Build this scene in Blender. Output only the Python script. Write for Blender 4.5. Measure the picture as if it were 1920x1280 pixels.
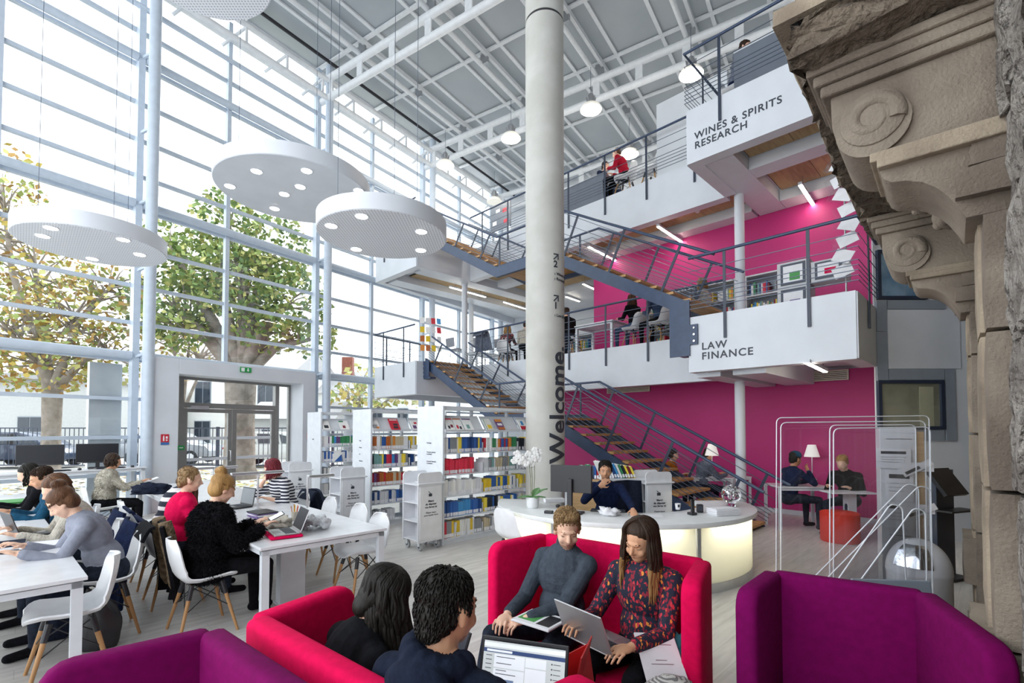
import bpy, bmesh, math, random
import numpy as np
from mathutils import Vector, Matrix, Euler
R = math.radians
S2 = math.sqrt(.5)
for o in list(bpy.data.objects): bpy.data.objects.remove(o)
SC = bpy.context.scene
COL = SC.collection
# ------------------------------------------------------------------ camera
EYE = 1.73
cam_d = bpy.data.cameras.new('camera'); cam = bpy.data.objects.new('camera', cam_d); COL.objects.link(cam)
cam_d.sensor_width = 36; cam_d.lens = 36*920/1920.; cam_d.clip_start = .03; cam_d.clip_end = 400
PIT = R(1.7)
cam_d.shift_y = ((803-920*math.tan(PIT))-640)/1920.
cam.location = (0, 0, EYE); cam.rotation_euler = (R(90)+PIT, 0, 0)
SC.camera = cam
# ------------------------------------------------------------------ world, sun, exposure
w = bpy.data.worlds.new('overcast_sky'); SC.world = w; w.use_nodes = True
bgn = w.node_tree.nodes['Background']; bgn.inputs[0].default_value = (.90, .95, 1.0, 1); bgn.inputs[1].default_value = 1.25
sun_d = bpy.data.lights.new('sun', 'SUN'); sun_d.energy = 1.2; sun_d.angle = R(25); sun_d.color = (1, .97, .92)
sun = bpy.data.objects.new('sun', sun_d); COL.objects.link(sun); sun.rotation_euler = (R(38), 0, R(150))
SC.view_settings.view_transform = 'Standard'; SC.view_settings.look = 'None'; SC.view_settings.gamma = 1
SC.view_settings.use_curve_mapping = False
SC.view_settings.exposure = 1.48
SC.cycles.max_bounces = 8; SC.cycles.diffuse_bounces = 5; SC.cycles.glossy_bounces = 3; SC.cycles.transparent_max_bounces = 16
SC.cycles.transmission_bounces = 6; SC.cycles.sample_clamp_indirect = 6; SC.cycles.caustics_reflective = False; SC.cycles.caustics_refractive = False
# ------------------------------------------------------------------ picture geometry -> place geometry
_cy = 803-920*math.tan(PIT)
def ray(x, y):
    a, b = (x-960)/920., (_cy-y)/920.
    return Vector((a, math.cos(PIT)-b*math.sin(PIT), math.sin(PIT)+b*math.cos(PIT)))
def onz(x, y, z):
    d = ray(x, y); t = (z-EYE)/d.z; return Vector((d.x*t, d.y*t, z))
def ony(x, y, Y):
    d = ray(x, y); t = Y/d.y; return Vector((d.x*t, Y, EYE+d.z*t))
def BQ(q, p, z=0): return Vector(((q-p)*S2, (q+p)*S2, z))     # building grid at 45 degrees
def toB(v): return ((v[0]+v[1])*S2, (v[1]-v[0])*S2)
GA = R(56.5); GX, GY = math.cos(GA), math.sin(GA); GO = Vector((-GY*12.26, GX*12.26, 0))
def GW(u, wv, z=0): return GO+Vector((GX*u+GY*wv, GY*u-GX*wv, z))  # glazing grid
# ------------------------------------------------------------------ materials
MATS = {}
def mat(name, col, rough=.5, metal=0., col2=None, scale=8., bump=0., bscale=None, emit=0., ecol=None, trans=0., spec=.5, stretch=None, sheen=0., coat=0., detail=4., bdist=.02):
    if name in MATS: return MATS[name]
    m = bpy.data.materials.new(name); m.use_nodes = True; nt = m.node_tree; b = nt.nodes['Principled BSDF']
    c4 = lambda c: (c[0], c[1], c[2], 1)
    b.inputs['Roughness'].default_value = rough; b.inputs['Metallic'].default_value = metal
    b.inputs['Specular IOR Level'].default_value = spec
    tc = nt.nodes.new('ShaderNodeTexCoord'); out = tc.outputs['Object']
    if stretch:
        mp = nt.nodes.new('ShaderNodeMapping'); mp.inputs['Scale'].default_value = stretch; nt.links.new(out, mp.inputs[0]); out = mp.outputs[0]
    nz = nt.nodes.new('ShaderNodeTexNoise'); nz.inputs['Scale'].default_value = scale; nz.inputs['Detail'].default_value = detail
    nt.links.new(out, nz.inputs['Vector'])
    c2 = col2 or tuple(min(1, x*.93) for x in col)
    rp = nt.nodes.new('ShaderNodeValToRGB'); rp.color_ramp.elements[0].position = .35; rp.color_ramp.elements[1].position = .65
    rp.color_ramp.elements[0].color = c4(col); rp.color_ramp.elements[1].color = c4(c2)
    nt.links.new(nz.outputs[0], rp.inputs[0]); nt.links.new(rp.outputs[0], b.inputs['Base Color'])
    if bump:
        n2 = nt.nodes.new('ShaderNodeTexNoise'); n2.inputs['Scale'].default_value = bscale or scale*4; n2.inputs['Detail'].default_value = 6
        nt.links.new(out, n2.inputs['Vector'])
        bp = nt.nodes.new('ShaderNodeBump'); bp.inputs['Strength'].default_value = bump; bp.inputs['Distance'].default_value = bdist
        nt.links.new(n2.outputs[0], bp.inputs['Height']); nt.links.new(bp.outputs[0], b.inputs['Normal'])
    if emit: b.inputs['Emission Color'].default_value = c4(ecol or col); b.inputs['Emission Strength'].default_value = emit
    if trans: b.inputs['Transmission Weight'].default_value = trans
    if sheen: b.inputs['Sheen Weight'].default_value = sheen
    if coat: b.inputs['Coat Weight'].default_value = coat
    MATS[name] = m; return m
def glass_mat(name, tint=(1, 1, 1), refl=.07, rough=.0):
    m = bpy.data.materials.new(name); m.use_nodes = True; nt = m.node_tree; nt.nodes.clear()
    o = nt.nodes.new('ShaderNodeOutputMaterial'); mx = nt.nodes.new('ShaderNodeMixShader'); t = nt.nodes.new('ShaderNodeBsdfTransparent'); g = nt.nodes.new('ShaderNodeBsdfGlossy')
    lw = nt.nodes.new('ShaderNodeLayerWeight'); lw.inputs[0].default_value = .35; mm = nt.nodes.new('ShaderNodeMath'); mm.operation = 'MULTIPLY'; mm.inputs[1].default_value = refl*6
    ad = nt.nodes.new('ShaderNodeMath'); ad.operation = 'ADD'; ad.inputs[1].default_value = refl*.4
    nt.links.new(lw.outputs['Fresnel'], mm.inputs[0]); nt.links.new(mm.outputs[0], ad.inputs[0])
    t.inputs[0].default_value = (*tint, 1); g.inputs['Roughness'].default_value = rough; g.inputs[0].default_value = (.9, .95, 1, 1)
    nt.links.new(ad.outputs[0], mx.inputs[0]); nt.links.new(t.outputs[0], mx.inputs[1]); nt.links.new(g.outputs[0], mx.inputs[2]); nt.links.new(mx.outputs[0], o.inputs[0])
    MATS[name] = m; return m
def pattern_mat(name, cols, scale=10., rough=.8, kind='voronoi', stretch=None, bump=0.):
    """several flat colours of a woven or printed pattern"""
    m = bpy.data.materials.new(name); m.use_nodes = True; nt = m.node_tree; b = nt.nodes['Principled BSDF']; b.inputs['Roughness'].default_value = rough
    tc = nt.nodes.new('ShaderNodeTexCoord'); out = tc.outputs['Object']
    if stretch:
        mp = nt.nodes.new('ShaderNodeMapping'); mp.inputs['Scale'].default_value = stretch; nt.links.new(out, mp.inputs[0]); out = mp.outputs[0]
    if kind == 'wave':
        t = nt.nodes.new('ShaderNodeTexWave'); t.bands_direction = 'Z'; t.inputs['Scale'].default_value = scale; t.inputs['Distortion'].default_value = 1.2; t.inputs['Detail'].default_value = 1; fo = t.outputs['Fac']
    elif kind == 'noise':
        t = nt.nodes.new('ShaderNodeTexNoise'); t.inputs['Scale'].default_value = scale; t.inputs['Detail'].default_value = 5; fo = t.outputs[0]
    else:
        t = nt.nodes.new('ShaderNodeTexVoronoi'); t.inputs['Scale'].default_value = scale
        sp = nt.nodes.new('ShaderNodeSeparateColor'); nt.links.new(t.outputs['Color'], sp.inputs[0]); fo = sp.outputs[0]
    nt.links.new(out, t.inputs['Vector'])
    rp = nt.nodes.new('ShaderNodeValToRGB'); rp.color_ramp.interpolation = 'CONSTANT' if kind != 'noise' else 'LINEAR'
    el = rp.color_ramp.elements
    while len(el) < len(cols): el.new(.5)
    for e, (p, c) in zip(el, cols): e.position = p; e.color = (*c, 1)
    nt.links.new(fo, rp.inputs[0]); nt.links.new(rp.outputs[0], b.inputs['Base Color'])
    if bump:
        n2 = nt.nodes.new('ShaderNodeTexNoise'); n2.inputs['Scale'].default_value = 60; nt.links.new(tc.outputs['Object'], n2.inputs['Vector'])
        bp = nt.nodes.new('ShaderNodeBump'); bp.inputs['Strength'].default_value = bump; nt.links.new(n2.outputs[0], bp.inputs['Height']); nt.links.new(bp.outputs[0], b.inputs['Normal'])
    MATS[name] = m; return m
def srgb(h):
    h = h.lstrip('#'); c = [int(h[i:i+2], 16)/255 for i in (0, 2, 4)]
    return tuple(x/12.92 if x <= .04045 else ((x+.055)/1.055)**2.4 for x in c)
# ------------------------------------------------------------------ mesh building
class MB:
    def __init__(s): s.v = []; s.f = []; s.m = []; s.mi = 0
    def add(s, vs, fs):
        n = len(s.v); s.v.extend([tuple(v) for v in vs]); s.f.extend([tuple(i+n for i in f) for f in fs]); s.m.extend([s.mi]*len(fs)); return s
    def box(s, c, d, rz=0., M=None):
        x, y, z = d[0]/2, d[1]/2, d[2]/2
        vs = [Vector((a*x, b*y, e*z)) for e in (-1, 1) for b in (-1, 1) for a in (-1, 1)]
        if M is not None: vs = [M @ v for v in vs]
        if rz: r = Matrix.Rotation(rz, 3, 'Z'); vs = [r @ v for v in vs]
        vs = [v+Vector(c) for v in vs]
        return s.add(vs, [(0, 2, 3, 1), (4, 5, 7, 6), (0, 1, 5, 4), (2, 6, 7, 3), (0, 4, 6, 2), (1, 3, 7, 5)])
    def bb(s, x0, x1, y0, y1, z0, z1): return s.box(((x0+x1)/2, (y0+y1)/2, (z0+z1)/2), (abs(x1-x0), abs(y1-y0), abs(z1-z0)))
    def bar(s, a, b, wd, ht, up=(0, 0, 1)):
        a, b = Vector(a), Vector(b); d = (b-a); L = d.length; d.normalize(); up = Vector(up)
        if abs(d.dot(up)) > .98: up = Vector((0, 1, 0)) if abs(d.y) < .9 else Vector((1, 0, 0))
        x = d.cross(up).normalized(); y = x.cross(d).normalized()
        M = Matrix((x, d, y)).transposed()
        return s.box((a+b)/2, (wd, L, ht), M=M)
    def cyl(s, a, b, r, n=10, r2=None, caps=True):
        return s.tube([a, b], [r, r if r2 is None else r2], n, caps)
    def tube(s, pts, r, n=8, caps=True, closed=False):
        pts = [Vector(p) for p in pts]; k = len(pts); rs = r if isinstance(r, (list, tuple)) else [r]*k
        vs = []; pu = None
        for i, p in enumerate(pts):
            t = (pts[(i+1) % k]-pts[i-1]) if closed else (pts[min(i+1, k-1)]-pts[max(i-1, 0)])
            if t.length < 1e-9: t = Vector((0, 0, 1))
            t.normalize()
            if pu is None: pu = Vector((0, 0, 1)) if abs(t.z) < .9 else Vector((1, 0, 0))
            x = t.cross(pu)
            if x.length < 1e-6: x = t.orthogonal()
            x.normalize(); y = x.cross(t).normalized(); pu = y
            for j in range(n):
                a = 2*math.pi*j/n; vs.append(p+rs[i]*(math.cos(a)*x+math.sin(a)*y))
        fs = []
        for i in range(k if closed else k-1):
            for j in range(n):
                a0, a1 = i*n+j, i*n+(j+1) % n; b0, b1 = ((i+1) % k)*n+j, ((i+1) % k)*n+(j+1) % n
                fs.append((a0, b0, b1, a1))
        if caps and not closed: fs.append(tuple(range(n))); fs.append(tuple(range((k-1)*n, k*n))[::-1])
        return s.add(vs, fs)
    def lathe(s, prof, n=24, c=(0, 0, 0), M=None):
        vs = []; k = len(prof)
        for r, z in prof:
            for j in range(n):
                a = 2*math.pi*j/n; v = Vector((r*math.cos(a), r*math.sin(a), z))
                if M is not None: v = M @ v
                vs.append(v+Vector(c))
        fs = [(i*n+j, i*n+(j+1) % n, (i+1)*n+(j+1) % n, (i+1)*n+j) for i in range(k-1) for j in range(n)]
        fs.append(tuple(range(n))[::-1]); fs.append(tuple(range((k-1)*n, k*n)))
        return s.add(vs, fs)
    def prism(s, poly, z0, z1, M=None, f=None):
        """poly: list of 2D points (ccw), extruded along z; M maps to place"""
        n = len(poly); vs = [Vector((x, y, z0)) for x, y in poly]+[Vector((x, y, z1)) for x, y in poly]
        if M is not None: vs = [M @ v for v in vs]
        fs = [tuple(range(n))[::-1], tuple(range(n, 2*n))]+[(i, (i+1) % n, n+(i+1) % n, n+i) for i in range(n)]
        return s.add(vs, fs)
    def quad(s, a, b, c, d): return s.add([a, b, c, d], [(0, 1, 2, 3)])
    def grid(s, fn, nu, nv):
        vs = [fn(i/nu, j/nv) for j in range(nv+1) for i in range(nu+1)]
        return s.add(vs, [(j*(nu+1)+i, j*(nu+1)+i+1, (j+1)*(nu+1)+i+1, (j+1)*(nu+1)+i) for j in range(nv) for i in range(nu)])
    def ell(s, c, r, n=12, m=8, M=None):
        vs = []; fs = []; c = Vector(c)
        if not hasattr(r, '__len__'): r = (r, r, r)
        for i in range(m+1):
            t = math.pi*i/m
            for j in range(n):
                a = 2*math.pi*j/n; v = Vector((r[0]*math.sin(t)*math.cos(a), r[1]*math.sin(t)*math.sin(a), r[2]*math.cos(t)))
                if M is not None: v = M @ v
                vs.append(v+c)
        for i in range(m):
            for j in range(n): fs.append((i*n+j, (i+1)*n+j, (i+1)*n+(j+1) % n, i*n+(j+1) % n))
        return s.add(vs, fs)
    def mesh(s, name, mats, smooth=None, bev=0., segs=2, thick=0., subd=0):
        me = bpy.data.meshes.new(name); me.from_pydata(s.v, [], s.f)
        mats = mats if isinstance(mats, (list, tuple)) else [mats]
        for m in mats: me.materials.append(MATS[m] if isinstance(m, str) else m)
        if any(s.m): me.polygons.foreach_set('material_index', s.m)
        if bev or thick or subd:
            bm = bmesh.new(); bm.from_mesh(me)
            bmesh.ops.remove_doubles(bm, verts=bm.verts, dist=1e-5)
            if thick: bmesh.ops.solidify(bm, geom=bm.faces[:], thickness=thick)
            if bev:
                es = [e for e in bm.edges if len(e.link_faces) == 2 and e.calc_face_angle(0) > .6]
                bmesh.ops.bevel(bm, geom=es, offset=bev, segments=segs, affect='EDGES', profile=.5, clamp_overlap=True)
            bmesh.ops.recalc_face_normals(bm, faces=bm.faces)
            bm.to_mesh(me); bm.free()
        if smooth:
            me.polygons.foreach_set('use_smooth', [True]*len(me.polygons)); me.set_sharp_from_angle(angle=R(smooth))
        me.update(); return me
    def part(s, name, mats, parent=None, smooth=None, label=None, kind=None, loc=None, rot=None, **k):
        return link(name, s.mesh(name, mats, smooth, **k), parent, label, kind, loc, rot)
def link(name, me, parent=None, label=None, kind=None, loc=None, rot=None):
    o = bpy.data.objects.new(name, me); COL.objects.link(o); o.parent = parent
    if loc is not None: o.location = loc
    if rot is not None: o.rotation_euler = rot
    if label: o['label'] = label
    if kind: o['kind'] = kind
    return o
def tag(o, label, cat, group=None, kind=None):
    o['label'] = label
    if cat: o['category'] = cat
    if group: o['group'] = group
    if kind: o['kind'] = kind
    return o
def thing(name, label=None, cat=None, loc=(0, 0, 0), rz=0., group=None, kind=None):
    o = bpy.data.objects.new(name, None); COL.objects.link(o); o.location = loc; o.rotation_euler = (0, 0, rz); o.empty_display_size = .1
    if label: tag(o, label, cat, group)
    if kind: o['kind'] = kind
    return o
KIDS = {}
def kids(o):
    return list(o.children)
def copy_tree(o, parent=None):
    c = o.copy(); COL.objects.link(c); c.parent = parent
    for ch in kids(o): copy_tree(ch, c)
    return c
class TMP: pass
TMPS = bpy.data.scenes.new('scratch')
def evaluated(me=None, curve=None, mods=()):
    o = bpy.data.objects.new('scratch', me or curve); TMPS.collection.objects.link(o)
    for t, kw in mods:
        m = o.modifiers.new(t, t)
        for k, v in kw.items(): setattr(m, k, v)
    vl = TMPS.view_layers[0]; vl.update(); dg = vl.depsgraph
    r = bpy.data.meshes.new_from_object(o.evaluated_get(dg)); bpy.data.objects.remove(o); return r
def text_mesh(body, size, depth=.004, bold=0., spacing=1.0, align='LEFT', line=1.0, scale_x=1.):
    c = bpy.data.curves.new('lettering', 'FONT'); c.body = body; c.size = size; c.extrude = depth/2; c.offset = bold; c.space_character = spacing; c.align_x = align; c.space_line = line; c.resolution_u = 4
    me = evaluated(curve=c); me.materials.clear()
    if scale_x != 1:
        for v in me.vertices: v.co.x *= scale_x
    return me
def text(name, body, size, parent, loc, rot, m, label=None, **k):
    me = text_mesh(body, size, **k); me.materials.append(MATS[m]); return link(name, me, parent, label, None, loc, rot)
# ------------------------------------------------------------------ palette
mat('white_paint', (.68, .71, .76), .45, scale=2)
mat('white_wall', (.70, .72, .75), .6, scale=1.5)
mat('white_metal', (.68, .71, .75), .35)
mat('white_plastic', (.82, .83, .85), .3)
mat('lacquer', (.76, .77, .80), .25)
mat('navy_steel', srgb('#3a4a66'), .4, col2=srgb('#34435d'))
mat('navy_dark', srgb('#2b3548'), .4)
mat('cable', srgb('#5b6474'), .35, .4)
mat('magenta_wall', srgb('#c02877'), .55, col2=srgb('#b82571'), scale=1)
mat('oak', srgb('#c69a63'), .45, col2=srgb('#a97c48'), scale=6, stretch=(1, 9, 9))
mat('ceiling_wood', srgb('#b3966a'), .5, col2=srgb('#a08459'), scale=3, stretch=(1, 7, 7))
mat('dark_gap', (.03, .03, .035), .8)
mat('concrete', (.58, .575, .54), .7, col2=(.50, .49, .45), scale=2.2, bump=.12, bscale=25)
mat('roof_panel', srgb('#aeb4b8'), .35, col2=srgb('#a4abb0'), scale=.6)
mat('roof_steel', (.78, .80, .82), .4)
mat('floor_vinyl', srgb('#c3c0bb'), .32, col2=srgb('#a9a6a2'), scale=2.4, stretch=(1., 7., 1), bump=.03, bscale=30, detail=8)
mat('stone', srgb('#968a7b'), .9, col2=srgb('#6a5f54'), scale=2.2, bump=.5, bscale=70, detail=9, bdist=.016)
mat('stone_pale', srgb('#a39581'), .9, col2=srgb('#7d7061'), scale=4, bump=.45, bscale=70, detail=9, bdist=.016)
mat('stone_dark', srgb('#7a6d5e'), .95, col2=srgb('#574b40'), scale=4, bump=1., bscale=18, detail=8, bdist=.08)
mat('rubble', srgb('#aca59d'), .95, col2=srgb('#7d756e'), scale=9, bump=1., bscale=22, detail=10, bdist=.12)
mat('grey_panel', srgb('#8f98a3'), .4)
mat('ink', (.035, .04, .055), .5)
mat('black_plastic', (.018, .018, .022), .4)
mat('black_gloss', (.012, .013, .018), .3, spec=.3)
mat('grey_metal', (.45, .46, .48), .35, .7)
mat('chrome', (.85, .85, .86), .08, 1.)
mat('alu', (.62, .63, .65), .32, .9)
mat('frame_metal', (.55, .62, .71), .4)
mat('door_alu', srgb('#8d8c8a'), .4, .3)
glass_mat('window_glass', (.97, .985, .98), .05)
glass_mat('acrylic', (.98, .982, .988), .03)
mat('lamp_glow', (1, .97, .9), emit=9., ecol=(1, .95, .86))
mat('tube_glow', (1, .95, .86), emit=13., ecol=(1, .9, .74))
mat('paper', (.82, .82, .85), .7)
mat('wood_leg', srgb('#b98d5e'), .5, col2=srgb('#a4794b'), scale=10, stretch=(1, 1, .2))
# ================================================================== floor
def floor_material():
    m = mat('plank_floor', srgb('#dddad5'), .34, col2=srgb('#c6c3be'), scale=2.2, stretch=(1., 8., 1), detail=8)
    nt = m.node_tree; b = nt.nodes['Principled BSDF']; tc = next(n for n in nt.nodes if n.type == 'TEX_COORD'); rp = next(n for n in nt.nodes if n.type == 'VALTORGB')
    br = nt.nodes.new('ShaderNodeTexBrick'); br.inputs['Scale'].default_value = 1; br.inputs['Brick Width'].default_value = 1.2; br.inputs['Row Height'].default_value = .18; br.inputs['Mortar Size'].default_value = .002
    br.inputs['Color1'].default_value = (.86, .86, .86, 1); br.inputs['Color2'].default_value = (1, 1, 1, 1); br.inputs['Mortar'].default_value = (.62, .62, .62, 1)
    mx = nt.nodes.new('ShaderNodeMix'); mx.data_type = 'RGBA'; mx.blend_type = 'MULTIPLY'; mx.inputs[0].default_value = .8
    nt.links.new(tc.outputs['Object'], br.inputs['Vector']); nt.links.new(rp.outputs[0], mx.inputs[6]); nt.links.new(br.outputs[0], mx.inputs[7]); nt.links.new(mx.outputs[2], b.inputs['Base Color'])
floor_material()
def b_of(v): q, p = toB(v); return (q, p)
fl = MB(); fl.prism([b_of(GW(u, wv)) for u, wv in ((-6, 0), (-6, 21), (17.6, 21), (17.6, 0))], -.12, 0)
fl.part('floor', 'plank_floor', kind='structure', rot=(0, 0, R(45)))
GR = dict(loc=GO, rz=GA)
# ================================================================== roof
ceil = thing('ceiling', kind='structure', **GR)
U0, U1, W1 = -3.0, 17.6, 21.
pm = MB().bb(-1.03, 1.03, -.60, .60, -.02, .02).mesh('roof_panel', 'roof_panel')
for i in range(10):
    for j in range(17):
        if -3.15+2.1*i > 17: continue
        link('roof_panel', pm, ceil, loc=(-3.15+2.1*i-0, -(.61+1.23*j), 12.05))
cb = MB().bb(-9.9, 9.9, -.045, .045, -.03, .02).mesh('panel_joint', 'roof_steel')
for j in range(16): link('panel_joint', cb, ceil, loc=(7.8, -(1.23*j), 12.0))
cb2 = MB().bb(-.05, .05, -9.6, 9.6, -.03, .02).mesh('cross_joint', 'roof_steel')
for i in range(10): link('cross_joint', cb2, ceil, loc=(-2.1+2.1*i, -9.55, 11.99))
MB().bb(U0, U1, -W1, 0, 12.09, 12.2).part('roof_deck', 'roof_panel', ceil)
pur = MB().cyl((U0, 0, 0), (U1, 0, 0), .065, 10).mesh('purlin', 'roof_steel', 50)
fb = MB().bb(U0, U1, -.04, .04, -.06, .06).mesh('purlin_rail', 'roof_steel')
cl = MB(); cl.bb(-.03, .03, -.02, .22, -.12, .16); clm = cl.mesh('clamp', 'grey_metal')
TR_U = (0., 4.2, 8.4, 12.6, 16.8)
for k in range(8):
    wv = 1.85+2.46*k
    link('purlin', pur, ceil, loc=(0, -wv, 11.68)); link('purlin_rail', fb, ceil, loc=(0, -wv-.2, 11.88))
    for u in TR_U:
        for du in (0, 2.1):
            if u+du < 17: link('clamp', clm, ceil, loc=(u+du, -wv-.2, 11.78))
for u in TR_U:
    t = thing('roof_truss', None); t.parent = ceil
    for z in (10.97, 11.53):
        MB().cyl((u, -.2, z), (u, -W1, z), .095, 12).part('chord', 'roof_steel', t, 50)
    wm = MB().bb(-.02, .02, -.1, .1, -.28, .28).mesh('web_plate', 'roof_steel')
    for j in range(15): link('web_plate', wm, t, loc=(u, -(.62+1.23*j), 11.25))
ev = thing('eave_girder'); ev.parent = ceil
for wv, z, r in ((.55, 10.95, .075), (.55, 11.45, .075), (.12, 11.2, .09)):
    MB().cyl((U0, -wv, z), (U1, -wv, z), r, 10).part('eave_tube', 'roof_steel', ev, 50)
MB().bb(U0, U1, -.75, -.7, 11.82, 11.89).part('eave_shade_strip', 'dark_gap', ev)  # dark strip drawn in for the shade line along the eave
zz = MB(); zz.bar((0, -.12, 10.9), (.35, -.55, 11.4), .05, .05); zz.bar((.35, -.55, 10.97), (.35, -.55, 11.45), .05, .05); zz = zz.mesh('eave_brace', 'roof_steel')
for i in range(19): link('eave_brace', zz, ev, loc=(-1.6+1.05*i, 0, 0))
# ================================================================== glazed wall
win = thing('window_1', kind='structure', **GR)
POST = (0., 4.12, 8.33, 12.55, 16.75); MULL = (2.06, 5.95, 10.35, 14.65)
TZ = (.8, 1.55, 2.34, 3.15, 3.93, 4.71, 5.5, 6.33, 7.05, 7.82, 8.61, 9.42, 10.15)
for u in POST:
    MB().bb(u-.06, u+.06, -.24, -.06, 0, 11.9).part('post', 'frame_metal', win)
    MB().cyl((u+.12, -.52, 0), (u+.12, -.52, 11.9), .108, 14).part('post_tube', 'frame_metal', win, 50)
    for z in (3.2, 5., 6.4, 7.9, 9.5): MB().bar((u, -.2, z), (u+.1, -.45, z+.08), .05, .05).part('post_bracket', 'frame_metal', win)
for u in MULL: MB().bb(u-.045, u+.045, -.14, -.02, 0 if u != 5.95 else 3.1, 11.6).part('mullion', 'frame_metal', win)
for z in TZ:
    for a, b in ((U0, 4.35), (8.05, U1)) if z < 3 else ((U0, U1),):
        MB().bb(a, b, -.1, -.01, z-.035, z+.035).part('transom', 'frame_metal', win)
for z in (3.15, 6.33, 9.42):
    for i in range(len(POST)-1):
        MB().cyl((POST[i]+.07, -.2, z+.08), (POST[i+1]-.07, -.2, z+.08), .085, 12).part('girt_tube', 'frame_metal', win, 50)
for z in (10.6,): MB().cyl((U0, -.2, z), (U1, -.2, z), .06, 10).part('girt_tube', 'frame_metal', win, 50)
us = sorted([U0, U1]+list(POST)+list(MULL)); zs = [.04]+list(TZ)+[10.9, 11.6]
for i in range(len(us)-1):
    for j in range(len(zs)-1):
        if us[i] > 4 and us[i+1] < 8.5 and zs[j+1] < 3.3: continue
        MB().bb(us[i]+.02, us[i+1]-.02, .0, .012, zs[j]+.02, zs[j+1]-.02).part('pane', 'window_glass', win)
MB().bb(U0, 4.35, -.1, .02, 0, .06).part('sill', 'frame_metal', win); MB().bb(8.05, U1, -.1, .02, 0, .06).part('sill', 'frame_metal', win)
# end wall of the hall
we = MB(); we.bb(17.6, 17.8, -20, 0, 0, 12.05); we.part('wall_end', 'white_wall', kind='structure', loc=GO, rot=(0, 0, GA))
MB().bb(-3.2, -3.0, -21.2, -13.4, 0, 12.05).part('wall_rear_unseen', 'white_wall', kind='structure', loc=GO, rot=(0, 0, GA)); MB().bb(-3.2, 17.8, -21.2, -21, 0, 12.05).part('wall_side', 'white_wall', kind='structure', loc=GO, rot=(0, 0, GA))  # unseen walls added to darken the hall; rear one cut short for daylight
# marble pier left of the portal
mat('marble', (.70, .73, .78), .3, col2=(.60, .64, .71), scale=2.5, detail=8)
mp = MB().bb(3.45, 3.98, .02, .14, 0, 3.05).part('stone_pier', 'marble', None, loc=GO, rot=(0, 0, GA)); tag(mp, 'pale blue marble pier standing just outside the glass left of the doorway', 'pier')
# ================================================================== portal and doors
dr = thing('door_1', kind='structure', **GR)
MB().bb(4.32, 4.80, -.55, .1, 0, 3.22).part('portal_jamb', 'white_paint', dr, bev=.01)
MB().bb(7.72, 8.10, -.55, .1, 0, 3.22).part('portal_jamb', 'white_paint', dr, bev=.01)
MB().bb(4.80, 7.72, -.55, .1, 2.90, 3.22).part('portal_header', 'white_paint', dr, bev=.01)
for a, b in ((4.80, 4.86), (7.66, 7.72)): MB().bb(a, b, .0, .08, 0, 2.9).part('frame_post', 'door_alu', dr)
MB().bb(4.86, 7.66, 0, .08, 2.84, 2.9).part('frame_head', 'door_alu', dr)
for u, wd in ((5.06, .1), (7.32, .1)): MB().bb(u-wd/2, u+wd/2, -.04, .1, 0, 2.84).part('frame_post', 'door_alu', dr)
MB().bb(5.11, 7.27, -.02, .08, 2.2, 2.32).part('transom_bar', 'door_alu', dr)
for a, b in ((5.11, 6.18), (6.2, 7.27)):
    lf = thing('door_leaf'); lf.parent = dr
    for x0, x1, z0, z1 in ((a, a+.09, .02, 2.19), (b-.09, b, .02, 2.19), (a+.09, b-.09, .02, .18), (a+.09, b-.09, 2.1, 2.19)):
        MB().bb(x0, x1, -.02, .05, z0, z1).part('leaf_rail', 'door_alu', lf)
    MB().bb(a+.09, b-.09, .01, .02, .18, 2.1).part('pane', 'window_glass', lf)
    for z in (1.02, 1.5): MB().bb(a+.09, b-.09, .0, .006, z-.035, z+.035).part('safety_stripe', 'white_paint', lf)
for a, b, z0, z1 in ((4.86, 5.01, .05, 2.84), (7.37, 7.66, .05, 2.84), (5.11, 7.27, 2.32, 2.84)): MB().bb(a, b, .02, .03, z0, z1).part('pane', 'window_glass', dr)
MB().bb(5.25, 5.62, -.09, -.02, 2.17, 2.25).part('door_closer', 'alu', dr)
MB().tube([(6.12, -.03, .95), (6.12, -.1, .95), (6.12, -.1, 1.2), (6.12, -.03, 1.2)], .012).part('door_pull', 'alu', dr, 50)
mat('sign_green', srgb('#1d9a4c'), .5); mat('sign_red', srgb('#c8273b'), .5); mat('sign_blue', srgb('#3c6fb4'), .5); mat('sign_white', (.85, .86, .87), .5)
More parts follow.
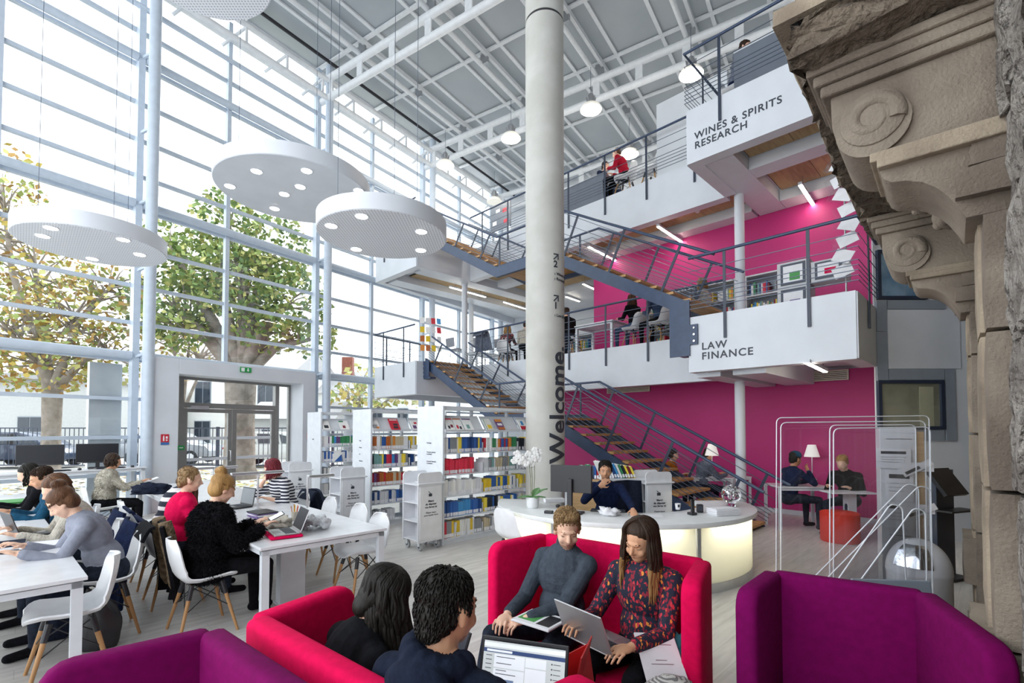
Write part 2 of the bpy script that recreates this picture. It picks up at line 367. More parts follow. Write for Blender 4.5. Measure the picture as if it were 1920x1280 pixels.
def wall_sign(name, u, z, wv, wd, ht, kind, label):
    o = thing(name, label, 'sign', GW(u, wv, z), GA)
    if kind == 'exit':
        MB().bb(-wd/2, wd/2, -.02, 0, -ht/2, ht/2).part('plate', 'sign_green', o)
        a = MB(); a.prism([(-.42*wd, -.36*ht), (-.12*wd, -.36*ht), (-.12*wd, .36*ht), (-.42*wd, .36*ht)], 0, .004, Matrix.Rotation(R(90), 4, 'X')); a.part('door_symbol', 'sign_white', o, loc=(0, -.02, 0))
        b = MB()
        for pl in ([(.14, -.05), (.14, .36), (.24, .36), (.24, -.05)], [(.06, -.05), (.19, -.36), (.32, -.05)]):
            b.prism([(x*wd, y*ht) for x, y in pl], 0, .004, Matrix.Rotation(R(90), 4, 'X'))
        b.part('arrow', 'sign_white', o, loc=(0, -.021, 0), kind='stuff')
    else:
        MB().bb(-wd/2, wd/2, -.006, 0, -.26*ht, ht/2).part('plate', 'sign_red', o)
        MB().bb(-wd/2, wd/2, -.006, 0, -ht/2, -.28*ht).part('caption_strip', 'sign_blue', o)
        e = MB(); e.bb(-.25*wd, -.08*wd, -.01, -.005, -.15*ht, .28*ht); e.bb(-.2*wd, -.12*wd, -.01, -.005, .28*ht, .38*ht); e.part('extinguisher_symbol', 'sign_white', o, kind='stuff')
        e = MB(); e.bb(.1*wd, .32*wd, -.01, -.005, .08*ht, .3*ht); e.bb(.1*wd, .3*wd, -.01, -.005, -.12*ht, .0); e.part('flame_symbol', 'sign_white', o, kind='stuff')
    return o
wall_sign('exit_sign', 6.2, 3.12, .56, .26, .12, 'exit', 'green emergency exit sign with white arrow on the white door portal')
wall_sign('fire_extinguisher_sign', 4.55, 1.5, .56, .15, .22, 'fire', 'red and blue fire extinguisher sign on the left jamb of the door portal')
wall_sign('fire_extinguisher_sign', 7.92, 1.5, .56, .15, .22, 'fire', 'red and blue fire extinguisher sign on the right jamb of the door portal')
o = MB().bb(-.05, .05, -.03, 0, -.05, .05).part('alarm_call_point', 'sign_red', None, loc=GW(7.95, .55, 1.1), rot=(0, 0, GA), bev=.006); tag(o, 'small red alarm call point low on the right door jamb', 'alarm')
MB().bb(-.03, .03, -.036, -.03, -.02, .02).part('white_button', 'sign_white', o)
o = MB().bb(-.07, .07, -.02, 0, -.05, .05).part('door_opener_plate', 'sign_green', None, loc=GW(5.06, .05, 1.3), rot=(0, 0, GA), bev=.004); tag(o, 'green door release plate on the left door post', 'sign')
MB().bb(-.04, .04, -.024, -.02, -.012, .012).part('lettering_strip', 'sign_white', o)
# ================================================================== magenta wall, white walls
BR = dict(loc=(0, 0, 0), rz=R(45))
wb = thing('wall_back', kind='structure', rz=R(45))
MB().bb(11.02, 11.22, 1.2, 9.6, 0, 2.86).part('painted_wall', 'magenta_wall', wb)
MB().bb(11.02, 11.22, 1.2, 7.85, 3.6, 6.46).part('painted_wall', 'magenta_wall', wb)
bbd = MB().bb(11.0, 11.02, 1.2, 9.6, 0, .09).part('baseboard_back', 'white_paint', None, kind='structure', rot=(0, 0, R(45)))
MB().bb(9.75, 10.6, 3.72, 5.25, 7.15, 8.85).part('wall_partition', 'white_wall', kind='structure', rot=(0, 0, R(45)))
# ================================================================== mezzanine floors
def slab(name, z1, law_q, left_q, soffit):
    t = thing(name, kind='structure', rz=R(45)); z0 = z1-.93
    poly = [(7.96, 1.37), (17.6, 1.37), (14.95, 15.0), (7.66, 13.6), (7.66, 11.4), (9.6, 11.4), (9.6, 3.71), (7.96, 3.71)]
    MB().prism(poly, z1-.68, z1).part('deck', 'white_wall', t)
    edge = [(7.96, 1.37, 7.96, 3.71, 'b'), (7.96, 3.71, 9.6, 3.71, ''), (9.6, 3.71, 9.6, 11.4, ''), (9.6, 11.4, 7.66, 11.4, ''), (7.66, 11.4, 7.66, 13.6, ''), (7.66, 13.6, 14.9, 15.0, ''), (7.96, 1.37, 9.3, 1.37, '')]
    for k, (a, b, c, d, _) in enumerate(edge):
        v = Vector((c-a, d-b, 0)); n = Vector((-v.y, v.x, 0)).normalized()*(-.09)
        if k == 6: n = -n
        if k == 3: n = Vector((0, .09, 0))
        zk = z0+.0015*k; m = MB(); A, B = Vector((a, b, 0)), Vector((c, d, 0))
        m.bar(A+n+Vector((0, 0, (zk+z1-.0015*k)/2)), B+n+Vector((0, 0, (zk+z1-.0015*k)/2)), .22, z1-z0-.003*k); m.part('fascia_board', 'white_paint', t)
    return t
f1 = slab('floor', 3.6, 7.96, 7.66, 0); f2 = slab('floor', 7.15, 7.96, 7.66, 1)
text('lettering', 'LAW\nFINANCE', .165, f1, BQ(0, 0), (0, 0, 0), 'ink', bold=.003, spacing=1.16, line=.98, depth=.003, scale_x=1.06)
lo = f1.children[-1] if False else [c for c in f1.children if c.name.startswith('lettering')][0]
lo.location = (7.937, 3.50, 3.03); lo.rotation_euler = (R(90), 0, R(-90))
text('lettering', 'WINES & SPIRITS\nRESEARCH', .165, f2, (7.937, 3.58, 6.60), (R(90), 0, R(-90)), 'ink', bold=.003, spacing=1.12, line=.98, depth=.003)
# soffit of the upper floor: wood panels in dark shadow gaps between white beams
def panels(t, q0, q1, p0, p1, z, n, along='p'):
    MB().bb(q0, q1, p0, p1, z, z+.02).part('shadow_gap', 'dark_gap', t)
    for i in range(n):
        if along == 'p':
            L = (p1-p0-.04)/n; MB().bb(q0+.02, q1-.02, p0+.02+L*i+.004, p0+.02+L*(i+1)-.004, z-.02, z).part('ceiling_panel', 'ceiling_wood', t)
        else:
            L = (q1-q0-.04)/n; MB().bb(q0+.02+L*i+.004, q0+.02+L*(i+1)-.004, p0+.02, p1-.02, z-.02, z).part('ceiling_panel', 'ceiling_wood', t)
panels(f2, 8.2, 8.85, 1.6, 3.02, 6.44, 2); panels(f2, 9.3, 10.5, 1.6, 3.0, 6.44, 2); panels(f2, 9.85, 10.6, 3.6, 7.3, 6.44, 4); panels(f2, 9.85, 10.6, 7.6, 11.3, 6.44, 4)
panels(f2, 8.4, 14.4, 12.05, 12.9, 6.44, 5, 'q'); panels(f2, 11.3, 12.6, 8.2, 11.4, 6.44, 3)
for q0, q1, p0, p1 in ((8.9, 9.28, 1.4, 3.045), (8.2, 11.0, 3.05, 3.55), (10.55, 11.0, 1.4, 3.04), (10.65, 11.02, 3.6, 11.3), (9.85, 10.645, 7.32, 7.58), (8, 14.5, 12.95, 13.5), (8, 14.5, 11.5, 12.0), (12.7, 14.5, 8.2, 11.4)):
    MB().bb(q0, q1, p0, p1, 6.24, 6.47).part('soffit_beam', 'white_paint', f2)
for q0, q1, p0, p1 in ((8.2, 11.0, 2.6, 3.1), (8.2, 11.0, 3.3, 3.7)): MB().bb(q0, q1, p0, p1, 2.6, 2.93).part('soffit_beam', 'white_paint', f1)
o = MB().lathe([(.055, 0), (.055, -.02), (.035, -.05), (0.001, -.05)], 16).part('smoke_detector', 'white_plastic', None, 40, loc=BQ(10.2, 4.55, 6.425)); tag(o, 'white round smoke detector on the wood ceiling panel', 'detector')
# linear ceiling lights
def strip(a, b, label, z):
    a = BQ(*a, z); b = BQ(*b, z); c = (a+b)/2; ang = math.atan2((b-a).y, (b-a).x); L = (b-a).length
    o = thing('linear_light', label, 'ceiling light', c, ang, 'linear lights under the mezzanines')
    MB().bb(-L/2, L/2, -.035, .035, .0, .05).part('housing', 'white_metal', o)
    MB().bb(-L/2+.02, L/2-.02, -.028, .028, -.012, 0).part('tube', 'tube_glow', o)
    for x in (-L*.35, L*.35): MB().cyl((x, 0, .05), (x, 0, .25), .004, 5).part('hanger', 'cable', o)
def strip_px(x0, y0, x1, y1, z, label):
    strip(toB(onz(x0, y0, z)), toB(onz(x1, y1, z)), label, z)
strip_px(1500, 346, 1534, 398, 6.17, 'bright linear light below the lettered box nearest the stone bracket')
strip_px(1233, 424, 1288, 460, 6.17, 'linear light crossing behind the upper stair handrail')
strip_px(1103, 462, 1161, 492, 6.17, 'linear light seen through the upper stair railing cables')
strip_px(843, 538, 911, 557, 6.17, 'linear light beside the white pipe column over the open study area')
strip_px(944, 566, 986, 579, 6.17, 'linear light just left of the concrete column over the first floor')
strip_px(1061, 556, 1087, 565, 6.17, 'linear light just right of the concrete column')
strip_px(1093, 532, 1117, 543, 6.17, 'short linear light at the left edge of the upper magenta wall')
strip_px(1513, 680, 1548, 697, 2.66, 'linear light under the first floor above the wall grille')
# pipe columns
def pipe(q, p, z0, z1, label, r=.09):
    o = thing('pipe_column', label, 'column', BQ(q, p, z0)); MB().cyl((0, 0, 0), (0, 0, z1-z0), r, 20).part('shaft', 'white_paint', o, 50); MB().cyl((0, 0, 0), (0, 0, .02), r*1.35, 20).part('base_plate', 'white_paint', o, 50)
pipe(9.45, 3.45, 0, 2.67, 'white round steel column on the ground floor before the magenta wall'); pipe(9.6+.14, 3.52, 3.6, 6.3, 'white round steel column on the first floor beside the bookcases')
pipe(9.75, 11.85, 3.6, 6.3, 'white round steel column behind the grey bar chairs on the first floor'); pipe(11.5, 13.6, 3.6, 6.3, 'white round steel column near the windows behind the postcard rack')
# ================================================================== concrete column
cc = thing('concrete_column', 'tall round concrete column with Welcome lettering', 'column', (.555, 8.2, 0)); CR = .325
MB().cyl((0, 0, 0), (0, 0, 8.62), CR, 48).part('lower_shaft', 'concrete', cc, 50); MB().cyl((0, 0, 8.62), (0, 0, 8.66), CR*.97, 48).part('joint_ring', 'dark_gap', cc, 50); MB().cyl((0, 0, 8.66), (0, 0, 12.0), CR, 48).part('upper_shaft', 'concrete', cc, 50)
def wrap(body, size, ang, z, rot90=False, name='lettering', **k):
    me = text_mesh(body, size, **k); bm = bmesh.new(); bm.from_mesh(me)
    for ax in (0, 1):
        lo_, hi_ = min(v.co[ax] for v in bm.verts), max(v.co[ax] for v in bm.verts); c_ = lo_+.013
        while c_ < hi_ and (ax == 1) == rot90:
            no = Vector((0, 0, 0)); no[ax] = 1; bmesh.ops.bisect_plane(bm, geom=bm.verts[:]+bm.edges[:]+bm.faces[:], plane_co=no*c_, plane_no=no); c_ += .016
    bm.to_mesh(me); bm.free()
    for v in me.vertices:
        x, y = v.co.x, v.co.y
        if rot90: x, y = -y, x
        a = ang+x/CR; r = CR+.004+v.co.z
        v.co = (r*math.sin(a), -r*math.cos(a), z+y)
    me.materials.append(MATS['ink']); link(name, me, cc)
def col_z(y): return ony(1030, y, 7.9).z
def col_a(x): return math.asin(max(-.99, min(.99, (x-1021.5)/36.6)))
wrap('Welcome.', .455, col_a(1054.5), col_z(868), True, bold=.010, spacing=1.0)
for y, n, sub in ((500, '2', '› Wines & Spirits\n› Research'), (578, '1', '› Law & Finance')):
    wrap(n, .15, col_a(1035), col_z(y), bold=.004)
    wrap(sub, .07, col_a(1036), col_z(y+15), spacing=1.0, line=1.2)
    za = col_z(y-14); ar = MB()
    def cw(x, z): a = col_a(1035)+x/CR; return Vector(((CR+.006)*math.sin(a), -(CR+.006)*math.cos(a), za+z))
    for (x0, z0), (x1, z1) in (((0, 0), (.085, .085)), ((.085, .0), (.085, .1)), ((.0, .09), (.095, .09))):
        ar.bar(cw(x0, z0), cw(x1, z1), .018, .006, up=(0, -1, 0))
    ar.part('arrow', 'ink', cc, kind='stuff')
# ================================================================== frontal wall with windows
wr = thing('wall_right', kind='structure', loc=(0, 7.55, 0))
def wx(x, y): v = ony(x, y, 7.55); return v.x, v.z
x0, _ = wx(1641, 700); x1, _ = wx(1830, 700)
MB().bb(x0, x1+.5, .0, .02, 0, 8).part('plaster', 'white_wall', wr); MB().prism([(x0+.05, .02), (x0+.22, .02), (x0+1.75, 1.0), (x0+1.6, 1.15)], 0, 8).part('return_plaster', 'white_wall', wr)
def panel(xa, ya, xb, yb, m, nm, d=.03):
    a = wx(xa, ya); b = wx(xb, yb); return MB().bb(a[0], b[0], -d, .0, b[1], a[1]).part(nm, m, wr)
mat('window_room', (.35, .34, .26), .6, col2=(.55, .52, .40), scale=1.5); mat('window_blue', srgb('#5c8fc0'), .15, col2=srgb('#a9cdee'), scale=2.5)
panel(1641, 565, 1661, 622, 'grey_panel', 'cladding_panel'); panel(1641, 624, 1663, 714, 'grey_panel', 'cladding_panel'); panel(1662, 563, 1770, 580, 'grey_panel', 'cladding_panel')
panel(1664, 692, 1768, 712, 'grey_panel', 'cladding_panel'); panel(1769, 692, 1791, 826, 'grey_panel', 'cladding_panel'); panel(1664, 806, 1768, 826, 'grey_panel', 'cladding_panel'); panel(1643, 808, 1655, 1010, 'grey_panel', 'cladding_panel')
panel(1662, 581, 1800, 691, 'white_paint', 'cladding_panel', .02)
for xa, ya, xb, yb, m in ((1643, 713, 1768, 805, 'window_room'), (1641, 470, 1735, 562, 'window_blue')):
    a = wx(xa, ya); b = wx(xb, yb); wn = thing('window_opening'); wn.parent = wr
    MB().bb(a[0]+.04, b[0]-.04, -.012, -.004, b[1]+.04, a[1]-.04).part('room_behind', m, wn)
    MB().bb(a[0]+.04, b[0]-.04, -.03, -.024, b[1]+.04, a[1]-.04).part('pane', 'window_glass', wn)
    for c in ((a[0], a[0]+.05, b[1], a[1]), (b[0]-.05, b[0], b[1], a[1]), (a[0]+.05, b[0]-.05, a[1]-.05, a[1]), (a[0]+.05, b[0]-.05, b[1], b[1]+.05)):
        MB().bb(c[0], c[1], -.05, .0, c[2], c[3]).part('frame', 'navy_dark', wn)
mat('lit_room', (.75, .72, .52), .7)
a = wx(1722, 725); b = wx(1750, 803); MB().bb(a[0], b[0], -.02, -.013, b[1], a[1]).part('lit_doorway', 'lit_room', wr)  # flat pale panel, the room's light is put into its colour
# ================================================================== old stone facade
FA = R(48); FR = dict(loc=(0, 0, 0), rz=FA)
def onS(x, y, s):
    d = ray(x, y); fx, fy = math.cos(FA), math.sin(FA); t = s/(d.x*fx+d.y*fy); return (d.y*fx-d.x*fy)*t, EYE+d.z*t
wf = thing('wall_facade', kind='structure', **FR)
rng = random.Random(5)
MB().bb(1.2, 2.62, -.9, -.27, 0, 6.2).part('core', 'stone_dark', wf); MB().bb(2.62, 4.7, -1.2, -.75, 0, 6.2).part('core', 'stone_dark', wf); MB().bb(4.7, 10.2, -.9, -.22, 0, 6.2).part('core', 'stone_dark', wf)
def stone_block(parent, x0, x1, y0, y1, z0, z1, m, j=.01, name='stone', nn=3):
    b = bmesh.new(); bmesh.ops.create_cube(b, size=1)
    bmesh.ops.subdivide_edges(b, edges=b.edges[:], cuts=nn, use_grid_fill=True)
    for v in b.verts:
        e = Vector((v.co.x*(x1-x0), v.co.y*(y1-y0), v.co.z*(z1-z0)))
        near = sum(1 for a in v.co if abs(abs(a)-.5) < 1e-4)
        sh = 1-.0*near; e += Vector((rng.uniform(-j, j), rng.uniform(-j, j), rng.uniform(-j, j)))
        if near >= 2: e -= Vector([math.copysign(min(.006, .2*abs(k)), k) if abs(abs(a)-.5) < 1e-4 else 0 for k, a in zip(e, v.co)])
        v.co = e+Vector(((x0+x1)/2, (y0+y1)/2, (z0+z1)/2))
    me = bpy.data.meshes.new(name); b.to_mesh(me); b.free(); me.materials.append(MATS[m]); me.polygons.foreach_set('use_smooth', [True]*len(me.polygons)); me.set_sharp_from_angle(angle=R(38))
    return link(name, me, parent)
z = 0.
while z < 6.1:
    h = rng.uniform(.28, .62); xx = 1.2+rng.uniform(-.3, 0)
    while xx < 2.6:
        L = rng.uniform(.3, .7); stone_block(wf, max(1.2, xx)+.006, min(2.6, xx+L)-.006, -.5, -.165+rng.uniform(-.02, .012), z+.008, min(6.2, z+h)-.008, 'rubble', .016, nn=4) if min(2.6, xx+L)-max(1.2, xx) > .06 else 0
        xx += L
    z += h
for s0, s1, nm in ((2.6, 2.95, 0), (4.72, 5.15, 1)):
    z = .32
    while z < 2.62:
        h = rng.uniform(.55, .95); zt = min(2.62, z+h)
        stone_block(wf, s0, s1, -.5, -.095, z+.002, zt-.002, 'stone', .002)
        stone_block(wf, s0+.12, s1+.08, -.2, -.08, z+.002, zt-.002, 'stone_pale', .002); z = zt  # darker face, paler return: light on the jamb put into stone colour
    stone_block(wf, s0-.06, s1+.12, -.5, -.045, 0, .32, 'stone', .008)
    stone_block(wf, s0+.06, s1+.12, -.4, -.03, .62, .95, 'stone', .006, 'block_band')
    stone_block(wf, s0-.05, s1+.1, -.5, -.02, 2.62, 2.74, 'stone', .006, 'capital_stone'); stone_block(wf, s0-.02, s1+.06, -.5, -.06, 2.74, 2.86, 'stone', .006, 'capital_stone')
z = 0.
while z < 6:
    h = rng.uniform(.5, .9)
    for k in range(4): stone_block(wf, 5.17+k*1.1, 6.26+k*1.1, -.5, -.2, z+.006, min(6.2, z+h)-.006, 'stone_pale', .006)
    z += h
zp = lambda X, Y: (1460+X/2.6674, Y/2.6674)
def console(s0, s1, label):
    t = thing('stone_console', label, 'stone bracket', **FR)
    Mx = Matrix(((0, 0, 1, 0), (1, 0, 0, 0), (0, 1, 0, 0), (0, 0, 0, 1)))   # (n,z,s) -> local (s,n,z)
    def pz(pts): return [onS(*zp(*q), 2.6) for q in pts]
    sc = pz([(258, 492), (262, 560), (266, 640), (285, 700), (320, 745), (360, 768), (405, 775), (450, 768), (490, 755), (520, 735)])
    arch = pz([(480, 800), (500, 850), (522, 895), (560, 912), (640, 904), (720, 912), (790, 940), (850, 985), (900, 1040), (935, 1090)])
    n_w = -.2
    top = onS(*zp(258, 492), 2.6)[1]; body = sc+arch+[(n_w, arch[-1][1]), (n_w, top)]
    MB().prism(body, s0, s1, Mx).part('body', 'stone', t, 30, bev=.006)
    cx, cz = onS(*zp(520, 620), 2.6); pts = []
    cx, cz = onS(*zp(470, 600), 2.6)
    r0 = abs(onS(*zp(262, 600), 2.6)[0]-cx)*.98
    tb = MB(); sp = []; rr = []
    for i in range(60):
        a = R(200)+i/59*R(-560); k = 1-i/59; r = .012+(r0*.62-.012)*k
        sp.append(Vector((s0-.012, cx+r*math.cos(a)*1., cz+r*math.sin(a)))); rr.append(.016+.020*k)
    tb.tube(sp, rr, 8); tb.part('volute_ridge', 'stone', t, 60)
    MB().cyl((s0-.03, cx, cz), (s0+.05, cx, cz), r0*.80, 28).part('volute_disc', 'stone', t, 40, bev=.012)
    MB().cyl((s0-.02, cx, cz-.03), (s1+.02, cx, cz-.03), r0*.9, 28).part('scroll_roll', 'stone', t, 40)
    for k, (dz, dn, hh) in enumerate(((0, .035, .05), (.05, .06, .05), (.1, .085, .04))):
        MB().bb(s0-.03-.015*k, s1+.03+.015*k, n_w, sc[0][0]+dn, top+dz, top+dz+hh).part('crown_moulding', 'stone', t, bev=.01)
    m0 = pz([(480, 800)])[0]
    for dz, dn in ((0, .0), (-.035, -.025)): MB().bb(s0-.03+dz*.3, s1+.02, n_w, m0[0]+dn+.015, m0[1]+dz-.02, m0[1]+dz+.02).part('band_moulding', 'stone_pale', t, bev=.006)
    return t
console(2.6, 2.98, 'large carved stone scroll bracket nearest the viewer at top right'); console(4.72, 5.1, 'smaller looking farther stone scroll bracket beyond the doorway')
ct = onS(*zp(258, 492), 2.6)[1]+.14; cn = onS(*zp(20, 290), 2.6)[0]
sb = thing('stone_hood', 'weathered stone balcony slab with broken underside above the two brackets', 'stone slab', **FR)
for i in range(5): stone_block(sb, 2.42+i*.57, 2.99+i*.57, -.3, cn-.05+rng.uniform(-.03, .02), ct, ct+.17, 'stone_dark', .03, nn=6)
for i in range(3): stone_block(sb, 2.40+i*.96, 3.36+i*.96, -.3, cn, ct+.17, ct+.25, 'stone_pale', .004, 'cornice_stone')
for i in range(3): stone_block(sb, 2.44+i*.94, 3.37+i*.94, -.3, cn-.08, ct+.25, ct+.40, 'stone', .003, 'cornice_stone')
for i in range(2): stone_block(sb, 2.5+i*1.5, 3.6+i*1.5, -.3, cn-.13, ct+.40, ct+1.1, 'stone', .004, 'parapet_stone')
for i, (x, y, r) in enumerate(((1733, 382, .055), (1783, 402, .075))):
    n_, z_ = onS(x, y, 3.25); o = MB(); o.ell((0, 0, 0), (r, r, r*.9), 14, 10)
    for k in range(5): a = k*1.257; o.ell((r*.6*math.cos(a), r*.6*math.sin(a), -r*.45), r*.38, 8, 6)
    p = o.part('carved_boss', 'stone', sb, 50, loc=(3.25, n_, z_), kind='stuff')
# ================================================================== staircases and railings (local x = q, y = p)
CAB = (.10, .17, .24, .31, .38, .56, .74); RH = .95
def seg_z(path, p):
    for (p0, z0), (p1, z1) in zip(path, path[1:]):
        if p0-1e-6 <= p <= p1+1e-6: return z0+(z1-z0)*(p-p0)/(p1-p0)
    return path[0][1] if p < path[0][0] else path[-1][1]
def staircase(label, path, nt1, nt2, posts, name='staircase', zb=None):
    t = thing(name, label, 'staircase', rz=R(45)); q0, q1 = 7.96, 9.30
    My = Matrix(((0, 0, 1, 0), (1, 0, 0, 0), (0, 1, 0, 0), (0, 0, 0, 1)))   # (p,z,q) -> (q,p,z)
    dz = .245
    for q, sgn in ((q0, 1), (q1, -1)):
        for i in range(3):
            (a, za), (b, zb_) = path[i], path[i+1]
            g = thing('stringer'); g.parent = t
            MB().prism([(a, za-dz), (b, zb_-dz), (b, zb_), (a, za)], q-.006, q+.006, My).part('web', 'navy_steel', g)
            for off in (0, -dz):
                MB().prism([(a, za+off-.012), (b, zb_+off-.012), (b, zb_+off), (a, za+off)], q-.012, q+sgn*.07, My).part('flange', 'navy_steel', g)
    for i, n in ((0, nt1), (2, nt2)):
        (a, za), (b, zb_) = path[i], path[i+1]; L = (b-a)/n
        tm = MB().bb(q0+.02, q1-.02, -.02, L+.015, -.045, 0).mesh('tread', 'oak', bev=.004)
        for k in range(n):
            o = link('tread', tm, t, loc=(0, a+L*k, za+(zb_-za)*(k+1)/n-.10))
    (a, za), (b, zb_) = path[1], path[2]
    for k in range(5): MB().bb(q0+.02, q1-.02, a+(b-a)*k/5+.003, a+(b-a)*(k+1)/5-.003, za-.14, za-.10).part('landing_board', 'oak', t)
    for q in (q0+.02, q1-.02):
        rl = thing('stair_railing'); rl.parent = t
        pts = [Vector((q, p, z+RH)) for p, z in path]; s0 = (path[1][1]-path[0][1])/(path[1][0]-path[0][0]); s2 = (path[3][1]-path[2][1])/(path[3][0]-path[2][0])
        pts[0] = pts[0]-Vector((0, .42, .42*s0)); pts[1] -= Vector((0, .42, 0.)); pts[1].z = pts[0].z+s0*(pts[1].y-pts[0].y); pts[2] = Vector((q, path[2][0]-.0, pts[1].z)); pts[2].y -= .0
        pts[3] = Vector((q, path[3][0]-.30, pts[2].z+s2*(path[3][0]-.30-pts[2].y)))
        MB().tube(pts, .026, 12).part('handrail', 'navy_steel', rl, 60)
        for c in CAB:
            cp = [Vector((q, path[0][0]-.42*c, path[0][1]+c-.42*c*s0)), Vector((q, path[1][0]-.42*c, path[1][1]+c-.0*c)), Vector((q, path[2][0], path[2][1]+c)), Vector((q, path[3][0]-.35*c, path[3][1]+c-.35*c*s2))]
            MB().tube(cp, .0065, 5).part('cable', 'cable', rl)
        for i, p in posts:
            s = (s0, 0, s2)[i]; z = seg_z(path, p); k = RH*.98; dp = -k*s*.85 if i != 1 else 0
            top = Vector((q, p+dp, 0)); 
            zt = None
            for a, b in zip(pts, pts[1:]):
                if a.y-1e-4 <= top.y <= b.y+1e-4: zt = a.z+(b.z-a.z)*(top.y-a.y)/(b.y-a.y)
            top.z = (zt if zt is not None else z+RH)-.01
            MB().bar((q, p, z-.18), top, .05, .014, up=(1, 0, 0)).part('baluster', 'navy_dark', rl)
    return t
staircase('navy steel staircase with oak treads from the ground floor to the first floor', [(3.0, 0.03), (6.88, 2.06), (8.5, 2.06), (11.4, 3.70)], 12, 10,
          [(0, 3.35), (0, 4.45), (0, 5.5), (0, 6.5), (1, 7.0), (1, 8.4), (2, 9.2), (2, 10.2), (2, 11.1)])
staircase('navy steel staircase with oak treads from the first floor to the second floor', [(3.71, 3.87), (6.88, 5.60), (8.5, 5.60), (11.4, 7.25)], 10, 9,
          [(0, 4.3), (0, 5.4), (0, 6.5), (1, 7.0), (1, 8.4), (2, 9.2), (2, 10.2), (2, 11.1)])
# steel hanger carrying the upper stair at the lettered box
hb = thing('steel_bracket', 'navy steel beam end bolted to the white box beside LAW lettering', 'steel bracket', BQ(7.93, 3.75, 2.95), R(45))
MB().bb(0, .2, .02, .14, 0, .9).part('web', 'navy_steel', hb); MB().bb(-.02, .0, -.06, .3, 0, .95).part('flange', 'navy_steel', hb); MB().bb(-.025, -.0, -.2, -.06, .18, .52).part('end_plate', 'navy_steel', hb, bev=.003)
for z in (.24, .35, .46): MB().cyl((-.04, -.14, z), (-.02, -.14, z), .018, 8).part('bolt', 'chrome', hb)
hb = thing('steel_bracket', 'navy steel beam end bolted to the left box under the stair top', 'steel bracket', BQ(7.93, 11.36, 3.1), R(45))
MB().bb(-.04, .15, -.3, .06, 0, .05).part('ledge', 'navy_steel', hb); MB().bb(-.05, -.03, -.25, .05, .05, .5).part('end_plate', 'navy_steel', hb)
for z in (.12, .24, .36): MB().cyl((-.065, -.02, z), (-.05, -.02, z), .016, 8).part('bolt', 'chrome', hb)
def railing(label, pts, z, n=3, drop=.42, thick=()):
    t = thing('balcony_railing', label, 'railing', BQ(pts[0][0], pts[0][1], z), R(45)); o = Vector((pts[0][0], pts[0][1], 0))
    P = [Vector((q, p, 0))-o for q, p in pts]
    MB().tube([v+Vector((0, 0, 1.0)) for v in P], .024, 12).part('handrail', 'navy_steel', t, 60)
    for c in CAB: MB().tube([v+Vector((0, 0, c+.03)) for v in P], .0065, 5).part('cable', 'cable', t)
    for i, (a, b) in enumerate(zip(P, P[1:])):
        L = (b-a).length; k = max(1, round(L/1.12)); d = (b-a).normalized()
        for j in range(k):
            v = a+d*(L*(j+.5)/k) if k > 1 or L > .8 else a+d*L*.5
            wd = .09 if i in thick else .045
            MB().bar(v+Vector((0, 0, -drop)), v+Vector((0, 0, .985)), .014, wd, up=d).part('baluster', 'navy_dark', t)
    return t
railing('navy railing with cables above the LAW FINANCE lettering', [(9.4, 1.33), (7.92, 1.33), (7.92, 3.7)], 3.6, thick=(0,))
railing('navy railing along the first floor edge behind the stairs', [(9.56, 3.78), (9.56, 11.35)], 3.6)
railing('navy railing of the first floor corner box beside the big windows', [(7.62, 11.42), (7.62, 13.62), (9.6, 14.02)], 3.6)
railing('navy railing above the WINES and SPIRITS lettering', [(7.92, 1.37), (7.92, 3.74), (9.4, 3.74)], 7.15)
railing('navy railing along the second floor edge behind the upper stairs', [(9.56, 3.78), (9.56, 11.35)], 7.15)
railing('navy railing of the second floor corner box near the glazing', [(7.62, 11.42), (7.62, 13.62), (9.6, 14.02)], 7.15)
# ================================================================== round acoustic lamps
def perforated():
    m = mat('perforated', (.78, .80, .84), .6); nt = m.node_tree; b = nt.nodes['Principled BSDF']; tc = next(n for n in nt.nodes if n.type == 'TEX_COORD')
    mp = nt.nodes.new('ShaderNodeMapping'); mp.inputs['Scale'].default_value = (26, 26, 0.0); v = nt.nodes.new('ShaderNodeTexVoronoi'); v.inputs['Randomness'].default_value = 0; v.inputs['Scale'].default_value = 1
    lt = nt.nodes.new('ShaderNodeMath'); lt.operation = 'LESS_THAN'; lt.inputs[1].default_value = .27
    mx = nt.nodes.new('ShaderNodeMix'); mx.data_type = 'RGBA'; mx.inputs[6].default_value = (.78, .80, .84, 1); mx.inputs[7].default_value = (.40, .42, .47, 1)
    nt.links.new(tc.outputs['Object'], mp.inputs[0]); nt.links.new(mp.outputs[0], v.inputs['Vector']); nt.links.new(v.outputs['Distance'], lt.inputs[0]); nt.links.new(lt.outputs[0], mx.inputs[0]); nt.links.new(mx.outputs[2], b.inputs['Base Color'])
perforated()
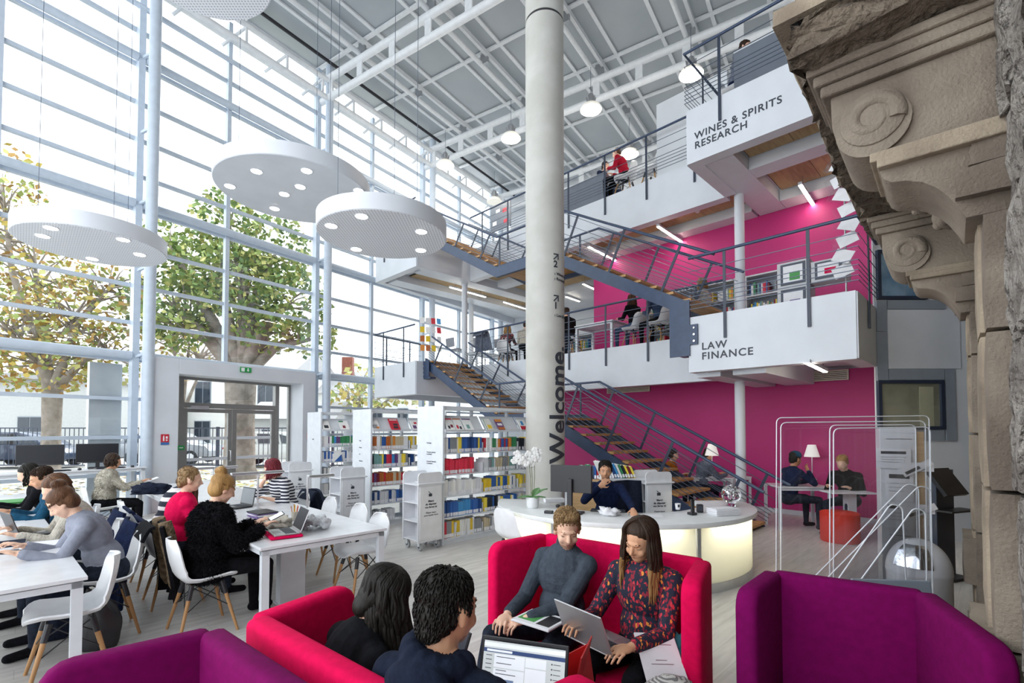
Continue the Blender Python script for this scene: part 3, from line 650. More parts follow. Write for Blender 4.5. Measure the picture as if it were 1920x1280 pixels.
def disc(label, X, Y, Rr, z, spots, perf=True):
    o = thing('round_ceiling_lamp', label, 'ceiling lamp', (X, Y, z))
    MB().lathe([(Rr-.006, -.0), (Rr, .006), (Rr, .212), (Rr-.01, .22)], 96).part('drum', 'white_paint', o, 40)
    MB().lathe([(Rr-.012, -.004), (Rr-.008, .002)], 96).part('perforated_underside', 'perforated' if perf else 'white_paint', o)
    for sx, sy in spots:
        v = onz(sx, sy, z)-Vector((X, Y, z)); r = .072
        sp = MB().lathe([(r+.012, -.012), (r+.012, -.002)], 24).part('spot_ring', 'white_paint', o, 40, loc=(v.x, v.y, 0))
        MB().lathe([(r, -.016), (r, -.01)], 24).part('spot_glow', 'lamp_glow', sp, 40)
    for k in range(3):
        a = R(90+120*k); MB().cyl((.7*Rr*math.cos(a), .7*Rr*math.sin(a), .2), (.7*Rr*math.cos(a), .7*Rr*math.sin(a), 11.6-z), .004, 5).part('suspension_cable', 'cable', o)
disc('large white round ceiling lamp at the left in front of the golden tree', -6.161, 7.153, .886, 4.4, ((95, 426), (80, 441), (231, 448), (262, 476), (173, 484)))
disc('highest of the two overlapping white round lamps, with seven lit spots', -3.567, 7.97, 1.18, 5.6, ((481, 320), (575, 319), (563, 349), (533, 363), (515, 390), (431, 348), (672, 356)), False)
disc('lower right perforated white round lamp overlapping the bigger one', -1.797, 6.768, .875, 4.4, ((678, 404), (790, 433), (789, 468), (668, 466), (621, 422)))
disc('white round lamp cut by the top edge near the roof eave', -3.6, 5.4, .8, 7.0, ((330, -30), (420, -60)))
# ================================================================== pendant lamps
glass_mat('lamp_shade_glass', (.95, .93, .88), .12, .2)
mat('shade_white', (.80, .78, .72), .4, emit=.12, ecol=(1, .93, .78)); mat('bulb', (1, .9, .7), emit=60., ecol=(1, .88, .66))
def pendant(x, y, z, lit, label):
    v = onz(x, y, z); o = thing('pendant_lamp', label, 'pendant lamp', v, 0, 'pendant lamps under the roof trusses')
    MB().lathe([(.27, -.13), (.275, -.11), (.22, -.03), (.12, .03), (.07, .05)], 28).part('shade', 'shade_white', o, 50)
    MB().lathe([(.05, .05), (.09, .07), (.09, .2), (.06, .28), (.02, .3)], 20).part('ballast_housing', 'grey_metal', o, 40)
    for k in range(8): a = k*math.pi/4; MB().bar((.09*math.cos(a), .09*math.sin(a), .08), (.12*math.cos(a), .12*math.sin(a), .2), .01, .03).part('cooling_fin', 'grey_metal', o)
    MB().ell((0, 0, -.05), .05).part('bulb', 'bulb' if lit else 'white_plastic', o, 60)
    MB().cyl((0, 0, .3), (0, 0, 11.0-z), .006, 5).part('cable', 'cable', o)
    if lit:
        l = bpy.data.lights.new('pendant_light', 'POINT'); l.energy = 34; l.shadow_soft_size = .12; l.color = (1, .93, .82); lo_ = bpy.data.objects.new('pendant_light', l); COL.objects.link(lo_); lo_.parent = o; lo_.location = (0, 0, -.22)
pendant(1108, 197, 10.0, True, 'glowing glass pendant lamp just right of the concrete column')
pendant(958, 252, 10.0, True, 'glowing pendant lamp just left of the concrete column')
pendant(835, 303, 10.0, True, 'glowing pendant lamp nearest the glazed eave')
pendant(1296, 130, 10.0, True, 'glowing pendant lamp behind the top corner railing')
pendant(1180, 282, 10.0, True, 'pendant lamp shining behind the person in red')
pendant(927, 372, 10.0, False, 'unlit pendant lamp above the notice board on the second floor')
# ================================================================== bookcases and books
BK = {}
def bmat(hexc):
    k = 'book_'+hexc
    if k not in MATS: mat(k, srgb(hexc), .5, scale=30)
    return k
ORD = ['1st', '2nd', '3rd']+['%dth' % i for i in range(4, 60)]
CN = {'#c9283c': 'red', '#e2334f': 'bright red', '#f2f2f0': 'white', '#e6e6e2': 'off white', '#d9dade': 'pale grey', '#2d5fa8': 'blue', '#1d4380': 'dark blue', '#3f8fc9': 'light blue', '#e8c531': 'yellow', '#f0d648': 'bright yellow', '#d98a3a': 'orange', '#b9652c': 'rust', '#3b8a5a': 'green', '#222831': 'black', '#6b4a7c': 'purple', '#8c8f94': 'grey', '#79a7a2': 'teal', '#7a2030': 'dark red', '#c7b899': 'beige'}
MIX = list(CN)
def book_mesh(th, dp, h, hexc, label=True):
    m = MB(); m.bb(0, .003, 0, dp, 0, h); m.bb(th-.003, th, 0, dp, 0, h); m.bb(.003, th-.003, 0, .004, 0, h)
    m.mi = 1; m.bb(.003, th-.003, .004, dp-.006, .005, h-.005)
    if label: m.bb(.001, th-.001, -.0015, 0, .008, min(.06, h*.3))
    return m.mesh('book', [bmat(hexc), 'paper'])
NBOOK = [0]
def place_book(M, th, dp, h, hexc, lab, lean=0., group=None):
    o = link('book', book_mesh(th, dp, h, hexc)); o.matrix_world = M @ Matrix.Rotation(lean, 4, 'Y'); tag(o, lab, 'book', group); NBOOK[0] += 1; return o
SHZ = (.09, .40, .72, 1.04, 1.36)
SHN = ('bottom', 'fifth', 'fourth', 'third', 'second')
def bookcase(label, q0, p0, bays, texts, rows, which):
    """front face looks along -p; x=q along, y=p deep"""
    o = thing('bookcase', label, 'bookcase', BQ(q0, p0, 0), R(45)); D = .64; L = sum(bays)+.03*(len(bays))+.035; H = 2.07
    MB().bb(0, .035, -.012, D+.012, 0, H).part('end_panel', 'white_metal', o, bev=.003)
    MB().bb(L-.035, L, -.012, D+.012, 0, H).part('end_panel', 'white_metal', o, bev=.003)
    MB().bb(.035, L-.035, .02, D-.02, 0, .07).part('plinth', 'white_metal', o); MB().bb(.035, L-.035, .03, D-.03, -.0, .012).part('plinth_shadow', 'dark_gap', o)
    x = .035
    for i, b in enumerate(bays):
        MB().bb(x, x+b, .05, D-.05, H-.05, H-.0).part('top_rail', 'white_metal', o)
        for z in SHZ:
            for y0, y1 in ((0, .30), (D-.30, D)):
                MB().bb(x, x+b, y0, y1, z-.02, z).part('shelf', 'white_metal', o)
            MB().bb(x+.0, x+b, D/2-.004, D/2+.004, z+.005, z+.05).part('back_rail', 'white_metal', o)
        m = MB(); m.quad((x, -.01, 1.69), (x+b, -.01, 1.69), (x+b, .16, 1.93), (x, .16, 1.93)); m.part('display_shelf', 'white_metal', o, thick=.008)
        MB().bb(x, x+b, -.03, -.01, 1.675, 1.72).part('display_lip', 'white_metal', o)
        if i < len(bays)-1:
            MB().bb(x+b, x+b+.03, D/2-.03, D/2+.03, 0, H).part('upright', 'white_metal', o)
            for z in SHZ: MB().bb(x+b+.005, x+b+.02, .03, .29, z, z+.15).part('shelf_divider', 'white_metal', o)
        x += b+.03
    mB = Matrix.Translation(BQ(q0, p0, 0)) @ Matrix.Rotation(R(45), 4, 'Z')
    for ti, (tz, bd, sz) in enumerate(texts): text('lettering', bd, sz, o, (-.002, D*.62, tz), (R(90), 0, R(-90)), 'ink', depth=.002)
    rg = random.Random(which)
    for ri, (z, nm) in enumerate(zip(SHZ, SHN)):
        x = .045
        for i, b in enumerate(bays):
            lim = x+b-.02; xx = x+.005; pal, fill, hb = rows[ri][i % len(rows[ri])]; n = 0
            while xx < x+b*fill:
                run = rg.choice((1, 1, 1, 2, 3)) if len(pal) > 3 else 1; c = rg.choice(pal); th = rg.uniform(.028, .058); h = hb*rg.uniform(.86, 1.0)
                for _ in range(run):
                    if xx+th > lim: break
                    n += 1; lean = rg.choice((0, 0, 0, 0, R(5))) if fill < .9 else 0
                    place_book(mB @ Matrix.Translation((xx, .02+rg.uniform(0, .025), z)), th, .2, h, c, '%s book, %s from left, %s shelf, %s bay of %s' % (CN[c], ORD[n-1], nm, ('left', 'middle', 'right')[i], which_name[which]), lean, 'books in the '+which_name[which])
                    xx += th+.002+(.02 if lean else 0)
                if run == 1 and xx > lim: break
                if xx+.035 > lim: break
            x += b+.03
    return o, mB
which_name = {1: 'nearest bookcase', 2: 'middle bookcase', 3: 'farthest bookcase'}
W_ = ['#f2f2f0', '#e6e6e2', '#d9dade']; BL = ['#2d5fa8', '#1d4380']; RD = ['#e2334f', '#c9283c']
ctext = [(1.50, 'Sociologie', .03), (1.36, 'Economie générale\net politique', .03), (1.22, 'Economie financière\net monétaire', .03)]
bc1, M1 = bookcase('nearest white metal double-sided bookcase with red and blue rows of books', 4.42, 5.88, (.78, .78, .78), ctext,
    [[(W_+['#8c8f94', '#c9283c', '#e8c531'], .85, .25), (['#d9dade', '#8c8f94', '#c7b899'], .6, .22), (['#d9dade'], .12, .2)], [(BL+['#2d5fa8', '#3f8fc9'], .95, .24), (['#222831', '#f0d648', '#f2f2f0', '#2d5fa8'], .9, .23), (['#d9dade', '#c7b899'], .3, .22)],
     [(W_, .95, .24), (['#e8c531', '#2d5fa8', '#f0d648', '#222831', '#f2f2f0'], .9, .23), (['#f0d648', '#d9dade'], .3, .23)], [(RD+['#e2334f', '#e2334f'], .75, .24), (['#79a7a2', '#8c8f94', '#d9dade', '#c7b899'], .85, .22), (['#7a2030', '#d9dade'], .3, .22)],
     [(['#f0d648', '#2d5fa8', '#8c8f94', '#1d4380', '#f2f2f0'], .97, .24), (['#c9283c', '#3b8a5a', '#d98a3a', '#f2f2f0', '#2d5fa8'], .95, .23), (['#e8c531', '#222831', '#d9dade'], .35, .22)]], 1)
bc2, M2 = bookcase('middle white metal double-sided bookcase with a red display book', 4.32, 7.82, (.78, .78), [(1.50, 'Droit', .03), (1.38, 'Histoire', .03), (1.26, 'Art', .03), (1.14, 'Littérature', .03)],
    [[(['#8c8f94', '#d9dade'], .6, .2), (['#d9dade'], .1, .2)], [(BL+['#d9dade'], .9, .22), (['#d9dade', '#c7b899', '#8c8f94'], .12, .22)], [(['#7a2030', '#b9652c', '#c9283c', '#6b4a7c', '#c7b899'], .97, .23), (['#d9dade', '#8c8f94'], .12, .22)],
     [(MIX, .98, .24), (['#e8c531', '#1d4380', '#d9dade'], .12, .23)], [(['#b9652c', '#2d5fa8', '#3f8fc9', '#c7b899', '#d98a3a', '#f2f2f0'], .98, .25), (['#d9dade', '#8c8f94', '#e8c531'], .12, .23)]], 2)
bc3, M3 = bookcase('farthest white metal bookcase beside the door portal', 4.32, 9.85, (.78,), [(1.5, 'Langues', .03)],
    [[(['#3f8fc9', '#3b8a5a', '#e8c531', '#222831'], .9, .22)], [(['#d9dade', '#8c8f94', '#e6e6e2'], .9, .22)], [(['#d9dade', '#e6e6e2', '#8c8f94'], .95, .22)], [(['#d9dade', '#f2f2f0', '#2d5fa8'], .95, .22)], [(['#6b4a7c', '#e8c531', '#3f8fc9', '#3b8a5a', '#f2f2f0'], .97, .23)]], 3)
def cover(Mb, x, hexc, lab, wd=.15, ht=.21, art=()):
    """display copy lying on the slanted top shelf"""
    ang = math.atan2(.24, .17); o = link('display_book', MB().bb(0, wd, 0, ht, .0, .014).mesh('display_book', [bmat(hexc)]))
    o.matrix_world = Mb @ Matrix.Translation((x, -.022, 1.70)) @ Matrix.Rotation(ang, 4, 'X') @ Matrix.Translation((0, 0, .006)); tag(o, lab, 'book', 'books shown face up on the display shelves')
    for (a, b, c, d, hx) in art: MB().bb(a*wd, b*wd, c*ht, d*ht, .014, .0155).part('printed_block', bmat(hx), o)
cover(M1, .07, '#f2f2f0', 'white display book with red band, first on the nearest bookcase top shelf', art=((0, 1, .88, 1, '#c9283c'), (.2, .45, .1, .35, '#222831'), (.55, .85, .2, .45, '#7a2030')))
cover(M1, .24, '#f2f2f0', 'white display book with dice picture, second on the nearest bookcase top shelf', art=((0, 1, .9, 1, '#b9652c'), (.15, .4, .1, .4, '#c9283c'), (.5, .75, .05, .3, '#222831')))
cover(M1, .42, '#f2f2f0', 'white display book with purple band and teal drawing on the nearest bookcase', .17, art=((0, 1, .9, 1, '#6b4a7c'), (.25, .6, .1, .45, '#79a7a2')))
cover(M1, .86, '#e6e6e2', 'pale display book with yellow landscape picture on the nearest bookcase', art=((0, .08, 0, 1, '#3b8a5a'), (.3, .85, .1, .45, '#e8c531')))
cover(M1, 1.12, '#6b4a7c', 'purple and orange display book on the nearest bookcase', art=((.0, 1, .75, 1, '#d98a3a'), (.0, 1, 0, .25, '#b9652c'), (.15, .85, .4, .6, '#f2f2f0')))
cover(M1, 1.66, '#f2f2f0', 'white and red display book with blue splash beside the concrete column', .17, art=((0, 1, 0, .35, '#c9283c'), (.3, .65, .45, .85, '#3f8fc9')))
cover(M2, .03, '#d9dade', 'grey and white display book at the left end of the middle bookcase', art=((.1, .7, .1, .5, '#8c8f94'), (.1, .9, .6, .9, '#f2f2f0'), (.5, .9, .1, .3, '#d98a3a')))
cover(M2, .40, '#c9283c', 'red display book with black panel on the middle bookcase', .19, .24, art=((.3, .8, .1, .3, '#222831'), (.35, .85, .36, .55, '#222831'), (.1, .9, .85, .93, '#f2f2f0')))
cover(M2, .86, '#f2f2f0', 'white display book with purple and red art near the middle bookcase end', art=((.1, .6, .1, .45, '#6b4a7c'), (.4, .8, .6, .8, '#c9283c')))
cover(M3, .05, '#f2f2f0', 'small white display book with dark picture on the farthest bookcase', art=((.2, .8, .15, .5, '#222831'),))
cover(M3, .42, '#f2f2f0', 'display book with green corner and magenta picture on the farthest bookcase', .2, .22, art=((.0, .5, .85, 1, '#3b8a5a'), (.3, .6, .15, .45, '#7a2030')))
ub = MB(); ub.prism([(0, 0), (.2, 0), (.2, .26), (0, .20)], 0, .012, Matrix.Rotation(R(90), 4, 'X')); o = ub.part('display_book', bmat('#f2f2f0')); o.matrix_world = M3 @ Matrix.Translation((.27, .0, 1.04)) @ Matrix.Rotation(R(-14), 4, 'X'); tag(o, 'white booklet with big blue triangle leaning on the farthest bookcase shelf', 'book')
tr = MB(); tr.prism([(.03, .0), (.2, 0), (.2, .15)], .012, .014, Matrix.Rotation(R(90), 4, 'X')); tr.part('printed_block', bmat('#2d5fa8'), o)
# ================================================================== book return carts
def cart(q, p, label, rz=R(45), loc=None):
    o = thing('book_cart', label, 'book cart', loc or BQ(q, p), rz, 'book return carts'); L, D, H = .42, .40, 1.10
    for y, nm in ((0, 'front_board'), (D-.02, 'rear_board')):
        m = MB(); m.prism([(0, .12), (L, .12), (L, H-.05), (L-.02, H-.012), (L-.05, H), (.05, H), (.02, H-.012), (0, H-.05)], 0, .02, Matrix.Translation((0, y+.02, 0)) @ Matrix.Rotation(R(90), 4, 'X')); m.part(nm, 'lacquer', o)
    MB().bb(L/2-.01, L/2+.01, .02, D-.02, .14, .95).part('spine_board', 'lacquer', o)
    for z in (.14, .40, .66, .92): MB().bb(.01, L-.01, .02, D-.02, z, z+.016).part('shelf', 'lacquer', o)
    MB().bb(-.01, L+.03, -.025, 0, .93, .955).part('handle_rail', 'lacquer', o, bev=.006)
    MB().bb(.025, L-.025, -.012, 0, .16, .90).part('notice_panel', 'lacquer', o)
    ic = MB(); ic.bb(.17, .225, -.016, -.012, .76, .80); ic.bar((.165, -.014, .83), (.205, -.014, .80), .008, .003, up=(0, 1, 0)); ic.part('book_icon', 'ink', o, kind='stuff')
    text('lettering', 'Merci\nde déposer\nvos livres ici', .042, o, (L/2, -.013, .68), (R(90), 0, 0), 'ink', align='CENTER', depth=.002, bold=.001)
    text('lettering', 'Please leave\nyour books here', .036, o, (L/2, -.013, .52), (R(90), 0, 0), 'ink', align='CENTER', depth=.002)
    for x in (.06, L-.06):
        for y in (.05, D-.05):
            w_ = thing('caster'); w_.parent = o; w_.location = (x, y, 0)
            MB().cyl((-.014, 0, .055), (.014, 0, .055), .055, 18).part('wheel', 'grey_metal', w_, 40); MB().bb(-.024, .024, -.02, .02, .06, .13).part('fork', 'white_metal', w_)
            MB().cyl((-.016, 0, .055), (.016, 0, .055), .02, 10).part('hub', 'black_plastic', w_, 40)
    return o
cart(3.96, 5.82, 'white book return cart on grey casters nearest, before the nearest bookcase')
cart(3.6, 7.44, 'white book return cart before the middle bookcase end panel')
cart(3.5, 9.3, 'white book return cart farthest away, behind the woman in stripes')
cart(0, 0, 'white book return cart standing behind the reception desk by the stairs', R(14), (1.93, 7.1, 0))
# ================================================================== study tables
def table(label, q0, q1, p0, p1, group='white study tables', hgt=.74):
    o = thing('study_table', label, 'table', BQ(q0, p0), R(45), group); a, b = q1-q0, p1-p0
    MB().bb(0, a, 0, b, hgt-.025, hgt).part('table_top', 'lacquer', o, bev=.003)
    for x0, x1, y0, y1 in ((.02, a-.02, .02, .06), (.02, a-.02, b-.06, b-.02), (.02, .06, .06, b-.06), (a-.06, a-.02, .06, b-.06)): MB().bb(x0, x1, y0, y1, hgt-.075, hgt-.035).part('apron', 'white_metal', o)
    for x in (.05, a-.05):
        for y in (.05, b-.05):
            l = MB().bb(x-.03, x+.03, y-.03, y+.03, .012, hgt-.035).part('leg', 'white_metal', o); MB().cyl((x, y, 0), (x, y, .012), .028, 12).part('foot', 'black_plastic', l)
    return o
A1 = table('white study table with scarf and laptops, front of the right row', 1.42, 2.60, 4.36, 7.5); A2 = table('white study table at the window end of the right row', 1.42, 2.60, 7.53, 10.6)
B1 = table('white study table at the lower left corner, front of the left row', -.9, .34, 4.31, 7.4); B2 = table('white study table at the far end of the left row', -.9, .34, 7.43, 10.5)
o = MB().bb(-.12, .12, -.06, .06, 0, .70).part('cable_column', 'white_metal', None, loc=BQ(1.95, 5.1), rot=(0, 0, R(45))); tag(o, 'white box cable column under the right row table', 'cable column'); MB().bb(-.14, .14, -.08, .08, 0, .01).part('base_plate', 'white_metal', o)
for _t in (B1, B2): _t.rotation_euler.z = R(45+2.5)
B2.location = B1.location+Vector((-math.sin(R(47.5)), math.cos(R(47.5)), 0))*3.12
dk = table('white window desk carrying two black monitors', .0, 2.9, 0, .6, 'window desk', .98)
dk.location = GW(1.2, .95); dk.rotation_euler = (0, 0, GA)
# ================================================================== chairs
def chair_proto():
    o = thing('shell_chair')
    prof = [(.235, .425), (.22, .44), (.16, .452), (.06, .44), (-.06, .432), (-.15, .445), (-.205, .50), (-.235, .60), (-.255, .70), (-.268, .78), (-.272, .815)]
    cum = [0]
    for a, b in zip(prof, prof[1:]): cum.append(cum[-1]+math.dist(a, b))
    def fn(u, v):
        d = v*cum[-1]; k = max(i for i in range(len(cum)) if cum[i] <= d+1e-9); k = min(k, len(prof)-2); f = (d-cum[k])/(cum[k+1]-cum[k])
        y = prof[k][0]+(prof[k+1][0]-prof[k][0])*f; z = prof[k][1]+(prof[k+1][1]-prof[k][1])*f
        wd = .235 if v < .55 else .235-.045*((v-.55)/.45)
        e = 1.0
        if v < .1: e = math.sqrt(max(0, 1-((.1-v)/.1)**2*.55))
        if v > .86: e = math.sqrt(max(0, 1-((v-.86)/.14)**2*.7))
        x = (u-.5)*2*wd*e; t = abs(u-.5)*2
        lift = .05*t**4*(1-min(1, max(0, (v-.5)/.2))) ; fwd = .05*t**3*min(1, max(0, (v-.45)/.2))
        return Vector((x, y+fwd, z+lift))
    MB().grid(fn, 14, 26).part('shell', 'white_plastic', o, 70, thick=.012)
    for sx in (-1, 1):
        for sy in (-1, 1):
            top = Vector((sx*.13, sy*.11-.0, .425)); foot = Vector((sx*.225, sy*.215, 0)); k = top.lerp(foot, .22)
            l = MB().cyl(k, foot, .0165, 10, r2=.011).part('leg', 'wood_leg', o, 50); MB().cyl(top, top.lerp(foot, .26), .019, 10).part('socket', 'black_plastic', l, 50)
    c = [Vector((sx*.13, sy*.11, .41)) for sx, sy in ((-1, -1), (1, -1), (1, 1), (-1, 1))]; f = [Vector((sx*.18, sy*.167, .21)) for sx, sy in ((-1, -1), (1, -1), (1, 1), (-1, 1))]
    for i in range(4):
        for a, b in ((c[i], f[(i+1) % 4]), (c[(i+1) % 4], f[i])): MB().cyl(a, b, .0045, 5).part('wire_brace', 'black_plastic', o)
    return o
CH = chair_proto(); CHU = [False]
def chair(q, p, face, label, loc=None, rz=None, z=0, scale=1.):
    o = CH if not CHU[0] else copy_tree(CH); CHU[0] = True
    o.location = loc if loc is not None else BQ(q, p, z); o.rotation_euler = (0, 0, rz if rz is not None else {'+q': R(-45), '-q': R(135), '+p': R(45), '-p': R(225)}[face]); tag(o, label, 'chair', 'white shell chairs with wooden legs')
    return o
chair(2.55, 4.78, '-q', 'empty white shell chair at the near right corner of the right row table')
chair(2.72, 5.55, '-q', 'empty white shell chair second along the right side of the right row table')
chair(2.72, 6.35, '-q', 'empty white shell chair third along the right row table, left of the woman in stripes')
chair(2.68, 7.1, '-q', 'white shell chair under the woman in the striped top')
chair(1.14, 4.92, '+q', 'white shell chair under the woman in the fluffy black coat')
chair(1.12, 5.95, '+q', 'white shell chair under the woman in the pink sweater')
chair(1.12, 6.75, '+q', 'white shell chair under the woman with long straight brown hair')
chair(.95, 10.2, '+q', 'white shell chair under the woman in the cream fleece')
chair(1.15, 7.95, '+q', 'empty white shell chair between the long-haired woman and the cream fleece')
chair(.27, 4.66, '-q', 'empty white shell chair pushed under the lower left corner table')
chair(.53, 5.42, '-q', 'white shell chair with fur-trimmed coat under the woman in grey')
chair(.49, 6.35, '-q', 'white shell chair under the wavy haired woman in cream knit')
chair(.43, 7.75, '-q', 'white shell chair under the bearded man in teal')
chair(.32, 8.65, '-q', 'white shell chair under the dark haired person behind the man in teal')
chair(0, 0, '', 'white shell chair at the left end of the reception desk', loc=(.07, 5.85, 0), rz=R(-50))
# ================================================================== seating pods
mat('pink_felt', srgb('#dd0a50'), .9, col2=srgb('#d0084a'), scale=30, spec=.1); mat('purple_felt', srgb('#720652'), .9, col2=srgb('#69054b'), scale=30, spec=.1)
def pod(label, A, B, wl, wr_, m, H=.95, arm=.55, splay=11, name='seating_pod'):
    """A,B: outer top back corners left->right seen from the front; seat opens to the right hand of A->B"""
    A, B = Vector((*A, 0)), Vector((*B, 0)); d = (B-A).normalized(); n = Vector((d.y, -d.x, 0)); T = .10; L = (B-A).length
    o = thing(name, label, 'sofa', (A+B)/2, math.atan2(d.y, d.x)); a = L/2; sp = math.tan(R(splay))
    # local: x along back, -y to the front
    def wall(p0, p1, nm, ends):
        p0, p1 = Vector(p0), Vector(p1); dv = (p1-p0); Lw = dv.length; ang = math.atan2(dv.y, dv.x); rr = .09
        pr = [(0, .08), (Lw, .08)]
        pr += [(Lw-(rr if ends[1] else 0)*(1-math.cos(t)), H-(rr if ends[1] else 0)*(1-math.sin(t))) for t in [R(x) for x in (0, 22, 45, 67, 90)]] if ends[1] else [(Lw, H)]
        pr += [((rr)*(1-math.cos(t)), H-rr*(1-math.sin(t))) for t in [R(x) for x in (90, 67, 45, 22, 0)]] if ends[0] else [(0, H)]
        M = Matrix.Translation(p0) @ Matrix.Rotation(ang, 4, 'Z') @ Matrix.Rotation(R(90), 4, 'X')
        MB().prism(pr, -T/2, T/2, M).part(nm, m, o, 60, bev=.03, segs=3)
    wall((-a, 0, 0), (a, 0, 0), 'backrest', (False, False))
    la = (-a-wl*sp, -wl, 0); ra = (a+wr_*sp, -wr_, 0)
    wall((-a, 0, 0), la, 'side_wing', (False, True)); wall((a, 0, 0), ra, 'side_wing', (False, True))
    sd = min(wl, wr_)+.12
    MB().prism([(-a+.06, -.04), (a-.06, -.04), (a-.06+sd*sp*.9, -sd), (-a+.06-sd*sp*.9, -sd)][::-1], .14, .39).part('seat_cushion', m, o, 60, bev=.035, segs=3)
    for x in (-a+.05, a-.05):
        for y in (-.05, -sd+.1): MB().cyl((x, y, 0), (x, y, .15), .02, 10).part('leg', 'black_plastic', o, 50)
    return o
pod('bright pink two-seat pod holding the couple with the laptop', (.247, 3.66), (1.134, 2.94), .5, .5, 'pink_felt', .955)
pod('bright pink two-seat pod seen from behind with two people in it', (-.12, 1.28), (-1.06, 2.06), .5, .5, 'pink_felt', .955)
pod('purple high-backed pod at the lower right', (1.43, 2.71), (1.97, 2.37), .46, .66, 'purple_felt', .955)
pod('purple high-backed pod at the lower left, back to back with the pink pod', (-1.17, 1.93), (-.22, 1.15), .48, .5, 'purple_felt', .955)
# ================================================================== reception desk
def onq(x, y, q):
    d = ray(x, y); t = q/((d.x+d.y)*S2); return Vector((d.x*t, d.y*t, EYE+d.z*t))
CX, CY = 1.45, 6.55
mat('desk_top', (.80, .82, .82), .3)
m = bpy.data.materials.new('lit_acrylic'); m.use_nodes = True; nt = m.node_tree; nt.nodes.clear(); MATS['lit_acrylic'] = m
_o = nt.nodes.new('ShaderNodeOutputMaterial'); _mx = nt.nodes.new('ShaderNodeMixShader'); _d = nt.nodes.new('ShaderNodeBsdfDiffuse'); _t = nt.nodes.new('ShaderNodeBsdfTranslucent'); _nz = nt.nodes.new('ShaderNodeTexNoise'); _nz.inputs['Scale'].default_value = 3
_rp = nt.nodes.new('ShaderNodeValToRGB'); _rp.color_ramp.elements[0].color = (.87, .85, .74, 1); _rp.color_ramp.elements[1].color = (.89, .87, .78, 1); nt.links.new(_nz.outputs[0], _rp.inputs[0])
for n_ in (_d, _t): nt.links.new(_rp.outputs[0], n_.inputs[0])
_mx.inputs[0].default_value = .55; nt.links.new(_d.outputs[0], _mx.inputs[1]); nt.links.new(_t.outputs[0], _mx.inputs[2]); nt.links.new(_mx.outputs[0], _o.inputs[0])
def arc(rx, ry, a0, a1, n=40): return [(rx*math.cos(R(a0+(a1-a0)*i/n)), ry*math.sin(R(a0+(a1-a0)*i/n))) for i in range(n+1)]
mat('desk_glow', (1, .96, .88), emit=15., ecol=(1, .95, .84))
rd = thing('reception_desk', 'curved white reception desk with glowing cream front panels', 'desk', (CX, CY, 0))
MB().prism((arc(1.64, 1.54, 6, -192)+arc(.98, .84, -192, 9)), .70, .755).part('desk_top', 'desk_top', rd, 50, bev=.006)
for a0, a1 in ((4, -71), (-73, -128), (-130, -188)):
    f = arc(1.58, 1.48, a0, a1, 20); pn = MB().prism(f+[(x*.992, y*.992) for x, y in f[::-1]], .10, .695).part('glowing_panel', 'lit_acrylic', rd, 50)
    b = arc(1.50, 1.40, a0-6, a1+6, 16); tb_ = MB().tube([(x, y, .66) for x, y in b], .016, 6).part('light_tube', 'desk_glow', pn)
for a in (5, -72, -129, -189): MB().bb(-.02, .02, -.02, .02, .1, .70).part('panel_joint', 'alu', rd, loc=(1.58*math.cos(R(a)), 1.48*math.sin(R(a)), 0), rot=(0, 0, R(a)))
f = arc(1.585, 1.485, 5, -190); MB().prism(f+[(x*.9, y*.9) for x, y in f[::-1]], 0, .10).part('plinth', 'alu', rd, 50)
f = arc(1.30, 1.2, 5, -190); MB().prism(f+[(x*.985, y*.985) for x, y in f[::-1]], .0, .70).part('inner_wall', 'white_paint', rd, 50)
MB().bb(-.012, .012, -.03, .03, .30, .44).part('socket', 'black_plastic', rd, loc=(1.6, .0, 0))
def at_desk(x, y): return onz(x, y, .757)
# monitor seen from behind
def monitor(label, loc, rz, wd=.53, ht=.32, base=.12, back=True):
    o = thing('monitor', label, 'monitor', loc, rz); zc = base+ht/2
    MB().bb(-wd/2, wd/2, -.02, .02, base, base+ht).part('case', 'black_plastic', o, bev=.006); MB().bb(-wd/2+.012, wd/2-.012, .02, .0215, base+.025, base+ht-.012).part('screen', 'black_gloss', o)
    MB().bb(-.03, .03, -.06, -.02, .02, zc).part('stand', 'black_plastic', o, bev=.006); MB().bb(-.13, .13, -.12, .10, 0, .02).part('foot', 'black_plastic', o, bev=.006)
    MB().bb(wd/2-.1, wd/2-.03, .0205, .023, base+.008, base+.016).part('maker_mark', 'grey_metal', o)
    return o
v = at_desk(1071, 962); monitor('black desk monitor seen from behind on the reception desk', v, R(-28), .50, .31, .24)
o = thing('keyboard', 'black keyboard lying on the reception desk', 'keyboard', at_desk(1140, 958), R(-15))
def keys(o, wd, dp, m='black_plastic'):
    MB().bb(-wd/2, wd/2, -dp/2, dp/2, 0, .014).part('tray', m, o, bev=.003); k = MB()
    for i in range(14):
        for j in range(5): k.bb(-wd/2+.01+i*(wd-.02)/14+.001, -wd/2+.01+(i+1)*(wd-.02)/14-.002, -dp/2+.01+j*(dp-.02)/5+.001, -dp/2+.01+(j+1)*(dp-.02)/5-.002, .014, .019)
    k.part('keys', 'navy_dark' if m == 'black_plastic' else 'ink', o, kind='stuff')
keys(o, .40, .13)
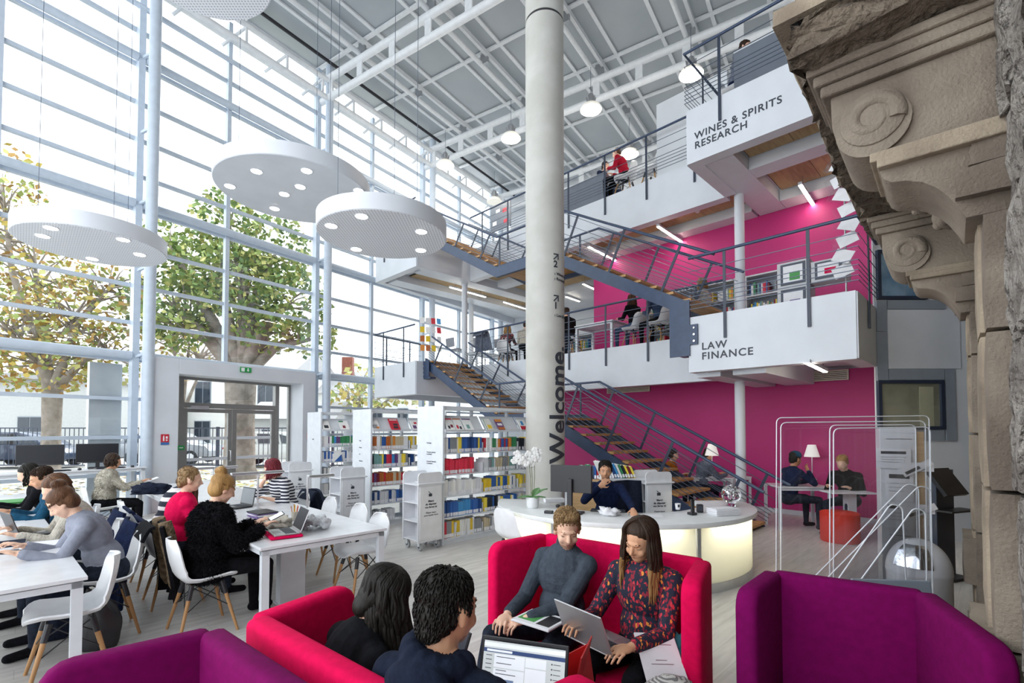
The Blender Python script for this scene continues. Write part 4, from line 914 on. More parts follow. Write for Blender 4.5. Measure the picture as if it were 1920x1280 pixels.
def lump(name, label, cat, loc, m, r, seed=1, n=3, flat=.6, rz=0, rough=.35, sub=3):
    """crumpled cloth or paper: an uneven rounded heap"""
    bm = bmesh.new(); bmesh.ops.create_icosphere(bm, subdivisions=sub, radius=1); rg = random.Random(seed); from mathutils import noise
    for v in bm.verts:
        d = v.co.normalized(); k = 1+rough*noise.noise(d*n*.8+Vector((seed, 0, 0)))+rough*.5*noise.noise(d*n*2.3+Vector((0, seed, 0)))
        v.co = Vector((d.x*r[0]*k, d.y*r[1]*k, max(-.0, (d.z*k+.55))*r[2]*flat))
    me = bpy.data.meshes.new(name); bm.to_mesh(me); bm.free(); me.materials.append(MATS[m])
    me.polygons.foreach_set('use_smooth', [True]*len(me.polygons))
    o = link(name, me, None, None, None, loc, (0, 0, rz)); tag(o, label, cat); return o
def mouse(label, loc, rz=0, z=0):
    o = MB().ell((0, 0, .012), (.03, .05, .022), 14, 8).part('computer_mouse', 'black_plastic', None, 60, loc=loc, rot=(0, 0, rz)); tag(o, label, 'mouse'); MB().bb(-.003, .003, .01, .035, .03, .037).part('scroll_wheel', 'grey_metal', o); return o
mouse('black mouse under the hand of the man at reception', at_desk(1046, 950))
o = MB().bb(-.05, .05, -.03, .03, 0, .03).part('card_reader', 'black_plastic', None, loc=at_desk(1029, 962), rot=(0, 0, R(-20)), bev=.006); tag(o, 'small black box at the front left of the reception desk', 'device')
lump('crumpled_paper', 'crumpled white paper on the reception desk beside the keyboard', 'paper', at_desk(1143, 966), 'paper', (.10, .06, .07), 4, 4, .8, 0, .8)
cp = thing('paper_cup', 'white paper coffee cup with dark logo on the reception desk', 'cup', at_desk(1271, 957))
MB().lathe([(.024, 0), (.034, .085), (.031, .085), (.022, .006)], 20).part('cup_body', 'paper', cp, 50); MB().lathe([(.0245, .0), (.026, .018), (.0255, .018)], 20).part('dark_base', 'ink', cp, 50); MB().bb(-.012, .012, -.034, -.029, .045, .075).part('printed_mark', 'ink', cp)
ph = thing('cordless_phone', 'black cordless phone standing in its cradle on the reception desk', 'phone', at_desk(1299, 965), R(20)); MB().bar((0, 0, .02), (.02, .03, .17), .045, .022, up=(0, 1, 0)).part('handset', 'black_plastic', ph, bev=.006); MB().bb(-.04, .04, -.03, .05, 0, .03).part('cradle', 'black_plastic', ph, bev=.008)
MB().bb(-.035, .035, -.03, .03, 0, .095).part('speaker_box', 'black_plastic', None, loc=at_desk(1316, 962)+Vector((0, .06, 0)), rot=(0, 0, R(-10)), bev=.01); tag(bpy.data.objects['speaker_box'], 'small black speaker box beside the cordless phone', 'speaker'); MB().bb(-.025, .025, -.032, -.03, .02, .08).part('speaker_cloth', 'ink', bpy.data.objects['speaker_box'])
ps = thing('paper_stack', 'stack of white leaflets at the right end of the reception desk', 'papers', at_desk(1356, 964), R(14))
for k in range(9): MB().bb(-.15+.006*math.sin(k*2.1), .15+.006*math.sin(k*2.1), -.09+.005*math.cos(k*3), .09+.005*math.cos(k*3), .008*k, .008*k+.0075).part('leaflet_bundle', 'paper', ps)
MB().bb(-.13, .09, -.07, .06, .0735, .076).part('top_sheet', 'paper', ps, rot=(0, 0, R(8)))
o = MB().bb(-.12, .12, -.08, .08, 0, .003).part('paper_sheet', 'paper', None, loc=at_desk(1222, 967), rot=(0, 0, R(-12))); tag(o, 'single lilac sheet lying flat on the reception desk', 'paper')
o = thing('notepad', 'white notepad behind the orchid pot on the reception desk', 'notepad', at_desk(1040, 943)+Vector((0, .1, 0)), R(10)); MB().bb(-.13, .13, -.06, .06, 0, .045).part('pages', 'paper', o, bev=.004); MB().bb(-.13, .13, -.06, .06, .045, .048).part('top_page', 'white_plastic', o)
# glass globe
m = mat('clear_glass', (.95, .97, 1), .02, trans=1.)
gl = thing('glass_globe', 'clear cut glass globe at the right end of the reception desk', 'glass globe', at_desk(1371, 948)); 
g = MB(); g.ell((0, 0, .145), .118, 18, 12); g.part('globe', 'clear_glass', gl, 30); MB().lathe([(.06, 0), (.05, .015), (.03, .04)], 18).part('foot', 'clear_glass', gl, 40)
fc = MB(); rg = random.Random(3)
for k in range(26): a, b = rg.uniform(0, 6.28), rg.uniform(-1.2, 1.2); v = Vector((math.cos(a)*math.cos(b), math.sin(a)*math.cos(b), math.sin(b)))*.1*rg.uniform(.3, .95)+Vector((0, 0, .145)); fc.ell(v, .014, 6, 4)
fc.part('silver_filling', 'chrome', gl, 30, kind='stuff')
# orchid
mat('orchid_white', (.85, .85, .83), .6); mat('leaf_green', srgb('#4b7a45'), .4, col2=srgb('#5f9152')); mat('stem_green', srgb('#6f7a4a'), .5); mat('pot_white', (.78, .79, .8), .35)
orc = thing('orchid', 'white orchid with four stems in a white pot on the reception desk', 'plant', at_desk(999, 951))
MB().lathe([(.065, 0), (.075, .02), (.082, .13), (.074, .13), (.07, .10)], 24).part('pot', 'pot_white', orc, 50); MB().lathe([(.072, .09), (.072, .10)], 20).part('soil', 'stone_dark', orc)
rg = random.Random(11)
for k, (a, L, w_) in enumerate(((200, .2, .05), (150, .17, .045), (20, .2, .05), (-15, .16, .045), (60, .18, .05), (-70, .14, .04))):
    d = Vector((math.cos(R(a)), math.sin(R(a)), 0)); s_ = Vector((-d.y, d.x, 0)); up = .10 if k in (2, 4) else .02
    def lf_(u, v, d=d, s_=s_, L=L, w_=w_, up=up): wv = w_*math.sin(math.pi*min(1, max(.03, v))**.8)*(u-.5)*2; return d*(v*L)+s_*wv+Vector((0, 0, .12+up*2*v-.22*up*v*v*4-.02*v+abs(u-.5)*.02))
    MB().grid(lf_, 4, 8).part('leaf', 'leaf_green', orc, 60, thick=.004)
for k in range(4):
    a = R((170, 195, 60, 110)[k]); H = (.50, .47, .52, .45)[k]; b = Vector((.02*math.cos(a), .02*math.sin(a), .11)); t = Vector((.05*math.cos(a), .05*math.sin(a), .1+H)); e = t+Vector(((-.11, -.14, .04, -.05)[k], -.04, .02))
    st = MB().tube([b, b.lerp(t, .5)+Vector((.008, 0, 0)), t, t.lerp(e, .6)+Vector((0, 0, .02)), e], .0035, 5).part('stem', 'stem_green', orc)
    for j in range(8):
        c = t.lerp(e, j/7)+Vector((rg.uniform(-.045, .045), rg.uniform(-.04, .02), rg.uniform(-.03, .06))); fl_ = MB()
        for q_ in range(5): an = q_*1.257+rg.uniform(0, 1); n_ = Vector((math.cos(an), -.15, math.sin(an)))*.026; fl_.ell(c+n_, (.024, .006, .024), 7, 5)
        fl_.ell(c+Vector((0, -.008, -.004)), .007, 6, 4); fl_.part('blossom', 'orchid_white', orc, 60)
# office chair with jacket, low cabinet and book boxes behind the desk
mat('navy_cloth', srgb('#262c3d'), .9, col2=srgb('#1e2331'), scale=40, spec=.1)
oc = thing('office_chair', 'dark office chair with a navy jacket over its back behind the desk', 'chair', (1.72, 6.95, 0), R(200))
def drape_back(u, v): x = (u-.5)*.52*(1-.1*v); return Vector((x, -.20-.05*math.cos((u-.5)*3)+.015*math.sin(u*14), .48+.50*v-.02*abs(u-.5)))
MB().grid(drape_back, 14, 8).part('jacket', 'navy_cloth', oc, 60, thick=.04); MB().bb(-.24, .24, -.22, .24, .44, .51).part('seat', 'black_plastic', oc, bev=.03); MB().cyl((0, 0, .08), (0, 0, .44), .03, 12).part('gas_column', 'black_plastic', oc, 50)
for k in range(5): a = k*1.257; l = MB().bar((0, 0, .1), (.26*math.cos(a), .26*math.sin(a), .06), .04, .025).part('leg', 'black_plastic', oc); MB().ell((.26*math.cos(a), .26*math.sin(a), .03), .03, 8, 6).part('caster', 'black_plastic', l, 50)
cab = thing('low_cabinet', 'low wooden cabinet with books behind the reception desk', 'cabinet', (1.37, 7.55, 0), R(3)); mat('pale_oak', srgb('#c8a77c'), .5, col2=srgb('#b8956a'), scale=5, stretch=(1, 8, 8))
MB().bb(-.5, .75, 0, .4, .04, .92).part('carcass', 'white_paint', cab); MB().bb(-.52, .77, -.02, .42, .92, .95).part('cabinet_top', 'pale_oak', cab)
for x in (-.48, .14): d_ = MB().bb(x, x+.58, -.02, 0, .08, .9).part('door', 'pale_oak', cab); MB().cyl((x+.5, -.03, .5), (x+.5, -.03, .6), .006, 6).part('handle', 'alu', d_)
cM = Matrix.Translation((1.37, 7.55, 0)) @ Matrix.Rotation(R(3), 4, 'Z')
for k, (x, th, h, c, lab) in enumerate(((-.30, .045, .21, '#3b8a5a', 'green book first on the cabinet behind the reception desk'), (-.25, .04, .20, '#3b8a5a', 'green book second on the cabinet behind the reception desk'), (-.205, .05, .22, '#3b8a5a', 'thick green book third on the cabinet behind reception'), (-.10, .03, .2, '#2d5fa8', 'blue book on the cabinet behind the reception monitor'), (-.06, .03, .21, '#c9283c', 'red book on the cabinet behind the reception monitor'), (-.02, .11, .24, '#c7b899', 'beige box file on the cabinet behind the man at reception'), (.33, .10, .16, '#d98a3a', 'orange box on the cabinet right of the man at reception'))):
    place_book(cM @ Matrix.Translation((x, .04, .95)), th, .2, h, c, lab, group='books behind the reception desk')
bx = thing('book_trolley', 'white slanted book trolley full of leaning books by the stairs', 'book trolley', (1.66, 7.30, 0), R(8)); MB().bb(-.28, .30, -.02, .34, .04, .96).part('body', 'lacquer', bx, bev=.006); MB().bb(-.3, .32, -.04, .36, .96, .985).part('tray', 'lacquer', bx)
bM = Matrix.Translation((1.62, 7.38, .985)) @ Matrix.Rotation(R(8), 4, 'Z')
for k, c in enumerate(('#f2f2f0', '#f2f2f0', '#e6e6e2', '#f2f2f0', '#1d4380', '#3f8fc9', '#e6e6e2', '#3b8a5a', '#222831', '#f0d648', '#7a2030', '#f0d648')):
    place_book(bM @ Matrix.Translation((-.24+k*.042, .0, 0)), .03, .22, .27-.008*k, c, '%s book leaning %s from left in the slanted book trolley' % (CN[c], ORD[k]), R(-24), 'books in the slanted trolley')
# ================================================================== leaflet tower, bin, kiosk, acrylic screens
def paper_on(parent, x, z, wd, ht, y=-.003, tilt=0, dark=True):
    m_ = MB().bb(-wd/2, wd/2, -.002, 0, -ht/2, ht/2).part('notice_sheet', 'paper', parent, loc=(x, y, z), rot=(0, tilt, 0))
    if dark: MB().bb(-wd*.36, wd*.36, -.003, -.002, ht*.24, ht*.38).part('title_bar', 'ink', m_)
    for k in range(3): MB().bb(-wd*.36, wd*(.36-.1*k), -.003, -.002, ht*(.08-.13*k)-.002, ht*(.08-.13*k)+.002).part('print_line', 'grey_metal', m_)
tw = thing('leaflet_tower', 'white leaflet tower with printed notices standing right of the screens', 'leaflet stand', (3.62, 4.60, 0), R(-30))
MB().bb(-.15, .12, -.05, .22, 0, 1.74).part('body', 'lacquer', tw, bev=.005); MB().bb(.12, .18, -.03, .20, .5, 1.70).part('side_rack', 'pale_oak', tw)
for z in (.5, .62, .74): MB().bb(-.09, .07, -.054, -.05, z, z+.004).part('slot', 'ink', tw)
MB().bb(-.10, .09, -.054, -.05, 1.63, 1.634).part('slot', 'ink', tw)
paper_on(tw, -.05, 1.45, .26, .18, -.06); paper_on(tw, -.01, 1.2, .21, .28, -.055); paper_on(tw, -.02, .93, .22, .24, -.055)
for z, t in ((1.38, R(-35)), (1.0, R(-30))): MB().bb(-.02, .24, -.06, -.055, z-.04, z+.04).part('leaflet', 'paper', tw, loc=(.0, 0, 0), rot=(0, 0, 0)); tw.children[-1].rotation_euler = (0, 0, 0)
for x_, z_, a_ in ((.12, 1.37, -32), (.14, .98, -28)):
    l = MB().bb(-.12, .12, -.003, 0, -.03, .03).part('leaflet', 'paper', tw, loc=(x_, -.07, z_), rot=(0, R(a_), 0)); MB().bb(-.10, .02, -.005, -.003, -.015, .012).part('printed_block', 'ink', l)
bn = thing('swing_bin', 'white round bin with domed lid and chrome flap beside the stone jamb', 'waste bin', (3.12, 3.80, 0), R(-25))
MB().lathe([(.19, 0), (.2, .02), (.2, .62), (.205, .63), (.205, .645)], 40).part('drum', 'lacquer', bn, 40); MB().lathe([(.204*math.cos(R(a_))+.0005, .645+.24*math.sin(R(a_))) for a_ in range(0, 91, 6)], 48).part('dome_lid', 'lacquer', bn, 60)
fp = MB()
def flap(u, v): a = R(-150+70*u); t = R(10+48*v); r = .212; return Vector((r*math.cos(t)*math.cos(a), r*math.cos(t)*math.sin(a), .655+.232*math.sin(t)))
fp.grid(flap, 10, 8); fp.part('chrome_flap', 'chrome', bn, 60, thick=.004)
kk = thing('touch_kiosk', 'slim dark information kiosk with tilted screen behind the bin', 'kiosk', (5.02, 5.75, 0), R(20))
MB().bb(-.16, .16, -.03, .03, .02, 1.25).part('pillar', 'navy_dark', kk, bev=.006); MB().bb(-.2, .2, -.16, .16, 0, .03).part('foot_plate', 'black_plastic', kk, bev=.006); MB().bb(-.25, .14, -.02, .02, -.17, .17).part('screen', 'black_gloss', kk, loc=(-.05, -.1, 1.12), rot=(R(-35), 0, 0)); MB().bb(-.2, .28, -.2, -.02, .78, .80).part('shelf', 'black_plastic', kk)
mat('acrylic_edge_light', (.85, .88, .93), .15, emit=0.)  # pale colour stands in for light gathered at the sheet edges
def sheet(label, pts, Y, rad=.05, th=.008, yaw=0.):
    """bent clear acrylic sheet: outline in metres at its own distance"""
    P3 = [ony(x, y, Y) for x, y in pts]; c = P3[0]; o = thing('acrylic_screen', label, 'acrylic screen', (c.x, Y, 0), yaw); pl = []
    n = len(P3)
    for i, p in enumerate(P3):
        a, b = P3[i-1], P3[(i+1) % n]; va = (a-p).normalized(); vb = (b-p).normalized(); r = min(rad, (a-p).length*.4, (b-p).length*.4)
        if p.z < .05: pl.append((p.x-c.x, max(0, p.z))); continue
        for k in range(6): t = k/5; q_ = (p+va*r)*(1-t)**2+p*2*t*(1-t)+(p+vb*r)*t*t; pl.append((q_.x-c.x, q_.z))
    ar = sum(a[0]*b[1]-b[0]*a[1] for a, b in zip(pl, pl[1:]+pl[:1]))
    if ar < 0: pl = pl[::-1]
    MB().prism(pl, -th/2, th/2, Matrix.Rotation(R(90), 4, 'X')).part('sheet', 'acrylic', o)
    MB().tube([(x, 0, z) for x, z in pl], .0045, 5, closed=True).part('painted_edge_light', 'acrylic_edge_light', o)
gy = lambda Y: 803+1592/Y
sheet('tallest clear acrylic screen with rounded corners, left one', [(1455, gy(4.3)), (1456, 783), (1742, 779), (1748, gy(4.3))], 4.3)
sheet('clear acrylic screen just in front of the tallest one', [(1464, gy(4.15)), (1464, 792), (1735, 789), (1740, gy(4.15))], 4.15)
sheet('narrower clear acrylic screen before the leaflet tower', [(1556, gy(3.95)), (1556, 797), (1717, 796), (1722, gy(3.95))], 3.95)
sheet('front narrow clear acrylic screen before the leaflet tower', [(1563, gy(3.8)), (1563, 803), (1744, 800), (1748, gy(3.8))], 3.8)
for k, (x0, y0, x1, y1, x2, Y, nm) in enumerate(((1506, 1102, 1722, 906, 1730, 3.65, 'rear'), (1526, 1108, 1745, 910, 1752, 3.5, 'second'), (1556, 1108, 1692, 944, 1708, 3.38, 'third'), (1588, 1122, 1735, 952, 1742, 3.26, 'front'))):
    sheet('clear acrylic screen with a slanted top edge, %s of four' % nm, [(x0, gy(Y)), (x0, y0), (x1-22, y1), (x1, y1+6), (x2, gy(Y))], Y, .04)
o = MB().bb(-.23, .23, -.012, .012, -.02, .16).part('grey_panel_screen', 'grey_panel', None, loc=(2.38, 3.1, .62), rot=(R(-8), 0, R(-6)), bev=.006); tag(o, 'blue grey tablet-like panel sticking up behind the right purple pod', 'panel'); MB().bb(-.06, .06, -.05, .05, -.62, -.02).part('support', 'grey_metal', o)
pf = thing('red_pouf', 'round red orange pouf on the floor below the small white table', 'pouf', onz(1575, 1014, 0)); mat('red_felt', srgb('#d8331f'), .85, col2=srgb('#cf2d1b'), scale=30)
MB().lathe([(.25, .0), (.262, .02), (.262, .42), (.25, .445), (.2, .455)], 40).part('cushion', 'red_felt', pf, 40); MB().lathe([(.262, .425), (.268, .43), (.262, .435)], 40).part('piping', 'red_felt', pf, 60)
# door mat
o = MB().bb(-.5, .5, -.45, .45, 0, .012).part('door_mat', 'black_plastic', None, loc=(2.62, 2.95, 0), rot=(0, 0, FA)); tag(o, 'dark ribbed doormat at the foot of the stone jamb', 'mat')
rb = MB().bb(-.49, .49, -.008, .008, .012, .02).mesh('rib', 'ink')
for k in range(20): link('rib', rb, o, loc=(0, -.42+k*.044, 0))
# ================================================================== tables and lamps by the magenta wall
def small_table(label, x, y, x2, z=.74, Y=None, dp=.6, rz=R(-12), tleg=False):
    a = onz(x, y, z); w_ = (x2-x)/920*a.y; o = thing('small_table', label, 'table', (a.x, a.y, 0), rz)
    MB().bb(0, w_, 0, dp, z-.025, z).part('table_top', 'lacquer', o, bev=.003)
    if tleg: MB().bb(w_*.5, w_*.5+.12, .15, .3, 0, z-.03).part('leg', 'white_metal', o)
    else:
        for xx in (.03, w_-.03):
            for yy in (.03, dp-.03): MB().bb(xx-.022, xx+.022, yy-.022, yy+.022, 0, z-.025).part('leg', 'white_metal', o)
        MB().bb(.03, w_-.03, .02, .05, z-.07, z-.03).part('apron', 'white_metal', o)
    return o
T1 = small_table('small white table with a lamp behind the acrylic screens', 1460, 912, 1556, rz=R(-4)); T2 = small_table('small white table on a single leg behind the leaflet tower', 1560, 923, 1640, tleg=True, rz=R(-4), dp=.35)
T3 = small_table('small white table beneath the stairs with the man in grey', 1300, 895, 1372, rz=R(-6), dp=.5)
T4 = small_table('small white table right of the pipe column by the magenta wall', 1374, 893, 1408, rz=R(-6), dp=.4)
mat('lamp_cone', (.85, .83, .80), .7, emit=.16, ecol=(1, .95, .88))
def table_lamp(label, loc):
    o = thing('table_lamp', label, 'lamp', loc); MB().lathe([(.08, 0), (.08, .015), (.01, .025)], 20).part('foot', 'white_metal', o, 40); MB().cyl((0, 0, .02), (0, 0, .50), .008, 8).part('stem', 'white_metal', o); MB().lathe([(.135, .44), (.07, .67), (.066, .67), (.131, .44)], 28).part('lamp_shade', 'lamp_cone', o, 40)
table_lamp('white table lamp on the small table behind the acrylic screens', onz(1523, 899, .745)); table_lamp('white table lamp beneath the stair handrail', onz(1345, 897, .745)+Vector((0, .25, 0)))
def onq_loc(x, y, q): return onq(x, y, q)
def grille(label, x0, y0, x1, y1, n):
    a, b = onq(x0, y0, 11.0), onq(x1, y1, 11.0); (qa, pa), (qb, pb) = toB(a), toB(b); W_2 = abs(pa-pb); H_ = abs(a.z-b.z)
    H_ = max(.1, onq(x0, y0, 11.).z-onq(x0, y1+(y1-y0)*0.0+4, 11.).z); 
    o = thing('wall_grille', label, 'vent grille', BQ(11.0, pb, onq(x0, y1+2, 11.).z), R(45)); H_ = onq(x0, y0, 11.).z-onq(x0, y1+2, 11.).z
    mat('cream_metal', (.72, .68, .55), .4)
    MB().bb(-.012, .02, 0, W_2, 0, H_).part('backing', 'dark_gap', o)
    for z0, z1 in ((0, .025), (H_-.025, H_)): MB().bb(-.03, -.012, 0, W_2, z0, z1).part('frame_rail', 'cream_metal', o)
    for y0_, y1_ in ((0, .025), (W_2-.025, W_2)): MB().bb(-.03, -.012, y0_, y1_, .025, H_-.025).part('frame_rail', 'cream_metal', o)
    for k in range(n): z = .03+(H_-.06)*(k+.5)/n; MB().bar((-.022, .025, z), (-.022, W_2-.025, z), .022, (H_-.06)/n*.62, up=(0, 0, 1)).part('slat', 'cream_metal', o)
grille('long cream ventilation grille high on the magenta wall', 1465, 701, 1592, 717, 4); grille('small cream ventilation grille on the magenta wall above the stairs', 1139, 727, 1219, 736, 3)
# ================================================================== window desk equipment, study table items
def gloc(x, y, z): return onz(x, y, z)
va = onz(60, 873, .985); vb = onz(155, 868, .985); ga = GA-R(180)+R(0)
for (v, nm, x) in ((va, 'left', 60), (vb, 'right', 155)):
    u_ = {'left': 2.62, 'right': 3.42}[nm]
    mo = monitor('black computer monitor, %s of the two on the window desk' % nm, GW(u_, .62, .985), GA+R(160), .62, .36, .10)
    kb = thing('keyboard', 'black keyboard before the %s monitor on the window desk' % nm, 'keyboard', GW(u_+.12, .86, .985), GA+R(180)); keys(kb, .45, .15)
    mouse('black mouse beside the %s keyboard on the window desk' % nm, GW(u_+.48, .84, .985), GA)
def laptop(label, loc, rz, lid=105, m='alu', wd=.32, dp=.22, screen='black_gloss', base=None):
    """hinge at +y side of base; user sits at -y"""
    o = thing('laptop', label, 'laptop', loc, rz)
    b = MB().bb(-wd/2, wd/2, -dp, 0, 0, .014).part('base', base or m, o, bev=.005)
    k = MB()
    for i in range(13):
        for j in range(5): k.bb(-wd*.43+i*wd*.86/13+.001, -wd*.43+(i+1)*wd*.86/13-.002, -dp*.55+j*dp*.085+.001, -dp*.55+(j+1)*dp*.085-.002, .014, .0165)
    k.part('keys', 'ink', b, kind='stuff'); MB().bb(-.045, .045, -dp*.93, -dp*.64, .014, .015).part('trackpad', 'grey_metal', b)
    a = R(lid); L = MB().bb(-wd/2, wd/2, 0, .008, 0, dp).part('lid', m, o, bev=.004, loc=(0, -.002, .014), rot=(R(90)-a, 0, 0))
    MB().bb(-wd/2+.012, wd/2-.012, -.001, 0, .018, dp-.012).part('screen', screen, L)
    return o, L
mat('screen_grey', (.10, .11, .13), .15); mat('screen_lit', (.45, .5, .55), .2, emit=.6, ecol=(.55, .62, .7))
def qp(x, y, z=.745): v = onz(x, y, z); return v
laptop('silver laptop open on a pink case before the woman in black', qp(555, 1000)+Vector((0, 0, .023)), R(-45-8), 112, 'alu')
o = MB().bb(-.175, .175, -.25, .02, 0, .022).part('laptop_case', 'pink_felt', None, loc=qp(555, 1000), rot=(0, 0, R(-53)), bev=.006); tag(o, 'flat magenta pink laptop case under the silver laptop', 'case')
laptop('dark laptop behind the purple folders on the right row table', qp(462, 948), R(-45+10), 100, 'black_plastic', screen='screen_grey')
laptop('black laptop open before the woman in grey on the left row table', qp(28, 1005), R(135+14), 108, 'black_plastic', screen='screen_grey')
mat('purple_card', srgb('#7d6a9c'), .6); mat('green_card', srgb('#4b9a4f'), .6); mat('grey_wool', srgb('#dddfe2'), .95, col2=srgb('#c0c4c8'), scale=60, bump=.4, bscale=120, spec=.1); mat('linen', srgb('#b9b3a6'), .9, col2=srgb('#a8a296'), scale=20)
def stack(label, loc, rz, cols, wd=.30, dp=.22, th=.012, name='folder_stack', cat='folders'):
    o = thing(name, label, cat, loc, rz)
    for k, c in enumerate(cols): MB().bb(-wd/2, wd/2, -dp/2, dp/2, k*th, (k+1)*th-.001).part('folder', c, o, rot=(0, 0, R((k*37) % 11-5)))
    return o
stack('pile of purple and white folders beside the woman in black', qp(492, 968), R(-40), ['purple_card', 'purple_card', 'paper', 'purple_card', 'black_plastic'])
stack('green folder and papers before the man in teal', qp(25, 945), R(-40), ['paper', 'paper', 'green_card', 'green_card'], .4, .3)
stack('notebook pile with phone at the left edge of the lower left table', qp(12, 1025), R(-50), ['paper', 'paper', 'navy_cloth'], .3, .22, .01)
o = MB().bb(-.15, .15, -.21, .21, 0, .004).part('paper_sheet', 'paper', None, loc=qp(105, 1018), rot=(0, 0, R(-52))); tag(o, 'white printed sheets before the woman in grey', 'paper'); MB().bb(-.12, .12, -.17, -.16, .004, .005).part('print_line', 'grey_metal', o)
o = MB().bb(-.036, .036, -.07, .07, 0, .009).part('smartphone', 'black_gloss', None, loc=qp(20, 1035), rot=(0, 0, R(-60)), bev=.004); tag(o, 'black smartphone lying on the lower left table', 'phone'); MB().bb(-.03, .03, -.06, .06, .009, .0095).part('screen', 'screen_grey', o)
lump('canvas_bag', 'pale canvas bag lying between the laptops on the right row table', 'bag', qp(515, 985), 'linen', (.2, .14, .08), 12, 3, .8, R(-40), .4, 4)
pc = thing('pencil_pouch', 'bundle of coloured pencils standing behind the silver laptop', 'pencils', qp(552, 975)); MB().lathe([(.03, 0), (.035, .09), (.031, .09)], 14).part('holder', 'linen', pc, 50)
for k, c in enumerate(('#c9283c', '#d98a3a', '#b9652c', '#c9283c', '#c7b899', '#e8c531')): a = k*1.05; MB().cyl((.012*math.cos(a), .012*math.sin(a), .01), (.04*math.cos(a), .04*math.sin(a), .15+.01*(k % 3)), .004, 6).part('pencil', bmat(c), pc)
for k in range(3):
    o = MB().cyl((-.07, 0, .005), (.07, 0, .005), .005, 6).part('pen', ('sign_blue', 'ink', 'sign_red')[k], None, loc=qp(472+9*k, 976+3*k), rot=(0, 0, R(20+25*k))); tag(o, ('blue', 'black', 'red')[k]+' pen lying by the folders on the right row table', 'pen'); MB().cyl((.05, 0, .005), (.075, 0, .005), .0056, 6).part('cap', 'white_plastic', o)
def desk_lamp(label, base, hq, double):
    o = thing('desk_lamp', label, 'desk lamp', base, R(45)); H_ = .44
    MB().bb(-.05, .05, -.05, .05, 0, .012).part('foot', 'alu', o, bev=.003)
    for y in (-.012, .012): MB().cyl((0, y, .01), (0, y, H_), .007, 8).part('post', 'alu', o, 50)
    for sx in ((1, -1) if double else (1,)):
        h = MB().bb(.0, sx*.30, -.035, .035, H_-.01, H_+.022).part('lamp_head', 'alu', o, bev=.008); MB().bb(sx*.05, sx*.28, -.025, .025, H_-.013, H_-.01).part('diffuser', 'white_plastic', h)
desk_lamp('silver desk lamp with one arm on the right row table', qp(576, 968), 0, False); desk_lamp('silver double-armed desk lamp in the middle of the right row table', qp(483, 955), 0, True); desk_lamp('silver double-armed desk lamp at the window end of the right row table', qp(399, 938), 0, True)
lump('navy_bag', 'navy cloth bag on the table before the cream fleece woman', 'bag', qp(283, 925), 'navy_cloth', (.24, .14, .13), 21, 3, .8, R(20), .4, 4)
lump('black_handbag', 'black leather handbag on the floor behind the lower left table leg', 'bag', onz(185, 1215, 0), 'black_plastic', (.13, .07, .26), 30, 2, 1., R(30), .15, 4)
lump('black_rucksack', 'black rucksack on the floor under the lower left table', 'bag', onz(118, 1190, 0), 'navy_cloth', (.20, .14, .30), 33, 2, 1., R(60), .2, 4)
lump('red_extinguisher_bag', 'small red bag by the left door jamb', 'bag', GW(4.62, .75, 0.0)+Vector((0, 0, 0)), 'sign_red', (.12, .1, .3), 5, 2, 1., 0, .2, 3)
# ================================================================== people
def mskin(n, h, h2=None): mat(n, srgb(h), .5, col2=srgb(h2 or h), scale=12, spec=.35)
mskin('skin_fair', '#e6bda4', '#ddb096'); mskin('skin_warm', '#d3a07f', '#c99573'); mskin('skin_tan', '#bd8868', '#b27c5c'); mskin('lip', '#a85a55'); mskin('stubble', '#b48d77', '#9c7763')
for n, h, h2 in (('hair_black', '#14130f', '#221f1b'), ('hair_darkbrown', '#2a1d15', '#3a281c'), ('hair_brown', '#4a3021', '#6a4a33'), ('hair_chestnut', '#3a2419', '#553726'), ('hair_blond', '#b18a55', '#8d6a3e'), ('hair_sand', '#9a7d58', '#7f6444'), ('hair_red', '#5e1f2a', '#7a2c36'), ('hair_ombre', '#a07c4e', '#7e5c38')):
    mat(n, srgb(h), .5, col2=srgb(h2), scale=25, stretch=(1, 1, .15), bump=.35, bscale=90, spec=.22)
def cloth(n, h, h2=None, bump=.25, bs=60, sc=25): mat(n, srgb(h), .92, col2=srgb(h2 or h), scale=sc, bump=bump, bscale=bs, spec=.12)
cloth('cloth_charcoal', '#48505a', '#3d444e', .4, 90); cloth('cloth_jeans', '#20252f', '#2b3240'); cloth('cloth_black', '#0d0d10', '#15151a'); cloth('cloth_fluffy', '#0a0a0c', '#1a1a1f', 1., 55, 40); cloth('cloth_navy', '#141d36', '#1b2645'); cloth('cloth_hood', '#151b2a', '#1c2334')
cloth('cloth_pink', '#dd0f50', '#cc0c49'); cloth('cloth_grey', '#8f93a0', '#858996'); cloth('cloth_cream', '#c9c3b6', '#b2aca0', .8, 70); cloth('cloth_teal', '#1f4d68', '#193f57'); cloth('cloth_fleece', '#c4beb0', '#aaa496', .9, 50); cloth('cloth_fur', '#8d7a63', '#6b5a47', 1., 60, 30); cloth('cloth_red', '#b51d35', '#a5182f'); cloth('cloth_denim', '#42536f', '#36465f'); cloth('cloth_orange', '#c47a2e', '#a8621f'); cloth('cloth_greymix', '#5a6070', '#747a88', .6, 40)
pattern_mat('cloth_floral', [(0, (.010, .012, .03)), (.62, (.25, .012, .03)), (.80, (.008, .012, .035)), (.90, (.55, .03, .05)), (.965, (.75, .25, .04))], 95, .85, stretch=(1, 1, .55))
pattern_mat('cloth_stripe', [(0, (.012, .015, .035)), (.55, (.75, .75, .76))], 7.5, .9, 'wave'); pattern_mat('cloth_stripe_wide', [(0, (.012, .015, .03)), (.6, (.7, .66, .66))], 3.2, .9, 'wave')
pattern_mat('cloth_plaid', [(0, (.03, .03, .035)), (.45, (.6, .58, .58)), (.6, (.25, .06, .07))], 30, .9)
